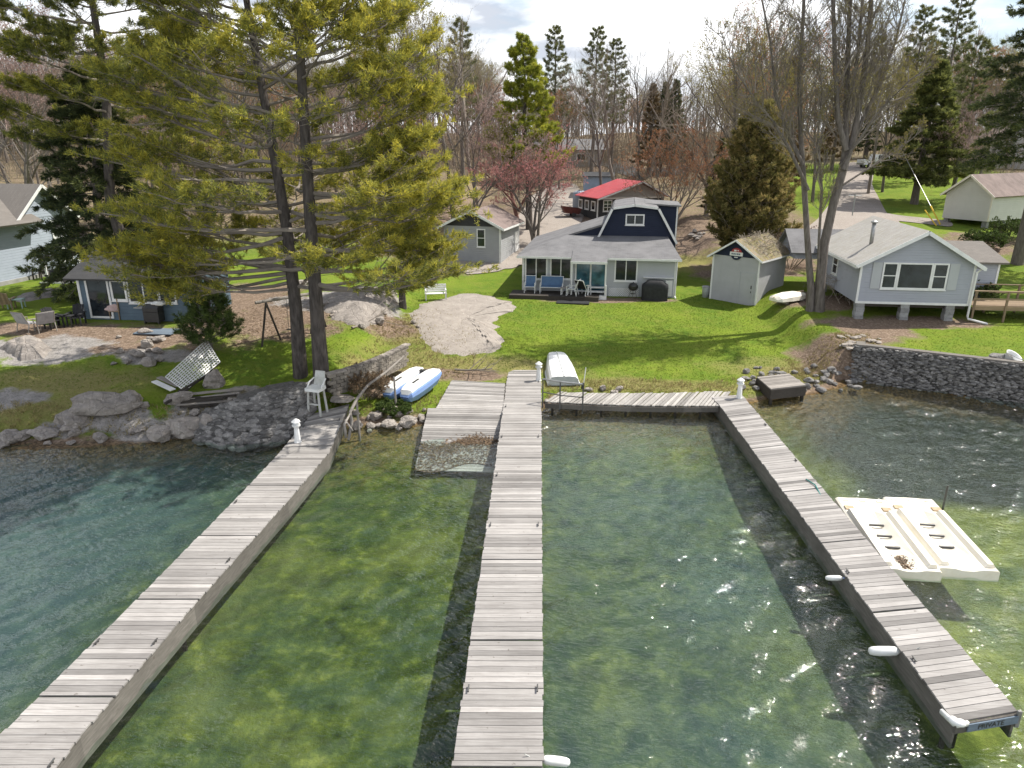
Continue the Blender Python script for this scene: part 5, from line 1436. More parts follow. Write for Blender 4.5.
    # side addition
    X0 = W + 0.02; wz = f.front(985, 262, 2.2)[1]
    xr = f.front(1000, 262, 2.2)[0]
    m = MB(); m.box(((X0 + xr) / 2, 3.6, (zf + wz) / 2), (xr - X0, 2.8, wz - zf)); m.build('side_room', M['vinyl'], t)
    m = MB(); m.box((xr, 2.185, (zf + wz) / 2), (0.1, 0.03, wz - zf)); m.build('side_trim', M['white'], t)
    m = MB(); m.slab((X0 + 0.02, 1.9, wz + 0.02), (xr + 0.35, 1.9, wz + 0.02), (xr + 0.35, 5.1, wz + 0.75), (X0 + 0.02, 5.1, wz + 0.75), 0.1); m.build('side_roof', M['rooftan'], t)
    # deck
    d = thing('deck', 'tan plank deck with railings at the right side of the sided cabin', 'deck', tuple(f.world(W + 0.15, 0, 0)), f.a)
    zd = f.front(990, 305, 0.3)[1]; Ld = 6.2; Dd = 1.9
    m = MB()
    for i in range(13): m.box((Ld / 2 + 0.1, 0.12 + i * 0.148, zd), (Ld, 0.138, 0.035), 0, 0, rg.random())
    m.build('decking', M['rawwood'], d)
    m = MB(); m.box((Ld / 2 + 0.1, 0.02, zd - 0.12), (Ld, 0.04, 0.2)); m.box((Ld / 2 + 0.1, Dd, zd - 0.12), (Ld, 0.04, 0.2)); m.build('rim_beam', M['rawwood'], d)
    for i in range(5):
        x = 0.15 + i * (Ld - 0.1) / 4
        for y in (0.0, Dd + 0.06):
            m = MB(); m.box((x, y - 0.04 if y == 0 else y, (zd + 0.75 - 0.3) / 2), (0.09, 0.09, zd + 0.75 + 0.3)); m.build('post', M['rawwood'], d)
    for y in (-0.04, Dd + 0.06):
        for z, hh in ((0.78, 0.04), (0.38, 0.09)):
            m = MB(); m.box((Ld / 2 + 0.1, y - (0.065 if hh > 0.05 else 0), zd + z), (Ld + 0.1, 0.13 if hh < 0.05 else 0.03, hh)); m.build('rail', M['rawwood'], d)
    return f
RF = right_cabin()

# ------------------------------------------------------------------ garage upper right
def garage():
    p0, p1 = at(941.3, 221.7), at(968, 229.3)
    f = Frame(p0, None, RAD(-58)); W = 3.9
    t = f.thing('garage', 'white garage with brown roof raised on blocks behind the spruce', 'garage')
    h = f.front(943, 192)[1]; az = h + 1.5; D = 9.0
    m = MB(); m.prism([(0, 0.35), (W, 0.35), (W, h), (W / 2, az), (0, h)], 0, D, 'y'); m.build('wall', M['garage'], t)
    r = MB(); sl = (az - h) / (W / 2)
    for s in (-1, 1):
        xe = W / 2 + s * (W / 2 + 0.35); zz = az - sl * (W / 2 + 0.35) + 0.1
        r.slab((xe, -0.35, zz), (W / 2, -0.35, az + 0.1), (W / 2, D + 0.3, az + 0.1), (xe, D + 0.3, zz), 0.1)
    r.build('roof', M['roofbrown'], t)
    tr = MB()
    for s in (-1, 1):
        xe = W / 2 + s * (W / 2 + 0.35); zz = az - sl * (W / 2 + 0.35) + 0.02
        tr.beam((xe, -0.365, zz), (W / 2, -0.365, az + 0.02), 0.03, 0.16)
    tr.box((W, -0.012, (0.35 + h) / 2), (0.13, 0.03, h - 0.35)); tr.build('trim', M['cream'], t)
    for x, y in ((0.3, 0.3), (W - 0.3, 0.3), (W - 0.3, D / 3), (W - 0.3, D * 0.66), (W - 0.3, D - 0.4), (0.3, D - 0.4)):
        m = MB(); m.box((x, y, -0.15), (0.4, 0.4, 0.98)); m.build('block', M['block'], t)
garage()

# ------------------------------------------------------------------ brown roofed grey cottage
def cottage():
    p1 = at(500.4, 264)
    f = Frame(p1, None, RAD(-14)); W = 4.6
    f.p = f.p - f.x * W
    t = f.thing('cottage', 'grey cottage with brown roof and black gable behind the yellow pine boughs', 'cottage')
    h = f.front(500.4, 227)[1]; az = f.front(475.4, 211)[1]; D = 5.2
    az = max(az, h + 1.0)
    m = MB(); m.box((W / 2, D / 2, h / 2 - 0.2), (W, D, h + 0.4)); m.build('wall', M['cottage'], t)
    g = MB(); g.prism([(0, h), (W, h), (W / 2, az)], -0.02, D, 'y'); g.build('gable', M['charcoal'], t)
    r = MB(); sl = (az - h) / (W / 2); tr = MB()
    for s in (-1, 1):
        xe = W / 2 + s * (W / 2 + 0.4); zz = az - sl * (W / 2 + 0.4) + 0.1
        r.slab((xe, -0.4, zz), (W / 2, -0.4, az + 0.1), (W / 2, D + 0.35, az + 0.1), (xe, D + 0.35, zz), 0.1)
        tr.beam((xe, -0.415, zz - 0.08), (W / 2, -0.415, az + 0.02), 0.03, 0.18); tr.beam((xe, -0.4, zz - 0.09), (xe, D + 0.35, zz - 0.09), 0.03, 0.15)
    r.build('roof', M['roofbrown'], t)
    for y in (0, D): tr.box((W + 0.014, y, h / 2), (0.03, 0.14, h))
    tr.box((W, -0.014, h / 2), (0.16, 0.03, h)); tr.build('trim', M['white'], t)
    a = f.front(477, 247); b = f.front(485, 229)
    window(t, (a[0], -0.0, a[1]), (1, 0, 0), max(0.7, b[0] - a[0]), b[1] - a[1], 0, 1, 0.08)
    m = MB(); m.box((W + 0.03, D - 0.75, 1.0), (0.06, 1.0, 2.0)); m.build('door', M['white'], t)
    for k in range(3):
        pass
cottage()
p = at(486, 262)
low_table('pale plank bench under the grey cottage window', (p.x, p.y, p.z), RAD(-14), 1.4, 0.4, 0.5, 'white', 'greywood')

# ------------------------------------------------------------------ red roofed cabin and outbuildings behind
def red_cabin():
    p0 = at(597, 221)
    f = Frame(p0, None, RAD(22)); W = 7.5
    t = f.thing('cabin', 'charcoal cabin with bright red metal roof behind the gambrel house', 'cabin')
    h = f.front(597, 198)[1]; az = f.front(643, 182)[1]; ax = W * 0.6; D = 4.2; az = h + 1.45
    m = MB(); m.box((W / 2, D / 2, h / 2 - 0.3), (W, D, h + 0.6)); m.build('wall', M['charcoal'], t)
    m = MB(); m.prism([(0, h), (W, h), (ax, az)], 0.0, D, 'y'); m.build('gable', M['palegable'], t)
    r = MB()
    for xe, ze, s in ((-0.4, h + 0.02, -1), (W + 0.4, h, 1)):
        r.slab((xe, -0.9, ze), (ax, -0.9, az + 0.12), (ax, D + 0.4, az + 0.12), (xe, D + 0.4, ze), 0.08)
    r.build('roof', M['redroof'], t)
    tr = MB(); tr.beam((-0.4, -0.91, h - 0.1), (ax, -0.91, az + 0.02), 0.03, 0.14); tr.beam((W + 0.4, -0.91, h - 0.1), (ax, -0.91, az + 0.02), 0.03, 0.14)
    tr.box((0, -0.014, h / 2), (0.14, 0.03, h)); tr.box((2.1, -0.014, h / 2), (0.14, 0.03, h)); tr.box((W / 2, -0.012, h - 0.08), (W - 0.2, 0.026, 0.16)); tr.build('trim', M['white'], t)
    window(t, (2.4, 0, h * 0.45), (1, 0, 0), 1.6, h * 0.45, 1, 1, 0.09); window(t, (4.4, 0, h * 0.45), (1, 0, 0), 1.2, h * 0.45, 0, 1, 0.09)
    window(t, (0.6, 0, h * 0.4), (1, 0, 0), 1.0, h * 0.5, 1, 2, 0.09)
    for k in range(3): window(t, (0, 1.4 + k * 1.5, h * 0.42), (0, -1, 0), 0.95, h * 0.42, 0, 0, 0.12)
red_cabin()
def outbuilding():
    p0 = at(583, 197)
    f = Frame(p0, None, RAD(-6)); W = f.front(612, 196)[0]; h = f.front(583, 176)[1]
    t = f.thing('shed', 'small pale blue tin shed behind the red roofed cabin', 'shed')
    m = MB(); m.box((W / 2, 1.6, h / 2 - 0.3), (W, 3.2, h + 0.6)); m.build('wall', simple('ribbed_blue_tin', (0.30, 0.38, 0.50), (0.25, 0.32, 0.43), 2, 0.5, lap=0.35, lapaxis=0), t)
    m = MB(); m.slab((-0.2, -0.3, h), (W + 0.2, -0.3, h), (W + 0.2, 3.5, h + 0.35), (-0.2, 3.5, h + 0.35), 0.1); m.build('roof', M['charcoal'], t)
    p0 = at(574, 212)
    t = thing('storage_tank', 'pale grey upright tank left of the red roofed cabin', 'tank', tuple(p0))
    m = MB(); m.lathe([(0.75, 0), (0.75, 1.9), (0.72, 2.0), (0.4, 2.15)], 20, (0.6, 0.5, 0)); m.build('body', M['leftsiding'], t, smooth=True)
    m = MB(); m.lathe([(0.2, 2.15), (0.2, 2.25), (0.05, 2.27)], 12, (0.6, 0.5, 0)); m.build('cap', M['galv'], t)
    p0 = at(571, 217)
    t = thing('cart', 'dark red tipping garden cart on the gravel left of the red roofed cabin', 'cart', tuple(p0), RAD(10))
    m = MB(); V = [(-0.75, -0.5, 0.45), (0.75, -0.5, 0.3), (0.75, 0.5, 0.3), (-0.75, 0.5, 0.45), (-1.0, -0.65, 1.1), (0.95, -0.65, 0.85), (0.95, 0.65, 0.85), (-1.0, 0.65, 1.1)]
    m.add(V, [(3, 2, 1, 0), (0, 1, 5, 4), (1, 2, 6, 5), (2, 3, 7, 6), (3, 0, 4, 7)]); m.build('tub', M['rust'], t)
    for s in (-1, 1):
        m = MB(); m.tube([(0.2, s * 0.42, 0.25), (0.2, s * 0.52, 0.25)], 0.25, 14); m.build('wheel', M['blackmetal'], t)
    m = MB(); m.tube([(0.8, 0, 0.4), (1.7, 0, 0.1)], 0.03, 6); m.build('handle', M['steel'], t)
    # long low garage far up by the road
    p0 = at(537, 168); f = Frame(p0, None, RAD(5))
    t = f.thing('house', 'low grey house among the trees far up the slope', 'house')
    m = MB(); m.box((5, 3, 1.2), (10, 6, 3.0)); m.build('wall', M['palegable'], t)
    m = MB(); m.slab((-0.4, -0.4, 2.65), (10.4, -0.4, 2.65), (10.4, 3, 4.2), (-0.4, 3, 4.2), 0.12); m.slab((-0.4, 6.4, 2.65), (10.4, 6.4, 2.65), (10.4, 3, 4.2), (-0.4, 3, 4.2), 0.12); m.build('roof', M['roof'], t)
    window(t, (2, 0, 1.0), (1, 0, 0), 1.4, 1.1, 1, 0, 0.1); window(t, (6, 0, 1.0), (1, 0, 0), 1.4, 1.1, 1, 0, 0.1)
    p0 = at(985, 168); f = Frame(p0, None, RAD(-8))
    t = f.thing('house', 'grey house behind the trees above the white garage', 'house')
    m = MB(); m.prism([(0, -0.6), (9, -0.6), (9, 3.2), (4.5, 6.2), (0, 3.2)], 0, 9, 'y'); m.build('wall', M['palegable'], t)
    m = MB(); m.slab((-0.5, -0.4, 3.0), (4.5, -0.4, 6.35), (4.5, 9.4, 6.35), (-0.5, 9.4, 3.0), 0.12); m.slab((9.5, -0.4, 3.0), (4.5, -0.4, 6.35), (4.5, 9.4, 6.35), (9.5, 9.4, 3.0), 0.12); m.build('roof', M['roofbrown'], t)
    window(t, (1.5, 0, 1.0), (1, 0, 0), 1.3, 1.4, 1, 0, 0.1); window(t, (5.6, 0, 1.0), (1, 0, 0), 1.3, 1.4, 1, 0, 0.1)
outbuilding()

# ------------------------------------------------------------------ left house and slate cabin
def left_house():
    p0, p1 = at(-95, 307), at(80, 268)
    f = Frame(p0, p1); W = f.W
    t = f.thing('house', 'big pale blue sided house with brown roof at the left edge', 'house')
    h = f.front(0, 222)[1]; D = 8.0
    m = MB(); m.box((W / 2, D / 2, h / 2 - 0.3), (W, D, h + 0.6)); m.build('wall', M['leftsiding'], t)
    m = MB(); az = h + 2.3
    m.slab((-0.5, -0.9, h - 0.15), (W * 0.75, -0.9, h - 0.15), (W * 0.75, D / 2, az), (-0.5, D / 2, az), 0.12)
    m.slab((-0.5, D + 0.6, h - 0.15), (W * 0.75, D + 0.6, h - 0.15), (W * 0.75, D / 2, az), (-0.5, D / 2, az), 0.12); m.build('roof', M['rooftan'], t)
    g0, g1 = W * 0.62, W; gx = (g0 + g1) / 2; gzz = h + 2.0
    m = MB(); m.prism([(g0, h), (g1, h), (gx, gzz)], -0.02, D, 'y'); m.build('gable', M['leftsiding'], t)
    m = MB()
    for xe in (g0 - 0.3, g1 + 0.35): m.slab((xe, -0.5, h - 0.2), (gx, -0.5, gzz + 0.14), (gx, D + 0.3, gzz + 0.14), (xe, D + 0.3, h - 0.2), 0.1)
    m.build('gable_roof', M['rooftan'], t)
    m = MB()
    for xe in (g0 - 0.3, g1 + 0.35): m.beam((xe, -0.515, h - 0.28), (gx, -0.515, gzz + 0.05), 0.03, 0.18)
    m.box((W, -0.014, h / 2), (0.16, 0.03, h)); m.box((W + 0.014, 0.08, h / 2), (0.03, 0.16, h)); m.build('trim', M['white'], t)
    m = MB(); m.box((W / 2, -0.05, 0.02), (W + 0.1, 0.12, 0.5)); m.build('footing', M['concrete'], t)
    a = f.front(61, 262); b = f.front(71, 246)
    window(t, (a[0], 0, a[1]), (1, 0, 0), b[0] - a[0], b[1] - a[1], 0, 0, 0.1)
    a = f.front(46, 205); window(t, (a[0], -0.02, h * 0.62), (1, 0, 0), 1.0, 1.2, 0, 1, 0.1)
    return f
LF = left_house()
M['roofdark'] = roofmat('dark_shingles', (0.055, 0.056, 0.06), (0.075, 0.073, 0.072))
def slate_cabin():
    p0, p1 = at(85, 319), at(192, 322)
    f = Frame(p0, p1); W = f.W
    t = f.thing('cabin', 'slate blue shoreline cabin with white framed door under the pine boughs', 'cabin')
    h = f.front(77, 275)[1]; D = 4.2
    h = max(2.1, h)
    m = MB(); m.box((W / 2, D / 2, h / 2 - 0.25), (W, D, h + 0.5)); m.build('wall', M['darkblue'], t)
    m = MB(); az = h + 0.95
    m.slab((-0.4, -0.5, h - 0.1), (W + 0.4, -0.5, h - 0.1), (W + 0.4, D / 2, az), (-0.4, D / 2, az), 0.1); m.slab((-0.4, D + 0.5, h - 0.1), (W + 0.4, D + 0.5, h - 0.1), (W + 0.4, D / 2, az), (-0.4, D / 2, az), 0.1); m.build('roof', M['roofdark'], t)
    m = MB(); m.prism([(0, h - 0.02), (D, h - 0.02), (D / 2, az - 0.12)], 0.0, W, 'x'); m.build('gable', M['darkblue'], t)
    m = MB(); m.box((0, -0.014, h / 2), (0.13, 0.03, h)); m.box((-0.014, 0.07, h / 2), (0.03, 0.14, h)); m.build('trim', M['white'], t)
    a = f.front(91, 315); b = f.front(107, 276)
    dd = window(t, (a[0], 0, 0.08), (1, 0, 0), max(1.0, b[0] - a[0]), h - 0.25, 0, 0, 0.1, name='door', sill=False)
    a = f.front(112, 296); window(t, (a[0], 0, 1.0), (1, 0, 0), 0.85, h - 1.2, 0, 0, 0.1)
    a = f.front(130, 303); b = f.front(157, 280); window(t, (a[0], 0, a[1]), (1, 0, 0), b[0] - a[0], max(0.8, h - a[1] - 0.15), 1, 0, 0.09)
    a = f.front(160, 303); b = f.front(174, 280); window(t, (a[0], 0, a[1]), (1, 0, 0), b[0] - a[0], max(0.8, h - a[1] - 0.15), 0, 0, 0.09)
    return f
CFm = slate_cabin()

# ------------------------------------------------------------------ furniture on the left lawn
def plank_chair(label, loc, rz, m1, grp=None):
    t = thing('deck_chair', label, 'chair', loc, rz, grp)
    m = MB()
    for i in range(5): m.box((0, -0.22 + i * 0.115, 0.40 - i * 0.022), (0.52, 0.1, 0.025), 0, 0, rnd.random())
    m.build('seat', M[m1], t)
    m = MB()
    for i in range(5): m.slab((-0.26 + i * 0.106, 0.26, 0.32), (-0.165 + i * 0.106, 0.26, 0.32), (-0.165 + i * 0.106, 0.52, 1.0 - 0.03 * abs(i - 2)), (-0.26 + i * 0.106, 0.52, 1.0 - 0.03 * abs(i - 2)), 0.025)
    m.build('backrest', M[m1], t)
    for s in (-1, 1):
        m = MB(); m.box((s * 0.34, 0.02, 0.60), (0.13, 0.72, 0.03)); m.build('armrest', M[m1], t)
        m = MB(); m.box((s * 0.31, -0.26, 0.29), (0.05, 0.09, 0.58)); m.build('leg', M[m1], t)
        m = MB(); m.box((s * 0.31, 0.3, 0.29), (0.05, 0.09, 0.58)); m.build('leg', M[m1], t)
    return t
def lawn(px, py): return tuple(at(px, py))
sling_chair('tall grey sling chair with wooden frame at the rock edge', lawn(30, 331), RAD(160), 0.75, 'greyfab', 'greywood')
sling_chair('second grey sling chair turned towards the black bench', lawn(46, 331), RAD(230), 0.7, 'greyfab', 'greywood')
plank_chair('black plank armchair facing the grey sling chairs', lawn(55, 328), RAD(60), 'black')
plank_chair('black plank armchair at the corner of the slate cabin', lawn(77, 325), RAD(10), 'black')
low_table('black slatted table between the black armchairs', lawn(66, 326), RAD(5), 0.9, 0.5, 0.55, 'black', 'blackmetal')
plank_chair('brown wooden armchair at the left edge beside the teal table', lawn(8, 309), RAD(200), 'rawwood')
low_table('small faded teal table on the left lawn', lawn(17, 308), RAD(15), 0.8, 0.5, 0.5, 'cyanpaint', 'cyanpaint')
plank_chair('dark wooden armchair with cushion against the pale blue house', lawn(41, 279), RAD(-5), 'darkwood')
plank_chair('dark wooden armchair at the small white post near pale blue house', lawn(58, 279), RAD(-20), 'darkwood')
def table_cover():
    p = at(66, 281); t = thing('covered_table', 'dark covered garden table beside the slate cabin corner', 'table', tuple(p))
    m = MB(); m.lathe([(0.75, 0.05), (0.78, 0.4), (0.8, 0.72), (0.7, 0.8), (0.1, 0.95)], 18); m.build('cover', M['black'], t, smooth=True)
    m = MB(); m.box((0, -0.9, 0.05), (2.2, 0.12, 0.1)); m.build('base_board', M['white'], t)
    p = at(48, 280); m = MB(); m.box((0, 0, 0.8), (0.1, 0.1, 1.6)); o = m.build('white_post', M['white']); o.location = p; tag(o, 'thin white post on the lawn by the pale blue house', 'post')
table_cover()
def cabin_front():
    p = at(155, 323); a = CFm.a
    t = thing('gas_grill', 'black cart grill with white cloth under the slate cabin window', 'grill', tuple(p), a)
    m = MB(); m.box((0, 0, 0.35), (0.8, 0.5, 0.5)); m.build('cart', M['blackmetal'], t)
    m = MB(); m.prism([(-0.25, 0.62), (0.25, 0.62), (0.25, 0.8), (0.1, 0.95), (-0.12, 0.95), (-0.25, 0.8)], -0.4, 0.4, 'x'); m.build('lid', M['blackmetal'], t)
    m = MB(); m.box((-0.65, 0, 0.8), (0.45, 0.45, 0.04)); m.build('shelf', M['galv'], t)
    for s in (-1, 1):
        m = MB(); m.tube([(s * 0.36 - 0.03, -0.2, 0.09), (s * 0.36 + 0.03, -0.2, 0.09)], 0.09, 12); m.build('wheel', M['blackmetal'], t)
    m = MB(); m.lump((0, 0, 0), 0.34, 4, (1, 0.7, 0.4), 3, cuts=3, rough=0.5); o = m.build('white_cloth', M['whiteplastic'], None, smooth=True); w = Vector(p) + CFm.x * 0.35 + Vector((0, 0, 1.0)); o.location = w; tag(o, 'crumpled white cloth on top of the cart grill', 'cloth')
    p = at(118, 319); t = thing('stool', 'wooden stool by the slate cabin door', 'stool', tuple(p), a)
    m = MB(); m.box((0, 0, 0.45), (0.6, 0.5, 0.05)); m.build('seat', M['rawwood'], t)
    for sx in (-1, 1):
        for sy in (-1, 1):
            m = MB(); m.box((sx * 0.25, sy * 0.2, 0.21), (0.05, 0.05, 0.42)); m.build('leg', M['rawwood'], t)
    m = MB(); m.box((0.28, 0.0, 0.8), (0.05, 0.5, 0.6)); m.build('backrest', M['rawwood'], t)
    m = MB(); m.lump((0, 0, 0), 0.42, 9, (1.1, 0.8, 0.5), 3, cuts=4, rough=0.35); o = m.build('cushion', M['pinkfab'], None, smooth=True); o.location = Vector(p) + Vector((-0.05, -0.05, 0.62)); tag(o, 'pale pink cushion heaped on the wooden stool', 'cushion')
    p = at(158, 332); m = MB(); m.box((0, 0, 0.03), (1.9, 1.1, 0.04)); o = m.build('ground_mat', M['bluewood']); o.location = (p.x, p.y, p.z); o.rotation_euler = (0, 0, a); tag(o, 'blue grey mat on the ground before the cart grill', 'mat')
cabin_front()

# lattice panel leaning on the bank
def trellis():
    C = [pix(206.6, 340, 2.0), pix(220, 362, 1.5), pix(184.7, 391, 1.1), pix(165.5, 377, 1.55)]
    t = thing('lattice_panel', 'white lattice panel leaning on the bank above old boards', 'lattice panel', tuple(C[2]))
    m = MB()
    def P(u, v): return lerp(lerp(C[3], C[0], u), lerp(C[2], C[1], u), v)
    n = 15; nrm = (C[0] - C[3]).cross(C[2] - C[3]).normalized(); 
    if nrm.z < 0: nrm = -nrm
    for i in range(n + 1): m.beam(P(i / n, 0), P(i / n, 1), 0.045, 0.012, up=nrm)
    k = 11
    for j in range(k + 1): m.beam(P(0, j / k) + nrm * 0.014, P(1, j / k) + nrm * 0.014, 0.045, 0.012, up=nrm)
    m.build('slats', M['white'], t, world=True)
    m = MB()
    for a, b in ((C[1], C[2]),): m.beam(a - nrm * 0.03, b - nrm * 0.03, 0.08, 0.05, up=nrm)
    for s in (0.2, 0.8): m.tube([P(s, 0.2) - nrm * 0.02, P(s, 0.2) - nrm * 0.02 + Vector((0, 0.3, -1.4))], 0.03, 6)
    m.build('frame', M['darkwood'], t, world=True)
    for i, (a, b, lab, mt) in enumerate((((160, 383), (180, 393), 'pale plank lying left of the lattice panel', 'greywood'), ((155, 387), (174, 397), 'broken pale plank, lowest of two left of the lattice panel', 'white'))):
        A_ = at(*a); B_ = at(*b); m = MB(); m.beam(A_ + Vector((0, 0, 0.25)), B_ + Vector((0, 0, 0.3)), 0.24, 0.04); tag(m.build('plank', M[mt], None, loc=tuple(A_)), lab, 'plank')
    rg = random.Random(8)
    for i in range(9):
        y = 398 + i * 1.6; x0 = 182 + rg.uniform(-6, 8); A_ = at(x0, y); B_ = at(x0 + rg.uniform(40, 66), y + rg.uniform(-6, 4))
        m = MB(); m.beam(A_ + Vector((0, 0, 0.12)), B_ + Vector((0, 0, 0.2)), rg.uniform(0.09, 0.2), 0.05)
        tag(m.build('old_board', M['greywood' if i % 3 == 0 else 'darkwood'], None, loc=tuple(A_)), 'old weathered board in the heap below the lattice panel', 'board', 'old boards heaped below the lattice')
    for i, (a, b) in enumerate((((166, 410), (190, 397)), ((180, 398), (214, 380)))):
        A_ = at(*a); B_ = at(*b); m = MB(); m.beam(A_ + Vector((0, 0, 0.25)), B_ + Vector((0, 0, 0.35)), 0.09, 0.09)
        tag(m.build('timber', M['darkwood'], None, loc=tuple(A_)), ('dark square timber sloping down below the white planks', 'dark square timber along the lattice foot')[i], 'timber')
trellis()

# swing frame among the pines
def swing():
    a, b = at(266, 348), at(318, 330)
    t = thing('swing_frame', 'rough timber swing frame in the leaf litter beyond the pine trunks', 'swing frame', tuple(a))
    zt = a.z + 2.0
    A_ = Vector((a.x, a.y + 0.6, zt)); B_ = Vector((b.x, b.y, zt + 0.05))
    m = MB(); m.tube([A_ - Vector((0.5, 0, 0)), B_], 0.075, 8); m.build('top_beam', M['greywood'], t, world=True)
    for o, pt in ((-0.5, A_), (0.55, A_), (0.5, B_), (-0.5, B_)):
        m = MB(); m.tube([(pt.x + (0.35 if o > 0 else -0.25), pt.y + o, min(a.z, height(pt.x, pt.y + o)) - 0.1), (pt.x, pt.y, pt.z)], 0.05, 7); m.build('leg', M['darkwood'], t, world=True)
    m = MB()
    for s in (0.4, 0.55): 
        p = lerp(A_, B_, s); m.tube([p, p - Vector((0, 0.05, 1.5))], 0.012, 5)
    m.build('chain', M['steel'], t, world=True)
    p = lerp(A_, B_, 0.475); m = MB(); m.box((p.x, p.y - 0.05, p.z - 1.52), (0.55, 0.22, 0.03)); m.build('seat', M['darkwood'], t, world=True)
swing()

# grey bench on the ledge
def bench():
    p = at(436, 300)
    t = thing('bench', 'weathered grey slatted bench at the top of the granite ledge', 'bench', tuple(p), RAD(12))
    m = MB()
    for i in range(4): m.box((0, -0.18 + i * 0.115, 0.43), (1.35, 0.1, 0.03), 0, 0, rnd.random())
    m.build('seat', M['white'], t)
    m = MB()
    for i in range(4): m.box((0, 0.26 + 0.03 * i, 0.54 + i * 0.12), (1.35, 0.025, 0.10), 0, 0, rnd.random())
    m.build('backrest', M['white'], t)
    for s in (-1, 1):
        m = MB(); m.box((s * 0.62, -0.2, 0.32), (0.06, 0.06, 0.64)); m.build('leg', M['white'], t)
        m = MB(); m.box((s * 0.62, 0.27, 0.45), (0.06, 0.06, 0.9)); m.build('leg', M['white'], t)
        m = MB(); m.box((s * 0.62, 0.02, 0.655), (0.08, 0.56, 0.03)); m.build('armrest', M['white'], t)
bench()

# tall white chair at the dock head
def tall_chair():
    a = pix(318, 414, 0.48)
    t = thing('tall_chair', 'grimy white tall plastic chair at the pine trunk', 'chair', (a.x, a.y, 0.5), RAD(-15))
    for sx in (-1, 1):
        for sy in (-1, 1):
            m = MB(); m.tube([(sx * 0.27, sy * 0.24, 0), (sx * 0.21, sy * 0.19, 1.0)], [0.05, 0.04], 6); m.build('leg', M['dirtyplastic'], t)
    m = MB(); m.prism([(-0.3, -0.28), (0.3, -0.28), (0.33, 0.0), (0.28, 0.28), (-0.28, 0.28), (-0.33, 0.0)], 0.97, 1.09, 'z'); m.build('seat', M['whiteplastic'], t)
    m = MB(); m.slab((-0.24, 0.25, 1.08), (0.24, 0.25, 1.08), (0.20, 0.40, 1.62), (-0.20, 0.40, 1.62), 0.05); m.build('backrest', M['dirtyplastic'], t)
    for s in (-1, 1):
        m = MB(); m.tube([(s * 0.3, -0.1, 1.08), (s * 0.31, 0.08, 1.24), (s * 0.25, 0.34, 1.34)], 0.03, 6); m.build('armrest', M['whiteplastic'], t)
    m = MB(); m.box((0, -0.21, 0.45), (0.46, 0.03, 0.06)); m.build('stretcher', M['dirtyplastic'], t)
tall_chair()
def platform():
    Q = [pix(757, 377, 0.62), pix(789, 373.5, 0.62), pix(806, 385, 0.62), pix(771, 389, 0.62)]
    t = thing('old_platform', 'square weathered wooden platform on posts among the shore rocks', 'platform', (Q[3].x, Q[3].y, 0))
    m = MB(); n = 9; rg = random.Random(2)
    for i in range(n):
        a, b = (i + 0.03) / n, (i + 0.97) / n
        P = [lerp(Q[0], Q[3], a), lerp(Q[1], Q[2], a), lerp(Q[1], Q[2], b), lerp(Q[0], Q[3], b)]; dz = rg.uniform(-0.006, 0.006)
        m.add([(p.x, p.y, p.z + dz) for p in P] + [(p.x, p.y, p.z + dz - 0.05) for p in P], [(3, 2, 1, 0), (4, 5, 6, 7), (0, 1, 5, 4), (1, 2, 6, 5), (2, 3, 7, 6), (3, 0, 4, 7)], 0, rg.random())
    m.build('decking', M['greywood'], t, world=True)
    m = MB(); dn = Vector((0, 0, 0.13))
    for a, b in zip(Q, Q[1:] + Q[:1]): m.beam(a - dn * 2, b - dn * 2, 0.06, 0.42)
    m.build('frame', M['darkwood'], t, world=True)
    for p in Q:
        m = MB(); c = lerp(p, (Q[0] + Q[2]) / 2, 0.1); m.box((c.x, c.y, 0.05), (0.12, 0.12, 1.0)); m.build('post', M['darkwood'], t, world=True)
    p = at(1008, 366); t = thing('bucket', 'white plastic tub tipped on the top of the tall stone wall', 'tub', (p.x, p.y, p.z + 0.25)); t.rotation_euler = (RAD(25), RAD(20), 0)
    m = MB(); m.lathe([(0.24, -0.25), (0.26, -0.2), (0.34, 0.28), (0.37, 0.3), (0.33, 0.28), (0.24, -0.2)], 16); m.build('body', M['whiteplastic'], t, smooth=True)
    m = MB(); m.tube([(-0.35, 0, 0.28), (-0.3, -0.25, 0.4), (0, -0.4, 0.44), (0.3, -0.25, 0.4), (0.35, 0, 0.28)], 0.012, 5); m.build('handle', M['galv'], t)
    for px, py in ((988, 365), (978, 366), (1000, 361)): boulder(at(px, py), 0.4, int(px), 'dark rock piled behind the cap of the tall stone wall', (1.3, 0.8, 0.6), 0.2, 'rubble', 'rocks piled on the wall', 0.15, 3)
platform()

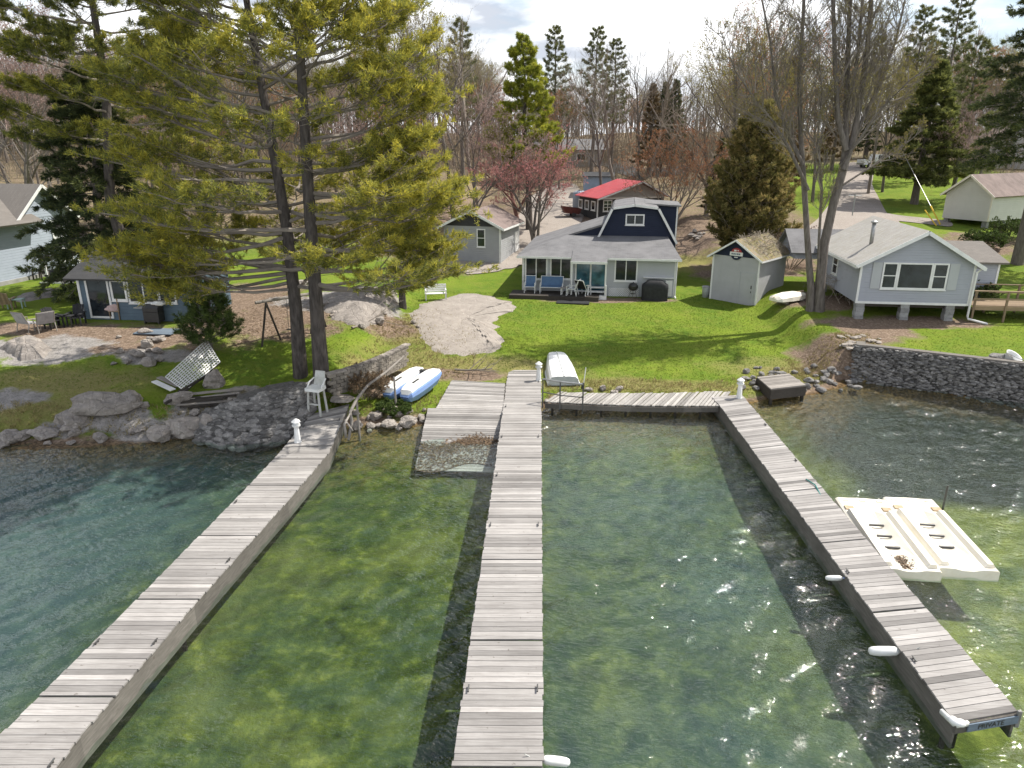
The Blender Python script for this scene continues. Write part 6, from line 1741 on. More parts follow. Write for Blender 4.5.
# utility pole, guy wire, van
def utility():
    p = at(868, 194); top = zat(868, 100, p)
    t = thing('utility_pole', 'bare grey utility pole beside the gravel driveway', 'pole', tuple(p))
    m = MB(); m.tube([(p.x, p.y, p.z - 0.3), (p.x, p.y, top)], [0.16, 0.11], 10); m.build('pole', M['bark_pale'], t, world=True)
    m = MB(); m.box((p.x, p.y, top - 0.5), (1.6, 0.1, 0.12)); m.build('cross_arm', M['greywood'], t, world=True)
    m = MB(); m.lathe([(0.05, 0), (0.05, 0.14)], 8, (p.x - 0.7, p.y, top - 0.44)); m.lathe([(0.05, 0), (0.05, 0.14)], 8, (p.x + 0.7, p.y, top - 0.44)); m.build('insulator', M['white'], t, world=True)
    a = at(941, 226); tp = Vector((p.x, p.y, top - 1.0)); 
    g = thing('guy_wire', 'taut guy wire with yellow guards slanting down by the white garage', 'wire', tuple(a))
    m = MB(); m.tube([a, tp], 0.025, 5); m.build('cable', M['galv'], g, world=True)
    d = (tp - a).normalized()
    m = MB(); m.tube([a + d * 0.2, a + d * 3.0], 0.06, 6); b = a + Vector((-0.4, 0, 0)); m.tube([b, b + (d + Vector((-0.12, 0, 0))) * 2.4], 0.05, 6); m.build('guard', M['yellow'], g, world=True)
    p = at(877, 168)
    t = thing('pickup_truck', 'white pickup truck parked on the grass at the top of the driveway', 'truck', tuple(p), RAD(8))
    m = MB(); m.prism([(-2.5, 0.45), (2.5, 0.45), (2.55, 0.95), (2.4, 1.1), (1.3, 1.15), (0.75, 1.75), (-0.7, 1.78), (-0.85, 1.12), (-2.5, 1.12)], -0.9, 0.9, 'y'); m.build('body', M['hullwhite'], t)
    m = MB()
    for y in (-0.905, 0.905): m.prism([(-0.6, 1.15), (1.05, 1.17), (0.68, 1.66), (-0.58, 1.68)], y - 0.01, y + 0.01, 'y')
    m.build('side_window', M['glass'], t)
    for x in (-1.6, 1.6):
        for y in (-0.85, 0.85):
            m = MB(); m.tube([(x, y - 0.12, 0.38), (x, y + 0.12, 0.38)], 0.38, 16); w = m.build('wheel', M['blackmetal'], t)
            m = MB(); m.tube([(x, y - 0.13, 0.38), (x, y + 0.13, 0.38)], 0.2, 12); m.build('rim', M['galv'], w)
    m = MB(); m.box((2.5, 0, 0.55), (0.15, 1.7, 0.2)); m.box((-2.5, 0, 0.55), (0.12, 1.7, 0.2)); m.build('bumper', M['galv'], t)
utility()
# ------------------------------------------------------------------ trees
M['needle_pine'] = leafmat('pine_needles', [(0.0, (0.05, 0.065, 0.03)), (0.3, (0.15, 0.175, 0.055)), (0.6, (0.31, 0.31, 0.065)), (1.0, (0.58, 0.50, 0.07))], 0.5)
M['needle_bright'] = leafmat('bright_pine_needles', [(0.0, (0.09, 0.12, 0.025)), (0.4, (0.21, 0.26, 0.04)), (0.7, (0.34, 0.36, 0.05)), (1.0, (0.48, 0.46, 0.06))], 0.5)
M['needle_dark'] = leafmat('spruce_needles', [(0.0, (0.03, 0.045, 0.026)), (0.5, (0.085, 0.11, 0.046)), (0.85, (0.17, 0.19, 0.065)), (1.0, (0.28, 0.29, 0.08))], 0.35)
M['needle_olive'] = leafmat('spruce_olive_needles', [(0.0, (0.05, 0.065, 0.028)), (0.5, (0.15, 0.17, 0.052)), (0.85, (0.26, 0.27, 0.08)), (1.0, (0.38, 0.37, 0.10))], 0.42)
M['needle_cedar'] = leafmat('cedar_sprays', [(0.0, (0.06, 0.065, 0.024)), (0.5, (0.18, 0.17, 0.055)), (0.8, (0.31, 0.25, 0.09)), (1.0, (0.42, 0.31, 0.13))], 0.42)
M['needle_brown'] = leafmat('rusty_sprays', [(0.0, (0.09, 0.065, 0.035)), (0.5, (0.21, 0.15, 0.075)), (1.0, (0.33, 0.24, 0.12))], 0.25)
M['needle_grey'] = leafmat('grey_green_needles', [(0.0, (0.06, 0.075, 0.035)), (0.5, (0.15, 0.165, 0.065)), (1.0, (0.27, 0.27, 0.10))], 0.3)
M['bud_red'] = leafmat('red_buds', [(0.0, (0.34, 0.13, 0.125)), (0.5, (0.50, 0.23, 0.215)), (1.0, (0.62, 0.36, 0.33))], 0.35)
M['bud_orange'] = leafmat('orange_buds', [(0.0, (0.26, 0.11, 0.06)), (0.5, (0.40, 0.19, 0.10)), (1.0, (0.52, 0.30, 0.17))], 0.35)
M['bud_olive'] = leafmat('olive_buds', [(0.0, (0.16, 0.13, 0.04)), (0.5, (0.29, 0.25, 0.07)), (1.0, (0.42, 0.38, 0.10))], 0.35)
M['bud_pink'] = leafmat('mauve_buds', [(0.0, (0.25, 0.17, 0.15)), (0.5, (0.36, 0.255, 0.225)), (1.0, (0.46, 0.34, 0.30))], 0.35)
M['leaf_shrub'] = leafmat('shrub_leaves', [(0.0, (0.03, 0.05, 0.016)), (0.5, (0.085, 0.13, 0.035)), (1.0, (0.17, 0.22, 0.055))], 0.3)
M['leaf_dry'] = leafmat('dry_leaves', [(0.0, (0.10, 0.065, 0.04)), (0.5, (0.24, 0.165, 0.10)), (1.0, (0.40, 0.31, 0.2))], 0.25)
M['grass'] = leafmat('grass_blades', [(0.0, (0.065, 0.125, 0.014)), (0.5, (0.15, 0.225, 0.022)), (1.0, (0.28, 0.30, 0.06))], 0.35)
M['grass_dry'] = leafmat('dry_grass_blades', [(0.0, (0.16, 0.13, 0.05)), (0.5, (0.30, 0.25, 0.11)), (1.0, (0.44, 0.37, 0.19))], 0.35)

def nrmz(a): return a / (np.linalg.norm(a, axis=-1, keepdims=True) + 1e-9)

def tufts(mb, P, D, K, ln, wd, spread, ngen, mi=0, tb=None, tj=0.2, flat=0.0):
    """K thin needles round every tuft"""
    P = np.repeat(np.asarray(P), K, 0); D = np.repeat(nrmz(np.asarray(D)), K, 0); n = len(P)
    r = ngen.normal(size=(n, 3)) * spread
    if flat: r[:, 2] *= (1 - flat)
    d = nrmz(D + r)
    L = ln * ngen.uniform(0.6, 1.2, (n, 1))
    side = nrmz(np.cross(d, nrmz(ngen.normal(size=(n, 3)))))
    b = P + ngen.normal(size=(n, 3)) * ln * 0.18
    w = wd * ngen.uniform(0.7, 1.3, (n, 1))
    V = np.stack([b - side * w, b + side * w, b + d * L], 1)
    t = np.repeat(np.asarray(tb), K) + ngen.normal(size=n) * tj
    mb.tris(V, n, np.clip(t, 0, 1), mi)

def sticks(mb, A, B, ra, ngen, mi=0):
    """hair thin twigs: two crossed slivers each"""
    A = np.asarray(A); B = np.asarray(B); n = len(A); d = nrmz(B - A)
    s1 = nrmz(np.cross(d, nrmz(ngen.normal(size=(n, 3))))); s2 = np.cross(d, s1)
    r = np.asarray(ra).reshape(-1, 1) if not np.isscalar(ra) else ra
    for s in (s1, s2):
        mb.tris(np.stack([A - s * r, A + s * r, B + s * r * 0.35, B - s * r * 0.35], 1), n, ngen.uniform(0, 1, n), mi, 4)

def interp(path, f):
    x = f * (len(path) - 1); i = min(int(x), len(path) - 2); return lerp(path[i], path[i + 1], x - i)

def conifer(name, label, loc, path, r0, z0, Lf, nlimb, elev, upturn, nside, nsub, needle, mats, seed, group=None, limb_r=0.011, keep=None, tbase=0.35, side_ang=52, extra=None, sagf=0.0, flat=0.3, plume=0.62, twigs=True, aim=None, fork=0):
    """path: trunk points (local). Lf(f): limb length, elev(f): start elevation, f along the trunk"""
    rg = random.Random(seed); ng = np.random.default_rng(seed)
    t = thing(name, label, 'tree', loc, 0, group)
    path = [Vector(p) for p in path]; H = path[-1].z
    tr = MB(); n = len(path)
    tr.tube([path[0] + Vector((0, 0, -0.4))] + path, [r0 * 1.35] + [r0 * (1.15 if i == 0 else 1) * (1 - 0.93 * (i / (n - 1)) ** 1.15) + 0.012 for i in range(n)], 12, 0, 0.5)
    tr.build('trunk', mats[0], t, smooth=True)
    cr = MB(); TP = []; TD = []; TT = []; SA = []; SB = []; SR = []
    ga = rg.uniform(0, 6.28)
    for i in range(nlimb):
        f = z0 + (0.985 - z0) * ((i + rg.uniform(0, 0.8)) / nlimb) ** (1.25 if fork >= 4 else 1.0)
        p = interp(path, f); ga += 2.4 + rg.uniform(-0.35, 0.35)
        az = ga
        if aim and rg.random() < aim[1]: az = aim[0] + rg.uniform(-0.6, 0.6)
        if keep and not keep(f, az, rg): continue
        L = Lf(f, az) * (rg.uniform(0.5, 1.15) if fork == 3 else rg.uniform(0.72, 1.1))
        if L < 0.15: continue
        el = elev(f) + RAD(rg.uniform(-8, 8))
        pts = [p]; d = Vector((math.cos(az) * math.cos(el), math.sin(az) * math.cos(el), math.sin(el)))
        m = 7
        for k in range(m):
            u = (k + 1) / m
            e2 = el + upturn * (u ** 1.6) - sagf * math.sin(u * math.pi) * 0.5 + (rg.gauss(0, 0.09) if fork else 0)
            a2 = az + 0.10 * math.sin(u * 4 + i) + (rg.gauss(0, 0.12) if fork else 0)
            d = Vector((math.cos(a2) * math.cos(e2), math.sin(a2) * math.cos(e2), math.sin(e2)))
            pts.append(pts[-1] + d * (L / m))
        rr = limb_r * L
        cr.tube(pts, [rr * (1 - 0.85 * k / m) + 0.006 for k in range(m + 1)], 5, 1, 0.5, cap=False)
        lt = tbase + rg.uniform(-0.13, 0.13)
        ns0 = max(3, int(nside * (0.45 + 0.55 * L / Lf(z0 + 0.1, az) if Lf(z0 + 0.1, az) > 0 else 1)))
        jobs = [(pts, L, ns0, 0.22)]
        if fork and L > 1.2:
            jobs = [(pts, L * 0.8, max(3, int(ns0 * 0.65)), 0.4)]
            for s in range(fork):
                u = 0.28 + 0.5 * (s + rg.random()) / fork
                q0 = interp(pts, u); dd = (interp(pts, u + 0.05) - interp(pts, u - 0.05)).normalized()
                h = Vector((-dd.y, dd.x, 0)).normalized() * (1 if (s + i) % 2 else -1)
                an = RAD(rg.uniform(28, 55)); l2 = L * (1.0 - u) * rg.uniform(0.65, 1.0)
                p2 = [q0]; d2 = (dd * math.cos(an) + h * math.sin(an) + Vector((0, 0, rg.uniform(-0.1, 0.2)))).normalized()
                for k in range(4):
                    d2 = (d2 + Vector((rg.gauss(0, 0.1), rg.gauss(0, 0.1), 0.07))).normalized(); p2.append(p2[-1] + d2 * l2 / 4)
                cr.tube(p2, [rr * (0.5 - 0.09 * k) * (1.1 - u) + 0.006 for k in range(5)], 4, 1, 0.5, cap=False)
                jobs.append((p2, l2 * 1.25, max(3, int(ns0 * 0.6)), 0.3))
        for pts, L, ns, us in jobs:
          lt = tbase + rg.uniform(-0.15, 0.15)
          for s in range(ns):
            u = us + (1 - us) * (s + rg.uniform(0, 0.9)) / ns
            q_ = interp(pts, min(u, 0.999)); dd = (interp(pts, min(1, u + 0.05)) - interp(pts, max(0, u - 0.05))).normalized()
            sg = 1 if s % 2 else -1
            h = Vector((-dd.y, dd.x, 0)).normalized() * sg
            an = RAD(side_ang + rg.uniform(-15, 15))
            sd = (dd * math.cos(an) + h * math.sin(an) + Vector((0, 0, rg.uniform(-0.08, 0.28) * (1 - flat)))).normalized()
            sl = (0.30 + (1 - u) * 0.55) * L * 0.52 * rg.uniform(0.6, 1.1) + 0.2 * min(1.0, L * 0.7)
            e = q_ + sd * sl
            SA.append(q_); SB.append(e); SR.append(0.011)
            for b in range(nsub):
                v = 0.3 + 0.7 * (b + rg.random()) / nsub
                bq = q_ + sd * sl * v
                bd = (sd + Vector((rg.gauss(0, 0.5), rg.gauss(0, 0.5), rg.gauss(0.12, 0.28)))).normalized()
                bl = sl * 0.34 * (1.25 - v) + 0.12
                be = bq + bd * bl
                SA.append(bq); SB.append(be); SR.append(0.006)
                for w in (plume, 1.0):
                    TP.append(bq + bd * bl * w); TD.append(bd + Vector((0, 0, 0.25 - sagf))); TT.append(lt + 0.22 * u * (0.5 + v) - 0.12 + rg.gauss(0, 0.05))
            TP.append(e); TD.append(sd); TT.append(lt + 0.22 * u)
          TP.append(pts[-1]); TD.append(dd); TT.append(lt + 0.2)
    K, ln, wd, sp = needle
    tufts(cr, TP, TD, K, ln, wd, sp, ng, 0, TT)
    if twigs: sticks(cr, SA, SB, np.array(SR), ng, 1)
    cr.build('crown', [mats[1], mats[2]], t)
    return t

def pinepath(base, top, n=9, wob=0.12, seed=1):
    rg = random.Random(seed); b, tp = Vector(base), Vector(top)
    return [lerp(b, tp, i / (n - 1)) + (Vector((rg.uniform(-wob, wob), rg.uniform(-wob, wob), 0)) if 0 < i else Vector()) for i in range(n)]

PM = (M['bark_pine'], M['needle_pine'], M['twig'])
# twin white pines by the dock
base = at(306, 380); 
lean_top = lambda px, py, Y: Vector((ray(px, py).x * Y / ray(px, py).y, Y, CAMZ + ray(px, py).z * Y / ray(px, py).y))
b2 = pix(322, 384, base.z)
def seg_path(pts, loc): return [Vector(p) - Vector(loc) for p in pts]
def notfront(f, az, rg): return not (math.sin(az) < -0.55 and f < 0.75 and rg.random() < 0.62)
def LP(f, az): return (1.1 if math.cos(az) < -0.5 and f < 0.5 else 1.0) * (6.6 * (1 - ((f - 0.15) / 0.85) ** 1.7 * 0.72)) if f > 0.15 else 6.0
Y0 = b2.y
P1 = [(b2.x, b2.y, b2.z), tuple(lean_top(316, 300, Y0)), tuple(lean_top(309, 200, Y0 + .2)), tuple(lean_top(303, 100, Y0 + .3)), tuple(lean_top(297, 0, Y0 + .4)), tuple(lean_top(294, -90, Y0 + .5)), tuple(lean_top(290, -180, Y0 + .6))]
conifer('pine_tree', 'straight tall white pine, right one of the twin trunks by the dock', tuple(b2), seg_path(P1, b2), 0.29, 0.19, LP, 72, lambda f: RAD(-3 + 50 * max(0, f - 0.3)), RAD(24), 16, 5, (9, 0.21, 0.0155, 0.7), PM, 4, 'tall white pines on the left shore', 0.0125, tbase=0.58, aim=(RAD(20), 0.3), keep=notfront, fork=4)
b1 = pix(300, 378, base.z)
P1 = [(b1.x, b1.y + .1, b1.z), tuple(lean_top(296, 310, Y0 + .4)), tuple(lean_top(287, 230, Y0 + .8)), tuple(lean_top(272, 140, Y0 + 1.2)), tuple(lean_top(257, 60, Y0 + 1.5)), tuple(lean_top(243, -20, Y0 + 1.8)), tuple(lean_top(232, -100, Y0 + 2)), tuple(lean_top(225, -170, Y0 + 2.2))]
conifer('pine_tree', 'leaning tall white pine, left one of the twin trunks by the dock', tuple(b1), seg_path(P1, b1), 0.27, 0.17, LP, 74, lambda f: RAD(-8 + 48 * max(0, f - 0.22)), RAD(22), 15, 5, (9, 0.21, 0.0155, 0.7), PM, 11, 'tall white pines on the left shore', 0.0125, tbase=0.52, aim=(RAD(185), 0.46), keep=notfront, fork=4)
# pine further left, only its upper half clear
b3 = at(128, 312); b3 = Vector((pixY(112, 40), 40, height(pixY(112, 40), 40)))
P1 = [tuple(b3), tuple(lean_top(110, 200, 40)), tuple(lean_top(106, 90, 40)), tuple(lean_top(92, 0, 40)), tuple(lean_top(86, -60, 40)), tuple(lean_top(84, -120, 40))]
conifer('pine_tree', 'dark trunked white pine above the slate blue cabin', tuple(b3), seg_path(P1, b3), 0.30, 0.30, lambda f, az: 6.2 * (1 - max(0, (f - 0.4) / 0.6) ** 1.6 * 0.75), 50, lambda f: RAD(0 + 34 * max(0, f - 0.5)), RAD(20), 16, 5, (14, 0.24, 0.015, 0.55), PM, 19, 'tall white pines on the left shore', 0.012, tbase=0.36, fork=4)
# hemlock behind the slate cabin
hx = pixY(84, 41.5); hb = Vector((hx, 41.5, height(hx, 41.5)))
DM = (M['bark_grey'], M['needle_dark'], M['twig'])
conifer('hemlock_tree', 'dense dark hemlock hanging over the slate blue cabin', tuple(hb), pinepath((0, 0, 0), (0.6, 0, 12.5), 8, 0.1, 4), 0.32, 0.13, lambda f, az: 4.3 * (1 - f) ** 0.75 + 0.3, 95, lambda f: RAD(-8 + 30 * f), RAD(-22), 15, 5, (9, 0.26, 0.028, 0.5), DM, 23, None, 0.010, tbase=0.36, sagf=0.25)
# small pine whose lone trunk stands at the top of the ledge
sb = at(403, 308)
P1 = [tuple(sb), (sb.x - 0.03, sb.y, sb.z + 1.6), (sb.x + .1, sb.y, sb.z + 3.6), (sb.x + .15, sb.y, sb.z + 6.5), (sb.x + 0.2, sb.y, sb.z + 9.0)]
conifer('pine_tree', 'smaller pine with yellow tipped boughs at the top of the granite ledge', tuple(sb), seg_path(P1, sb), 0.19, 0.38, lambda f, az: 3.2 * (1 - f) ** 0.6 + 0.4, 34, lambda f: RAD(6 + 25 * f), RAD(18), 14, 5, (14, 0.20, 0.012, 0.55), PM, 29, None, 0.012, tbase=0.68, fork=3)
# young pine shrub before the lattice
yb = at(212, 352)
conifer('young_pine', 'bushy young green pine between slate cabin and lattice panel', tuple(yb), pinepath((0, 0, 0), (0.2, 0, 3.0), 5, 0.08, 7), 0.06, 0.08, lambda f, az: 1.35 * (1 - f) ** 0.6 + 0.15, 46, lambda f: RAD(15 + 30 * f), RAD(15), 11, 4, (10, 0.17, 0.011, 0.6), (M['bark_grey'], M['leaf_shrub'], M['twig']), 31, None, 0.014, tbase=0.45)

# spruce on the right edge
rb = at(1017, 264)
conifer('spruce_tree', 'towering dark spruce with drooping boughs at the right edge', tuple(rb), pinepath((0, 0, 0), (0.2, 0, 23), 9, 0.08, 3), 0.36, 0.30, lambda f, az: 4.9 * (1 - max(0, f - 0.3) / 0.7) ** 0.55 + 0.3, 105, lambda f: RAD(-4 + 22 * f), RAD(-20), 16, 5, (9, 0.26, 0.026, 0.5), (M['bark_grey'], M['needle_dark'], M['twig']), 41, None, 0.010, tbase=0.44, sagf=0.3)
_sp = [o for o in bpy.data.objects if o.get('label', '').startswith('towering dark spruce')][0]
copy_tree(_sp, (35.5, 43.5, height(35.5, 43.5)), 1.9, 0.72, 'second spruce standing just past the right edge beside the tan deck')
# round cedar behind the shed
cx_, cy_ = pixY(757, 53), 53; cb = Vector((cx_, cy_, height(cx_, cy_)))
def cedar_prof(f, az): return 3.7 * min(1.0, (f + 0.12) * 4) * (1 - f ** 1.8) ** 0.75 + 0.1
conifer('cedar_tree', 'broad olive brown cedar standing behind the garden shed', tuple(cb), pinepath((0, 0, 0), (0.1, 0, 10.8), 7, 0.06, 3), 0.3, 0.03, cedar_prof, 190, lambda f: RAD(20 + 35 * f), RAD(20), 12, 4, (9, 0.28, 0.034, 0.6), (M['bark_grey'], M['needle_cedar'], M['twig_tan']), 43, None, 0.009, tbase=0.54)
# broad evergreen on the far lawn
ex = at(914, 204)
conifer('spruce_tree', 'wide dark spruce with bare trunk foot on the bright far lawn', tuple(ex), pinepath((0, 0, 0), (0.1, 0, 13.5), 7, 0.08, 3), 0.34, 0.16, lambda f, az: 4.6 * (1 - max(0, f - 0.12) / 0.88) ** 0.85 + 0.2, 90, lambda f: RAD(0 + 30 * f), RAD(-8), 14, 4, (8, 0.38, 0.05, 0.55), (M['bark_grey'], M['needle_olive'], M['twig']), 47, None, 0.009, tbase=0.4, sagf=0.15)
# bright pine in the middle distance
mx = pixY(530, 68); mb_ = Vector((mx, 68, height(mx, 68)))
conifer('pine_tree', 'bright yellow green pine rising behind the red budded maple', tuple(mb_), pinepath((0, 0, 0), (-0.8, 0, 16.5), 8, 0.15, 5), 0.30, 0.26, lambda f, az: 5.4 * (1 - max(0, f - 0.1) / 0.9) ** 0.85 + 0.4, 58, lambda f: RAD(8 + 34 * f), RAD(20), 13, 4, (9, 0.27, 0.026, 0.65), (M['bark_pine'], M['needle_bright'], M['twig']), 53, None, 0.012, tbase=0.58, fork=3)

# ---- reusable conifers for the woods
def tall_pine(label, loc, h, seed):
    return conifer('pine_tree', label, loc, pinepath((0, 0, 0), (0.3, 0, h), 8, 0.15, seed), 0.26, 0.38, lambda f, az: h * 0.135 * (1 - max(0, f - 0.4) / 0.6) ** 0.6 + 0.3, 46, lambda f: RAD(5 + 30 * (f - 0.4)), RAD(18), 9, 3, (8, 0.30, 0.03, 0.65), (M['bark_grey'], M['needle_grey'], M['twig']), seed, None, 0.012, tbase=0.45)
def far_spruce(label, loc, h, seed, mat='needle_dark'):
    return conifer('spruce_tree', label, loc, pinepath((0, 0, 0), (0.1, 0, h), 6, 0.05, seed), 0.22, 0.10, lambda f, az: h * 0.20 * (1 - f) ** 0.95 + 0.05, 70, lambda f: RAD(-6 + 30 * f), RAD(10), 9, 3, (7, 0.26, 0.045, 0.45), (M['bark_grey'], M[mat], M['twig']), seed, None, 0.010, tbase=0.36, twigs=False)
def gb(px, Y): x = pixY(px, Y); return (x, Y, height(x, Y))
tall_a = tall_pine('slender tall pine left of centre on the skyline above the tin shed', gb(592, 98), 18.5, 61)
copy_tree(tall_a, gb(612, 104), 1.3, 0.94, 'darker slender pine just right of the tallest skyline pine')
copy_tree(tall_a, gb(555, 100), 2.4, 1.02, 'slender pine top showing over the bright yellow green pine')
copy_tree(tall_a, gb(935, 92), 0.7, 1.12, 'tall pine top rising beyond the wide far lawn spruce')
copy_tree(tall_a, gb(905, 105), 3.7, 1.08, 'pale pine top left of the dark right edge spruce')
copy_tree(tall_a, gb(962, 80), 4.4, 0.85, 'pine close behind the white garage')
copy_tree(tall_a, gb(462, 92), 5.1, 1.0, 'pine among bare trees above the grey cottage')
copy_tree(tall_a, gb(380, 95), 0.2, 1.0, 'pine seen through the boughs of the twin pines')
copy_tree(tall_a, gb(200, 70), 2.2, 0.9, 'pine standing behind the leaning twin pine')
sp_a = far_spruce('pointed dark spruce on the skyline, taller of the close pair', gb(672, 100), 12.0, 71)
copy_tree(sp_a, gb(662, 101), 1.2, 0.97, 'pointed dark spruce on the skyline, left one of the close pair')
copy_tree(sp_a, gb(722, 72), 2.2, 0.62, 'small blue dark spruce left of the olive cedar')
sp_b = far_spruce('rusty brown spruce left of the dark skyline pair', gb(650, 99), 11.5, 73, 'needle_brown')
copy_tree(sp_b, gb(785, 82), 1.0, 1.25, 'rusty evergreen rising behind the olive cedar')
copy_tree(sp_b, gb(835, 100), 2.0, 1.05, 'rusty evergreen between the bare trunks')

# ------------------------------------------------------------------ bare trees
def grow(rg, tr, SA, SB, SR, BD, p, d, L, r, lvl, maxl, nch, ang, thick, up):
    n = 6 if lvl == 0 else (5 if lvl == 1 else 3)
    pts = [p]; dd = d.copy()
    for i in range(n):
        dd = (dd + Vector((rg.gauss(0, 0.10), rg.gauss(0, 0.10), rg.gauss(0.02, 0.05) + up * 0.06 * lvl))).normalized()
        pts.append(pts[-1] + dd * (L / n))
    if r > thick: tr[0 if lvl < 2 else 1].tube(pts, [r * (1 - 0.6 * i / n) for i in range(n + 1)], 8 if lvl == 0 else (6 if lvl == 1 else 4), 0, rg.random(), cap=False)
    else:
        for i in range(n): SA.append(pts[i]); SB.append(pts[i + 1]); SR.append(r * (1 - 0.6 * i / n))
    if lvl >= maxl:
        BD.append((pts[-1], dd)); BD.append((pts[-2], dd)); return
    k = nch[lvl]
    for j in range(k):
        u = (0.32 if lvl == 0 else 0.22) + (0.98 - (0.32 if lvl == 0 else 0.22)) * (j + rg.uniform(0.1, 0.9)) / k
        q_ = interp(pts, min(0.999, u)); base = (interp(pts, min(1, u + 0.08)) - interp(pts, max(0, u - 0.08))).normalized()
        a = RAD(ang + rg.uniform(-14, 14)); ph = rg.uniform(0, 6.283) if lvl else j * 2.4 + rg.uniform(-0.5, 0.5)
        x = base.orthogonal().normalized(); y = base.cross(x)
        nd = (base * math.cos(a) + (x * math.cos(ph) + y * math.sin(ph)) * math.sin(a)).normalized()
        grow(rg, tr, SA, SB, SR, BD, q_, nd, L * (0.62 if lvl == 0 else 0.56) * (1.15 - 0.5 * u) * rg.uniform(0.75, 1.15), max(0.006, r * (1 - 0.6 * u) * 0.58), lvl + 1, maxl, nch, ang, thick, up)

def bare_tree(label, loc, stems, seed, bark, twig, bud=None, nch=(9, 6, 5, 4), maxl=4, ang=38, thick=0.02, up=0.5, bk=2, bsize=0.06, name='bare_tree', group=None, rmin=1.0):
    """stems: list of (start, direction, length, radius)"""
    rg = random.Random(seed); ng = np.random.default_rng(seed)
    t = thing(name, label, 'tree', loc, 0, group)
    tk = MB(); br = MB(); SA = []; SB = []; SR = []; BD = []
    for (p, d, L, r) in stems:
        p = Vector(p)
        if r > 0.09 and p.length < 0.8:
            tk.tube([p - Vector((0, 0, 0.4)), p + Vector(d).normalized() * 0.02], [r * 1.5, r * 1.02], 8, 0, 0.5)
        grow(rg, (tk, br), SA, SB, SR, BD, p, Vector(d).normalized(), L, r, 0, maxl, nch, ang, thick, up)
    tk.build('trunk', M[bark], t, smooth=True)
    if SA: sticks(br, SA, SB, np.array(SR) * rmin, ng, 0)
    if bud and BD:
        P = np.array([tuple(b[0]) for b in BD]); D = np.array([tuple(b[1]) for b in BD])
        tufts(br, P, D, bk, bsize, bsize * 0.35, 0.8, ng, 1, np.full(len(P), 0.5), 0.25)
    br.build('crown', [M[twig]] + ([M[bud]] if bud else []), t)
    return t

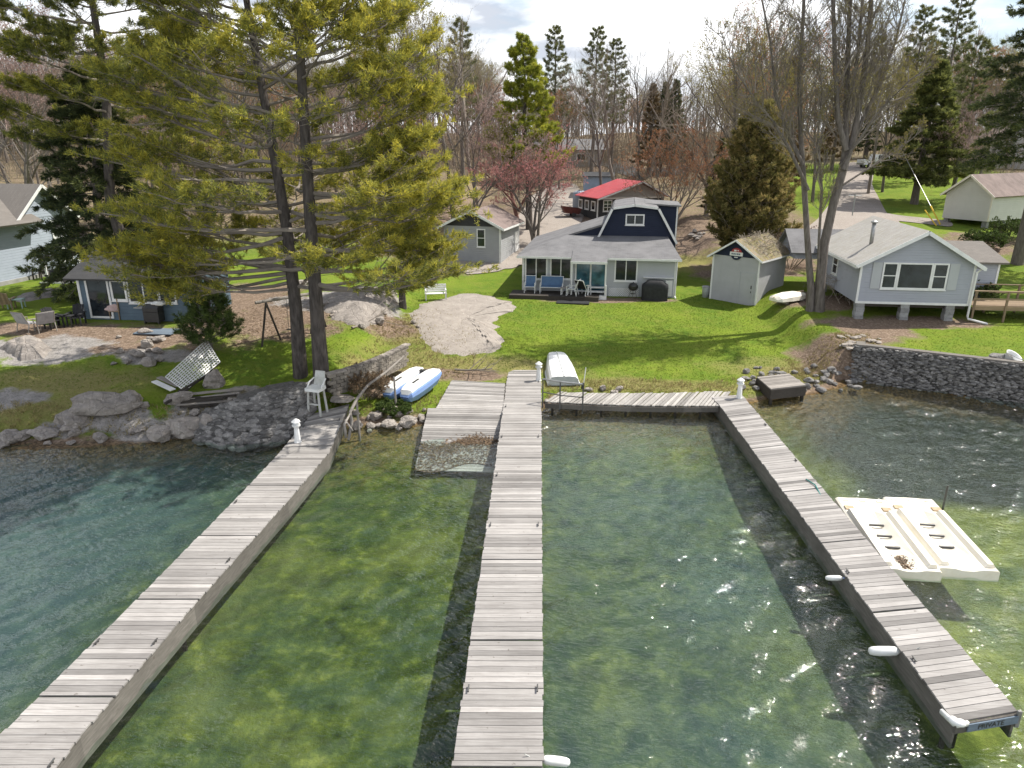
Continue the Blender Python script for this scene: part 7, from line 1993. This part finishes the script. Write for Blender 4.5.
# the big many stemmed tree between shed and right cabin
tb = at(816, 311)
def stemto(loc, a, b, Y):
    A_ = lean_top(*a, Y) - Vector(loc); B_ = lean_top(*b, Y) - Vector(loc); return A_, (B_ - A_), (B_ - A_).length
def bigtree():
    Y = tb.y; S = []
    loc = tuple(tb)
    t = thing('bare_tree', 'tall multi stemmed bare tree between garden shed and right cabin', 'tree', loc)
    rg = random.Random(77); ng = np.random.default_rng(77)
    tk = MB(); br = MB(); SA = []; SB = []; SR = []; BD = []
    def path(px, rr, dy=0.0):
        pts = [lean_top(x, y, Y + dy * i) - tb for i, (x, y) in enumerate(px)]
        tk.tube(pts, rr, 9, 0, 0.5, cap=False); return pts
    A_ = path([(809, 320), (811, 290), (808, 250), (805, 200), (801, 140), (799, 80), (803, 20), (806, -50), (808, -130)], [0.25, 0.19, 0.16, 0.145, 0.125, 0.105, 0.085, 0.065, 0.02], 0.05)
    B_ = path([(818, 322), (820, 285), (824, 245), (833, 205), (843, 170), (846, 145), (846, 110), (848, 60), (850, 0), (852, -60), (853, -130)], [0.33, 0.27, 0.24, 0.22, 0.21, 0.17, 0.14, 0.115, 0.095, 0.07, 0.02], 0.04)
    C_ = path([(843, 170), (853, 140), (862, 90), (868, 40), (872, -10), (876, -70), (880, -140)], [0.2, 0.16, 0.14, 0.12, 0.1, 0.07, 0.02], 0.15)
    D_ = path([(846, 150), (838, 120), (835, 60), (833, 0), (828, -60), (826, -120)], [0.16, 0.13, 0.11, 0.09, 0.06, 0.02], -0.12)
    E_ = path([(845, 160), (860, 125), (882, 80), (896, 40), (905, 0), (915, -40)], [0.12, 0.1, 0.08, 0.06, 0.04, 0.015], 0.25)
    G_ = path([(840, 165), (852, 150), (880, 110), (910, 80), (930, 66)], [0.1, 0.07, 0.05, 0.035, 0.012], -0.3)
    H_ = path([(803, 165), (788, 135), (776, 95), (770, 40), (760, -10), (750, -50)], [0.11, 0.09, 0.075, 0.06, 0.04, 0.015], 0.25)
    I_ = path([(808, 190), (790, 150), (772, 120), (755, 100), (735, 70), (720, 30)], [0.1, 0.08, 0.06, 0.045, 0.03, 0.01], -0.3)
    J_ = path([(818, 290), (819, 240), (822, 190), (818, 140), (822, 90), (818, 40)], [0.08, 0.07, 0.06, 0.05, 0.035, 0.012], -0.3)
    K_ = path([(846, 110), (856, 70), (861, 20), (866, -40), (866, -90)], [0.1, 0.085, 0.07, 0.05, 0.015], -0.2)
    N_ = path([(838, 188), (866, 170), (898, 150), (925, 128)], [0.06, 0.045, 0.03, 0.01], 0.3)
    for pts, n, L0, u0 in ((A_, 30, 3.4, 0.42), (B_, 30, 3.4, 0.46), (C_, 20, 3.0, 0.2), (D_, 18, 2.8, 0.2), (E_, 16, 2.4, 0.15), (G_, 11, 1.9, 0.25), (H_, 16, 2.6, 0.15), (I_, 16, 2.5, 0.2), (J_, 14, 1.9, 0.25), (K_, 14, 2.3, 0.2), (N_, 7, 1.4, 0.3)):
        n = int(n * 1.3)
        for j in range(n):
            u = u0 + (0.98 - u0) * (j + rg.random()) / n
            q_ = interp(pts, min(.999, u)); bs = (interp(pts, min(1, u + 0.06)) - interp(pts, max(0, u - 0.06))).normalized()
            a = RAD(rg.uniform(24, 52)); ph = rg.uniform(0, 6.28); x = bs.orthogonal().normalized(); y = bs.cross(x)
            nd = (bs * math.cos(a) + (x * math.cos(ph) + y * math.sin(ph)) * math.sin(a)).normalized()
            grow(rg, (br, br), SA, SB, SR, BD, q_, nd, L0 * (1.2 - 0.75 * u) * rg.uniform(0.6, 1.2), 0.035 * (1.2 - 0.7 * u), 1, 4, (0, 6, 4, 3), 34, 0.016, 0.45)
    tk.build('trunk', M['bark_grey'], t, smooth=True)
    sticks(br, SA, SB, np.array(SR) * 1.8, ng, 0)
    P = np.array([tuple(b[0]) for b in BD]); D = np.array([tuple(b[1]) for b in BD])
    tufts(br, P, D, 2, 0.045, 0.014, 0.8, ng, 1, np.full(len(P), 0.4), 0.25)
    br.build('crown', [M['twig'], M['bud_olive']], t)
bigtree()

# red maple behind the cottage, multi stemmed
rl = at(534, 246)
bare_tree('red budded maple beside the brown roofed cottage', tuple(rl), [((0, 0, 0), (-0.10, 0, 1), 6.0, 0.15), ((0.1, 0, 0), (0.22, 0.05, 1), 5.8, 0.14), ((0.0, 0.1, 0.6), (0.05, 0.12, 1), 6.6, 0.13), ((0, 0, 1.0), (-0.5, -0.1, 1), 4.8, 0.10), ((0, 0, 1.2), (0.75, 0, 1), 4.8, 0.10)], 81, 'bark_grey', 'twig_red', 'bud_red', (7, 5, 4, 4), 4, 42, 0.022, 0.3, 3, 0.085, 'maple_tree')
rl2 = at(519, 224)
bare_tree('second red budded maple behind the first, nearer the gravel yard', tuple(rl2), [((0, 0, 0), (-0.12, 0, 1), 7.5, 0.2), ((0, 0, 1.4), (0.4, 0, 1), 5.5, 0.13), ((0, 0, 1.2), (-0.6, 0, 1), 5.0, 0.12)], 83, 'bark_red', 'twig_red', 'bud_red', (8, 5, 4, 4), 4, 42, 0.022, 0.3, 3, 0.09, 'maple_tree')
# orange shrubby tree right of the gambrel house
ol = at(672, 226)
bare_tree('spreading orange budded shrub tree right of the navy gambrel', tuple(ol), [((0.15 * math.cos(a), 0.15 * math.sin(a), 0), (0.55 * math.cos(a), 0.5 * math.sin(a), 1), rg.uniform(5.5, 7.5), 0.1) for a in [i * 0.9 for i in range(7)]], 85, 'bark_pale', 'twig_tan', 'bud_orange', (8, 5, 4, 4), 4, 36, 0.02, 0.35, 2, 0.09, 'shrub_tree')
# bare tree right of it
bl = at(706, 216)
bare_tree('grey bare tree with wide forked limbs left of the cedar', tuple(bl), [((0, 0, 0), (0.0, 0, 1), 9.5, 0.24), ((0.05, 0, 2.2), (-0.55, 0.1, 1), 8.2, 0.15), ((0, 0, 2.8), (-0.95, -0.2, 0.75), 6.0, 0.11), ((0, 0, 3.4), (0.4, 0.1, 1), 7.0, 0.13)], 87, 'bark_pale', 'twig_tan', None, (9, 6, 4, 4), 4, 40, 0.022, 0.45)
# shrub behind the shed
bl = at(790, 268)
bare_tree('mauve twiggy bush pressed against the back of the garden shed', tuple(bl), [((0.3 * math.cos(a), 0.3 * math.sin(a), 0), (0.8 * math.cos(a), 0.8 * math.sin(a), 1), rg.uniform(1.5, 2.5), 0.03) for a in [i * 0.5 for i in range(13)]], 89, 'twig_tan', 'twig_tan', 'bud_pink', (7, 5, 4, 3), 3, 38, 0.012, 0.3, 3, 0.08, 'bush')
bl = at(368, 398)
bare_tree('dry brown bush between driftwood rail and pedal boat', tuple(bl), [((0.25 * math.cos(a), 0.25 * math.sin(a), 0), (0.9 * math.cos(a), 0.6 * math.sin(a), 1), rg.uniform(0.6, 1.1), 0.015) for a in [i * 0.45 for i in range(14)]], 91, 'twig_tan', 'twig_tan', 'leaf_dry', (7, 5, 4, 3), 3, 40, 0.008, 0.2, 4, 0.06, 'bush')
bl = at(396, 412)
bare_tree('grey green low bush on the bank right below the pedal boat', tuple(bl), [((0.3 * math.cos(a), 0.2 * math.sin(a), 0), (1.1 * math.cos(a), 0.8 * math.sin(a), 0.8), rg.uniform(0.25, 0.45), 0.010) for a in [i * 0.4 for i in range(16)]], 93, 'twig_tan', 'twig_tan', 'leaf_shrub', (6, 5, 4, 3), 3, 44, 0.008, 0.2, 5, 0.06, 'bush')
bl = at(980, 310)
bare_tree('ivy green bush climbing the corner of the tan deck', tuple(bl), [((0.25 * math.cos(a), 0.25 * math.sin(a), 0), (0.3 * math.cos(a), 0.3 * math.sin(a), 1), rg.uniform(0.9, 1.4), 0.012) for a in [i * 0.5 for i in range(13)]], 95, 'twig', 'twig', 'leaf_shrub', (6, 5, 4, 3), 3, 44, 0.008, 0.2, 6, 0.07, 'bush')
bl = at(838, 300)
bare_tree('tangled leafless brush against the left wall of the sided cabin', tuple(bl), [((rg.uniform(-0.6, 0.6), rg.uniform(-1.5, 1.5), 0), (rg.gauss(0, .5), rg.gauss(0, .5), 1), rg.uniform(1.2, 2.6), 0.02) for a in range(16)], 97, 'twig_tan', 'twig_tan', None, (6, 5, 4, 3), 3, 44, 0.010, 0.2, 2, 0.06, 'bush')
rg = random.Random(33)
for px, py, s in ((985, 248, 1.0), (1010, 240, 1.3)):
    p = at(px, py)
    bare_tree('sprouting green bush on the brushy ground below the white garage' if s < 1.2 else 'larger sprouting bush beside the right edge spruce trunk', tuple(p), [((0.3 * math.cos(a), 0.3 * math.sin(a), 0), (0.9 * math.cos(a), 0.9 * math.sin(a), 1), rg.uniform(0.7, 1.3) * s, 0.014) for a in [i * 0.45 for i in range(14)]], int(px), 'twig', 'twig', 'leaf_shrub', (6, 5, 4, 3), 3, 44, 0.008, 0.2, 5, 0.09, 'bush')

# woods: a handful of bare trees, copied
S1 = lambda h, r: [((0, 0, 0), (0.03, 0.02, 1), h, r)]
FK = lambda h, r: [((0, 0, 0), (-0.08, 0.02, 1), h, r), ((0, 0, h * 0.18), (0.3, 0.1, 1), h * 0.8, r * 0.7)]
protos = []
for i, (st, bark, twig, bud, nm) in enumerate(((S1(15, 0.24), 'bark_grey', 'twig', None, 'grey brown'), (FK(14, 0.22), 'bark_grey', 'twig_tan', 'bud_olive', 'olive budded'), (S1(16, 0.26), 'bark_pale', 'twig_tan', None, 'pale tan'), (FK(13, 0.2), 'bark_grey', 'twig_red', 'bud_pink', 'mauve budded'), (S1(13, 0.2), 'bark_grey', 'twig', 'bud_orange', 'rusty budded'))):
    protos.append((st, bark, twig, bud, nm, i))
PT = {}
def woods_tree(i, loc, rz, sc, label, group):
    if i not in PT:
        st, bark, twig, bud, nm, _ = protos[i]
        PT[i] = bare_tree(label, loc, st, 200 + i, bark, twig, bud, (11, 7, 5, 4), 4, 36, 0.03, 0.6, 2, 0.12, 'bare_tree', group, 1.0)
        PT[i].rotation_euler.z = rz; PT[i].scale = (sc,) * 3
        return PT[i]
    o = copy_tree(PT[i], loc, rz, sc, label); o['group'] = group; return o
rg = random.Random(12)
# individually placed ones that read in the photograph
for px, Y, i, sc, lab in ((452, 70, 0, 1.0, 'tall grey bare tree behind the yellow pine boughs'), (478, 76, 2, 0.95, 'pale forked bare tree above the brown cottage roof'), (470, 62, 3, 0.7, 'mauve bare tree close behind the grey cottage'),
                     (604, 80, 0, 0.74, 'bare grey tree left of the red roof with low forks'), (618, 84, 2, 0.8, 'pale bare tree right above the red roof'), (640, 98, 0, 0.8, 'dark trunked bare tree beside the far green verge'), (652, 97, 2, 0.78, 'twin of the dark trunked bare tree by the far green verge'),
                     (742, 66, 1, 0.9, 'olive budded tree close behind the cedar'), (770, 64, 4, 0.95, 'rusty budded tree right behind the cedar'), (730, 90, 0, 0.95, 'bare tree whose fine crown meets the clouds left of the big stems'), (760, 95, 2, 1.0, 'pale bare tree behind the rusty budded tree'),
                     (15, 62, 3, 1.1, 'mauve bare tree at the left edge over the brown roof'), (-25, 66, 3, 1.2, 'mauve bare tree just outside the left house chimney side'), (40, 70, 2, 0.95, 'pale bare tree between the left edge and the dark pine'), (8, 56, 0, 0.62, 'small grey bare tree rising just over the brown roof'),
                     (820, 78, 1, 0.8, 'olive budded tree seen between the big stems'), (890, 84, 1, 0.75, 'olive budded tree left of the wide far lawn spruce'), (960, 78, 3, 0.6, 'mauve bare tree against the white garage gable'), (985, 84, 0, 0.7, 'bare grey tree above the white garage roof'),
                     (420, 74, 1, 1.0, 'olive budded tree half hidden by the right twin pine'), (560, 92, 4, 0.7, 'rusty budded tree left of the tin shed')):
    woods_tree(i, gb(px, Y), rg.uniform(0, 6.28), sc * rg.uniform(0.95, 1.05), lab, 'bare trees behind the houses')
for k in range(190):
    Y = rg.uniform(100, 175); px = rg.uniform(-160, 1180)
    if 835 < px < 898 and Y < 128: continue
    i = rg.choice((0, 0, 1, 2, 2, 1, 4))
    woods_tree(i, gb(px, Y), rg.uniform(0, 6.28), rg.uniform(0.7, 1.0) * (1.0 if px < 480 or px > 740 else 0.72), 'leafless %s tree deep in the woods along the skyline' % protos[i][4], 'leafless %s trees in the far woods' % protos[i][4])
for k in range(30):
    Y = rg.uniform(62, 100); px = rg.uniform(-120, 440)
    i = rg.choice((0, 1, 2, 3, 4))
    woods_tree(i, gb(px, Y), rg.uniform(0, 6.28), rg.uniform(0.5, 0.85), 'leafless %s tree on the slope behind the twin pines' % protos[i][4], 'leafless %s trees behind the pines' % protos[i][4])
for k in range(16):
    Y = rg.uniform(112, 170); px = rg.choice((rg.uniform(-150, 470), rg.uniform(780, 1170)))
    if rg.random() < 0.5: o = copy_tree(tall_a, gb(px, Y), rg.uniform(0, 6.28), rg.uniform(0.7, 0.98), 'far pine mixed into the leafless woods'); o['group'] = 'far pines in the woods'
    else: o = copy_tree(sp_a, gb(px, Y), rg.uniform(0, 6.28), rg.uniform(0.7, 1.05), 'far dark spruce mixed into the leafless woods'); o['group'] = 'far spruces in the woods'

# brushy undergrowth mass at the foot of the woods
def undergrowth():
    ng = np.random.default_rng(5); rg = random.Random(55); mb = MB(); A = []; B = []; R = []
    for k in range(2600):
        Y = rg.uniform(92, 165); px = rg.uniform(-160, 1180)
        if 830 < px < 900 and Y < 118: continue
        x, y, z = gb(px, Y)
        for j in range(9):
            a = Vector((x + rg.gauss(0, 0.7), y + rg.gauss(0, 0.7), z)); h = rg.uniform(0.8, 4.6)
            A.append(a); B.append(a + Vector((rg.gauss(0, 0.5), rg.gauss(0, 0.5), h))); R.append(rg.uniform(0.012, 0.03))
    sticks(mb, A, B, np.array(R), ng, 0)
    P = np.array([tuple(b) for b in B]); tufts(mb, P, np.tile([[0, 0, 1.0]], (len(P), 1)), 3, 0.35, 0.03, 0.8, ng, 1, ng.uniform(0.1, 0.9, len(P)), 0.1)
    fw = MB(); A = []; B = []; R = []
    for k in range(2600):
        Y = rg.uniform(172, 225); px = rg.uniform(-200, 1220); x, y, z = gb(px, Y); h = rg.uniform(5, 12.5)
        a = Vector((x, y, z)); tp = a + Vector((rg.gauss(0, 0.5), rg.gauss(0, 0.5), h)); A.append(a); B.append(tp); R.append(rg.uniform(0.05, 0.12))
        for j in range(11):
            u = rg.uniform(0.25, 0.97); c = lerp(a, tp, u); A.append(c); B.append(c + Vector((rg.gauss(0, 1.1), rg.gauss(0, 0.8), rg.uniform(0.6, 2.2)))); R.append(0.03)
    sticks(fw, A, B, np.array(R), ng, 0)
    tag(fw.build('far_woods', [M['twig']]), 'grey leafless wood closing the view behind the houses', 'woods', kind='stuff')
    o = mb.build('undergrowth', [M['twig_tan'], M['leaf_dry']]); tag(o, 'brown leafless brush under the far trees', 'undergrowth', kind='stuff')
undergrowth()

# ------------------------------------------------------------------ grass and weeds that stand up
def blades(name, label, boxes, n, h, mat, seed, tests=None, lean=0.35, w=0.012):
    rg = random.Random(seed); ng = np.random.default_rng(seed); P = []; mb = MB()
    tot = sum((b[2] - b[0]) * (b[3] - b[1]) * b[4] for b in boxes)
    for x0, y0, x1, y1, wt in boxes:
        for i in range(int(n * (x1 - x0) * (y1 - y0) * wt / tot)):
            x, y = rg.uniform(x0, x1), rg.uniform(y0, y1)
            if tests and not tests(x, y, rg): continue
            z = height(x, y)
            if z < 0.12: continue
            P.append((x, y, z - 0.01))
    D = np.tile([[0.0, 0, 1.0]], (len(P), 1))
    tufts(mb, P, D, 6, h, w, lean, ng, 0, np.clip(ng.normal(0.5, 0.2, len(P)), 0, 1), 0.1)
    c = P[0]
    o = mb.build(name, M[mat]); tag(o, label, 'grass', kind='stuff')
def lawn_ok(x, y, rg):
    if mask(DIRT, x, y, 12) > 0.35 or mask(ROCK, x, y, 11) > 0.4: return False
    d = y - shore(x)
    return d > 0.5
blades('grass', 'short bright lawn grass', [(-8, 26, 15, 46, 1.0), (-24, 25, -8, 38, 0.7), (13, 31, 30, 40, 0.6)], 60000, 0.055, 'grass', 3, lawn_ok, 0.7, 0.008)
def bank_ok(x, y, rg):
    d = y - shore(x); return 0.35 < d < 2.4 + 1.2 * nz(x, y, 0.4, 9) and (x < 13.6) and not (-1.6 < x < 0.3)
blades('dry_grass', 'straggling dry grass along the bank', [(-24, 22, 13.6, 34, 1)], 16000, 0.20, 'grass_dry', 5, bank_ok, 0.6, 0.011)
def weed_ok(x, y, rg): return mask(DRY, x, y, 13) > 0.45 and y > 30
blades('dry_weeds', 'dry yellow weeds on the slope', [(12, 31, 18, 42, 1), (-12, 30, -3, 48, 0.6)], 7000, 0.16, 'grass_dry', 6, weed_ok, 0.7, 0.012)
# leaf litter under the pines
def litter():
    rg = random.Random(9); P = []; T = []
    for i in range(9000):
        x, y = rg.uniform(-16, -5), rg.uniform(30, 44)
        if mask(DIRT, x, y, 12) < 0.4: continue
        z = height(x, y) + 0.012; r = rg.uniform(0.03, 0.07); a = rg.uniform(0, 6.28); tl = rg.uniform(-0.5, 0.5)
        for k in range(4):
            b = a + k * math.pi / 2; rr = r * (1 if k % 2 else 0.5); P.append((x + rr * math.cos(b), y + rr * math.sin(b), z + abs(rr * tl)))
        T.append(rg.random())
    mb = MB(); mb.tris(P, len(T), T, 0, 4); tag(mb.build('leaf_litter', M['leaf_dry']), 'brown leaf litter under the pines', 'leaves', kind='stuff')
    for i, (a, b, lab) in enumerate((((330, 318), (402, 303), 'fallen pine bough lying across the pale outcrop'), ((352, 330), (398, 322), 'fallen branch with brown needles at the outcrop foot'), ((455, 372), (492, 376), 'short driftwood branch on the grass above the ramp'), ((838, 290), (862, 303), 'long bare branch fallen at the left cabin corner'))):
        A_, B_ = at(*a), at(*b); d = B_ - A_
        SA, SB, SR, BD = [], [], [], []; m = MB()
        grow(random.Random(300 + i), (m, m), SA, SB, SR, BD, A_ + Vector((0, 0, 0.12)), (d + Vector((0, 0, 0.12))).normalized(), d.length, 0.05, 0, 2, (9, 5, 0), 35, 0.012, 0.0)
        sticks(m, SA, SB, np.array(SR), np.random.default_rng(i), 0)
        tag(m.build('fallen_branch', M['twig'], None, loc=tuple(A_)), lab, 'branch')
litter()

# ------------------------------------------------------------------ camera and render settings
cam = bpy.data.cameras.new('camera'); cam.sensor_width = 36; cam.lens = 36 * FPX / 1024; cam.clip_end = 3000; cam.clip_start = 0.1
co = bpy.data.objects.new('camera', cam); COL.objects.link(co); co.location = (0, 0, CAMZ)
co.rotation_euler = Matrix((CR, CU, -CF)).transposed().to_euler()
SC.camera = co
SC.view_settings.view_transform = 'Standard'; SC.view_settings.look = 'None'; SC.view_settings.gamma = 1; SC.view_settings.exposure = 0.44
SC.view_settings.use_curve_mapping = False
SC.render.engine = 'CYCLES'
cy = SC.cycles
cy.max_bounces = 8; cy.diffuse_bounces = 3; cy.glossy_bounces = 3; cy.transmission_bounces = 4; cy.transparent_max_bounces = 12
cy.sample_clamp_indirect = 6; cy.use_denoising = True
try: cy.denoiser = 'OPENIMAGEDENOISE'; cy.denoising_input_passes = 'RGB_ALBEDO_NORMAL'
except Exception: pass
for o in list(bpy.data.objects):
    if '_wl' in o: del o['_wl']
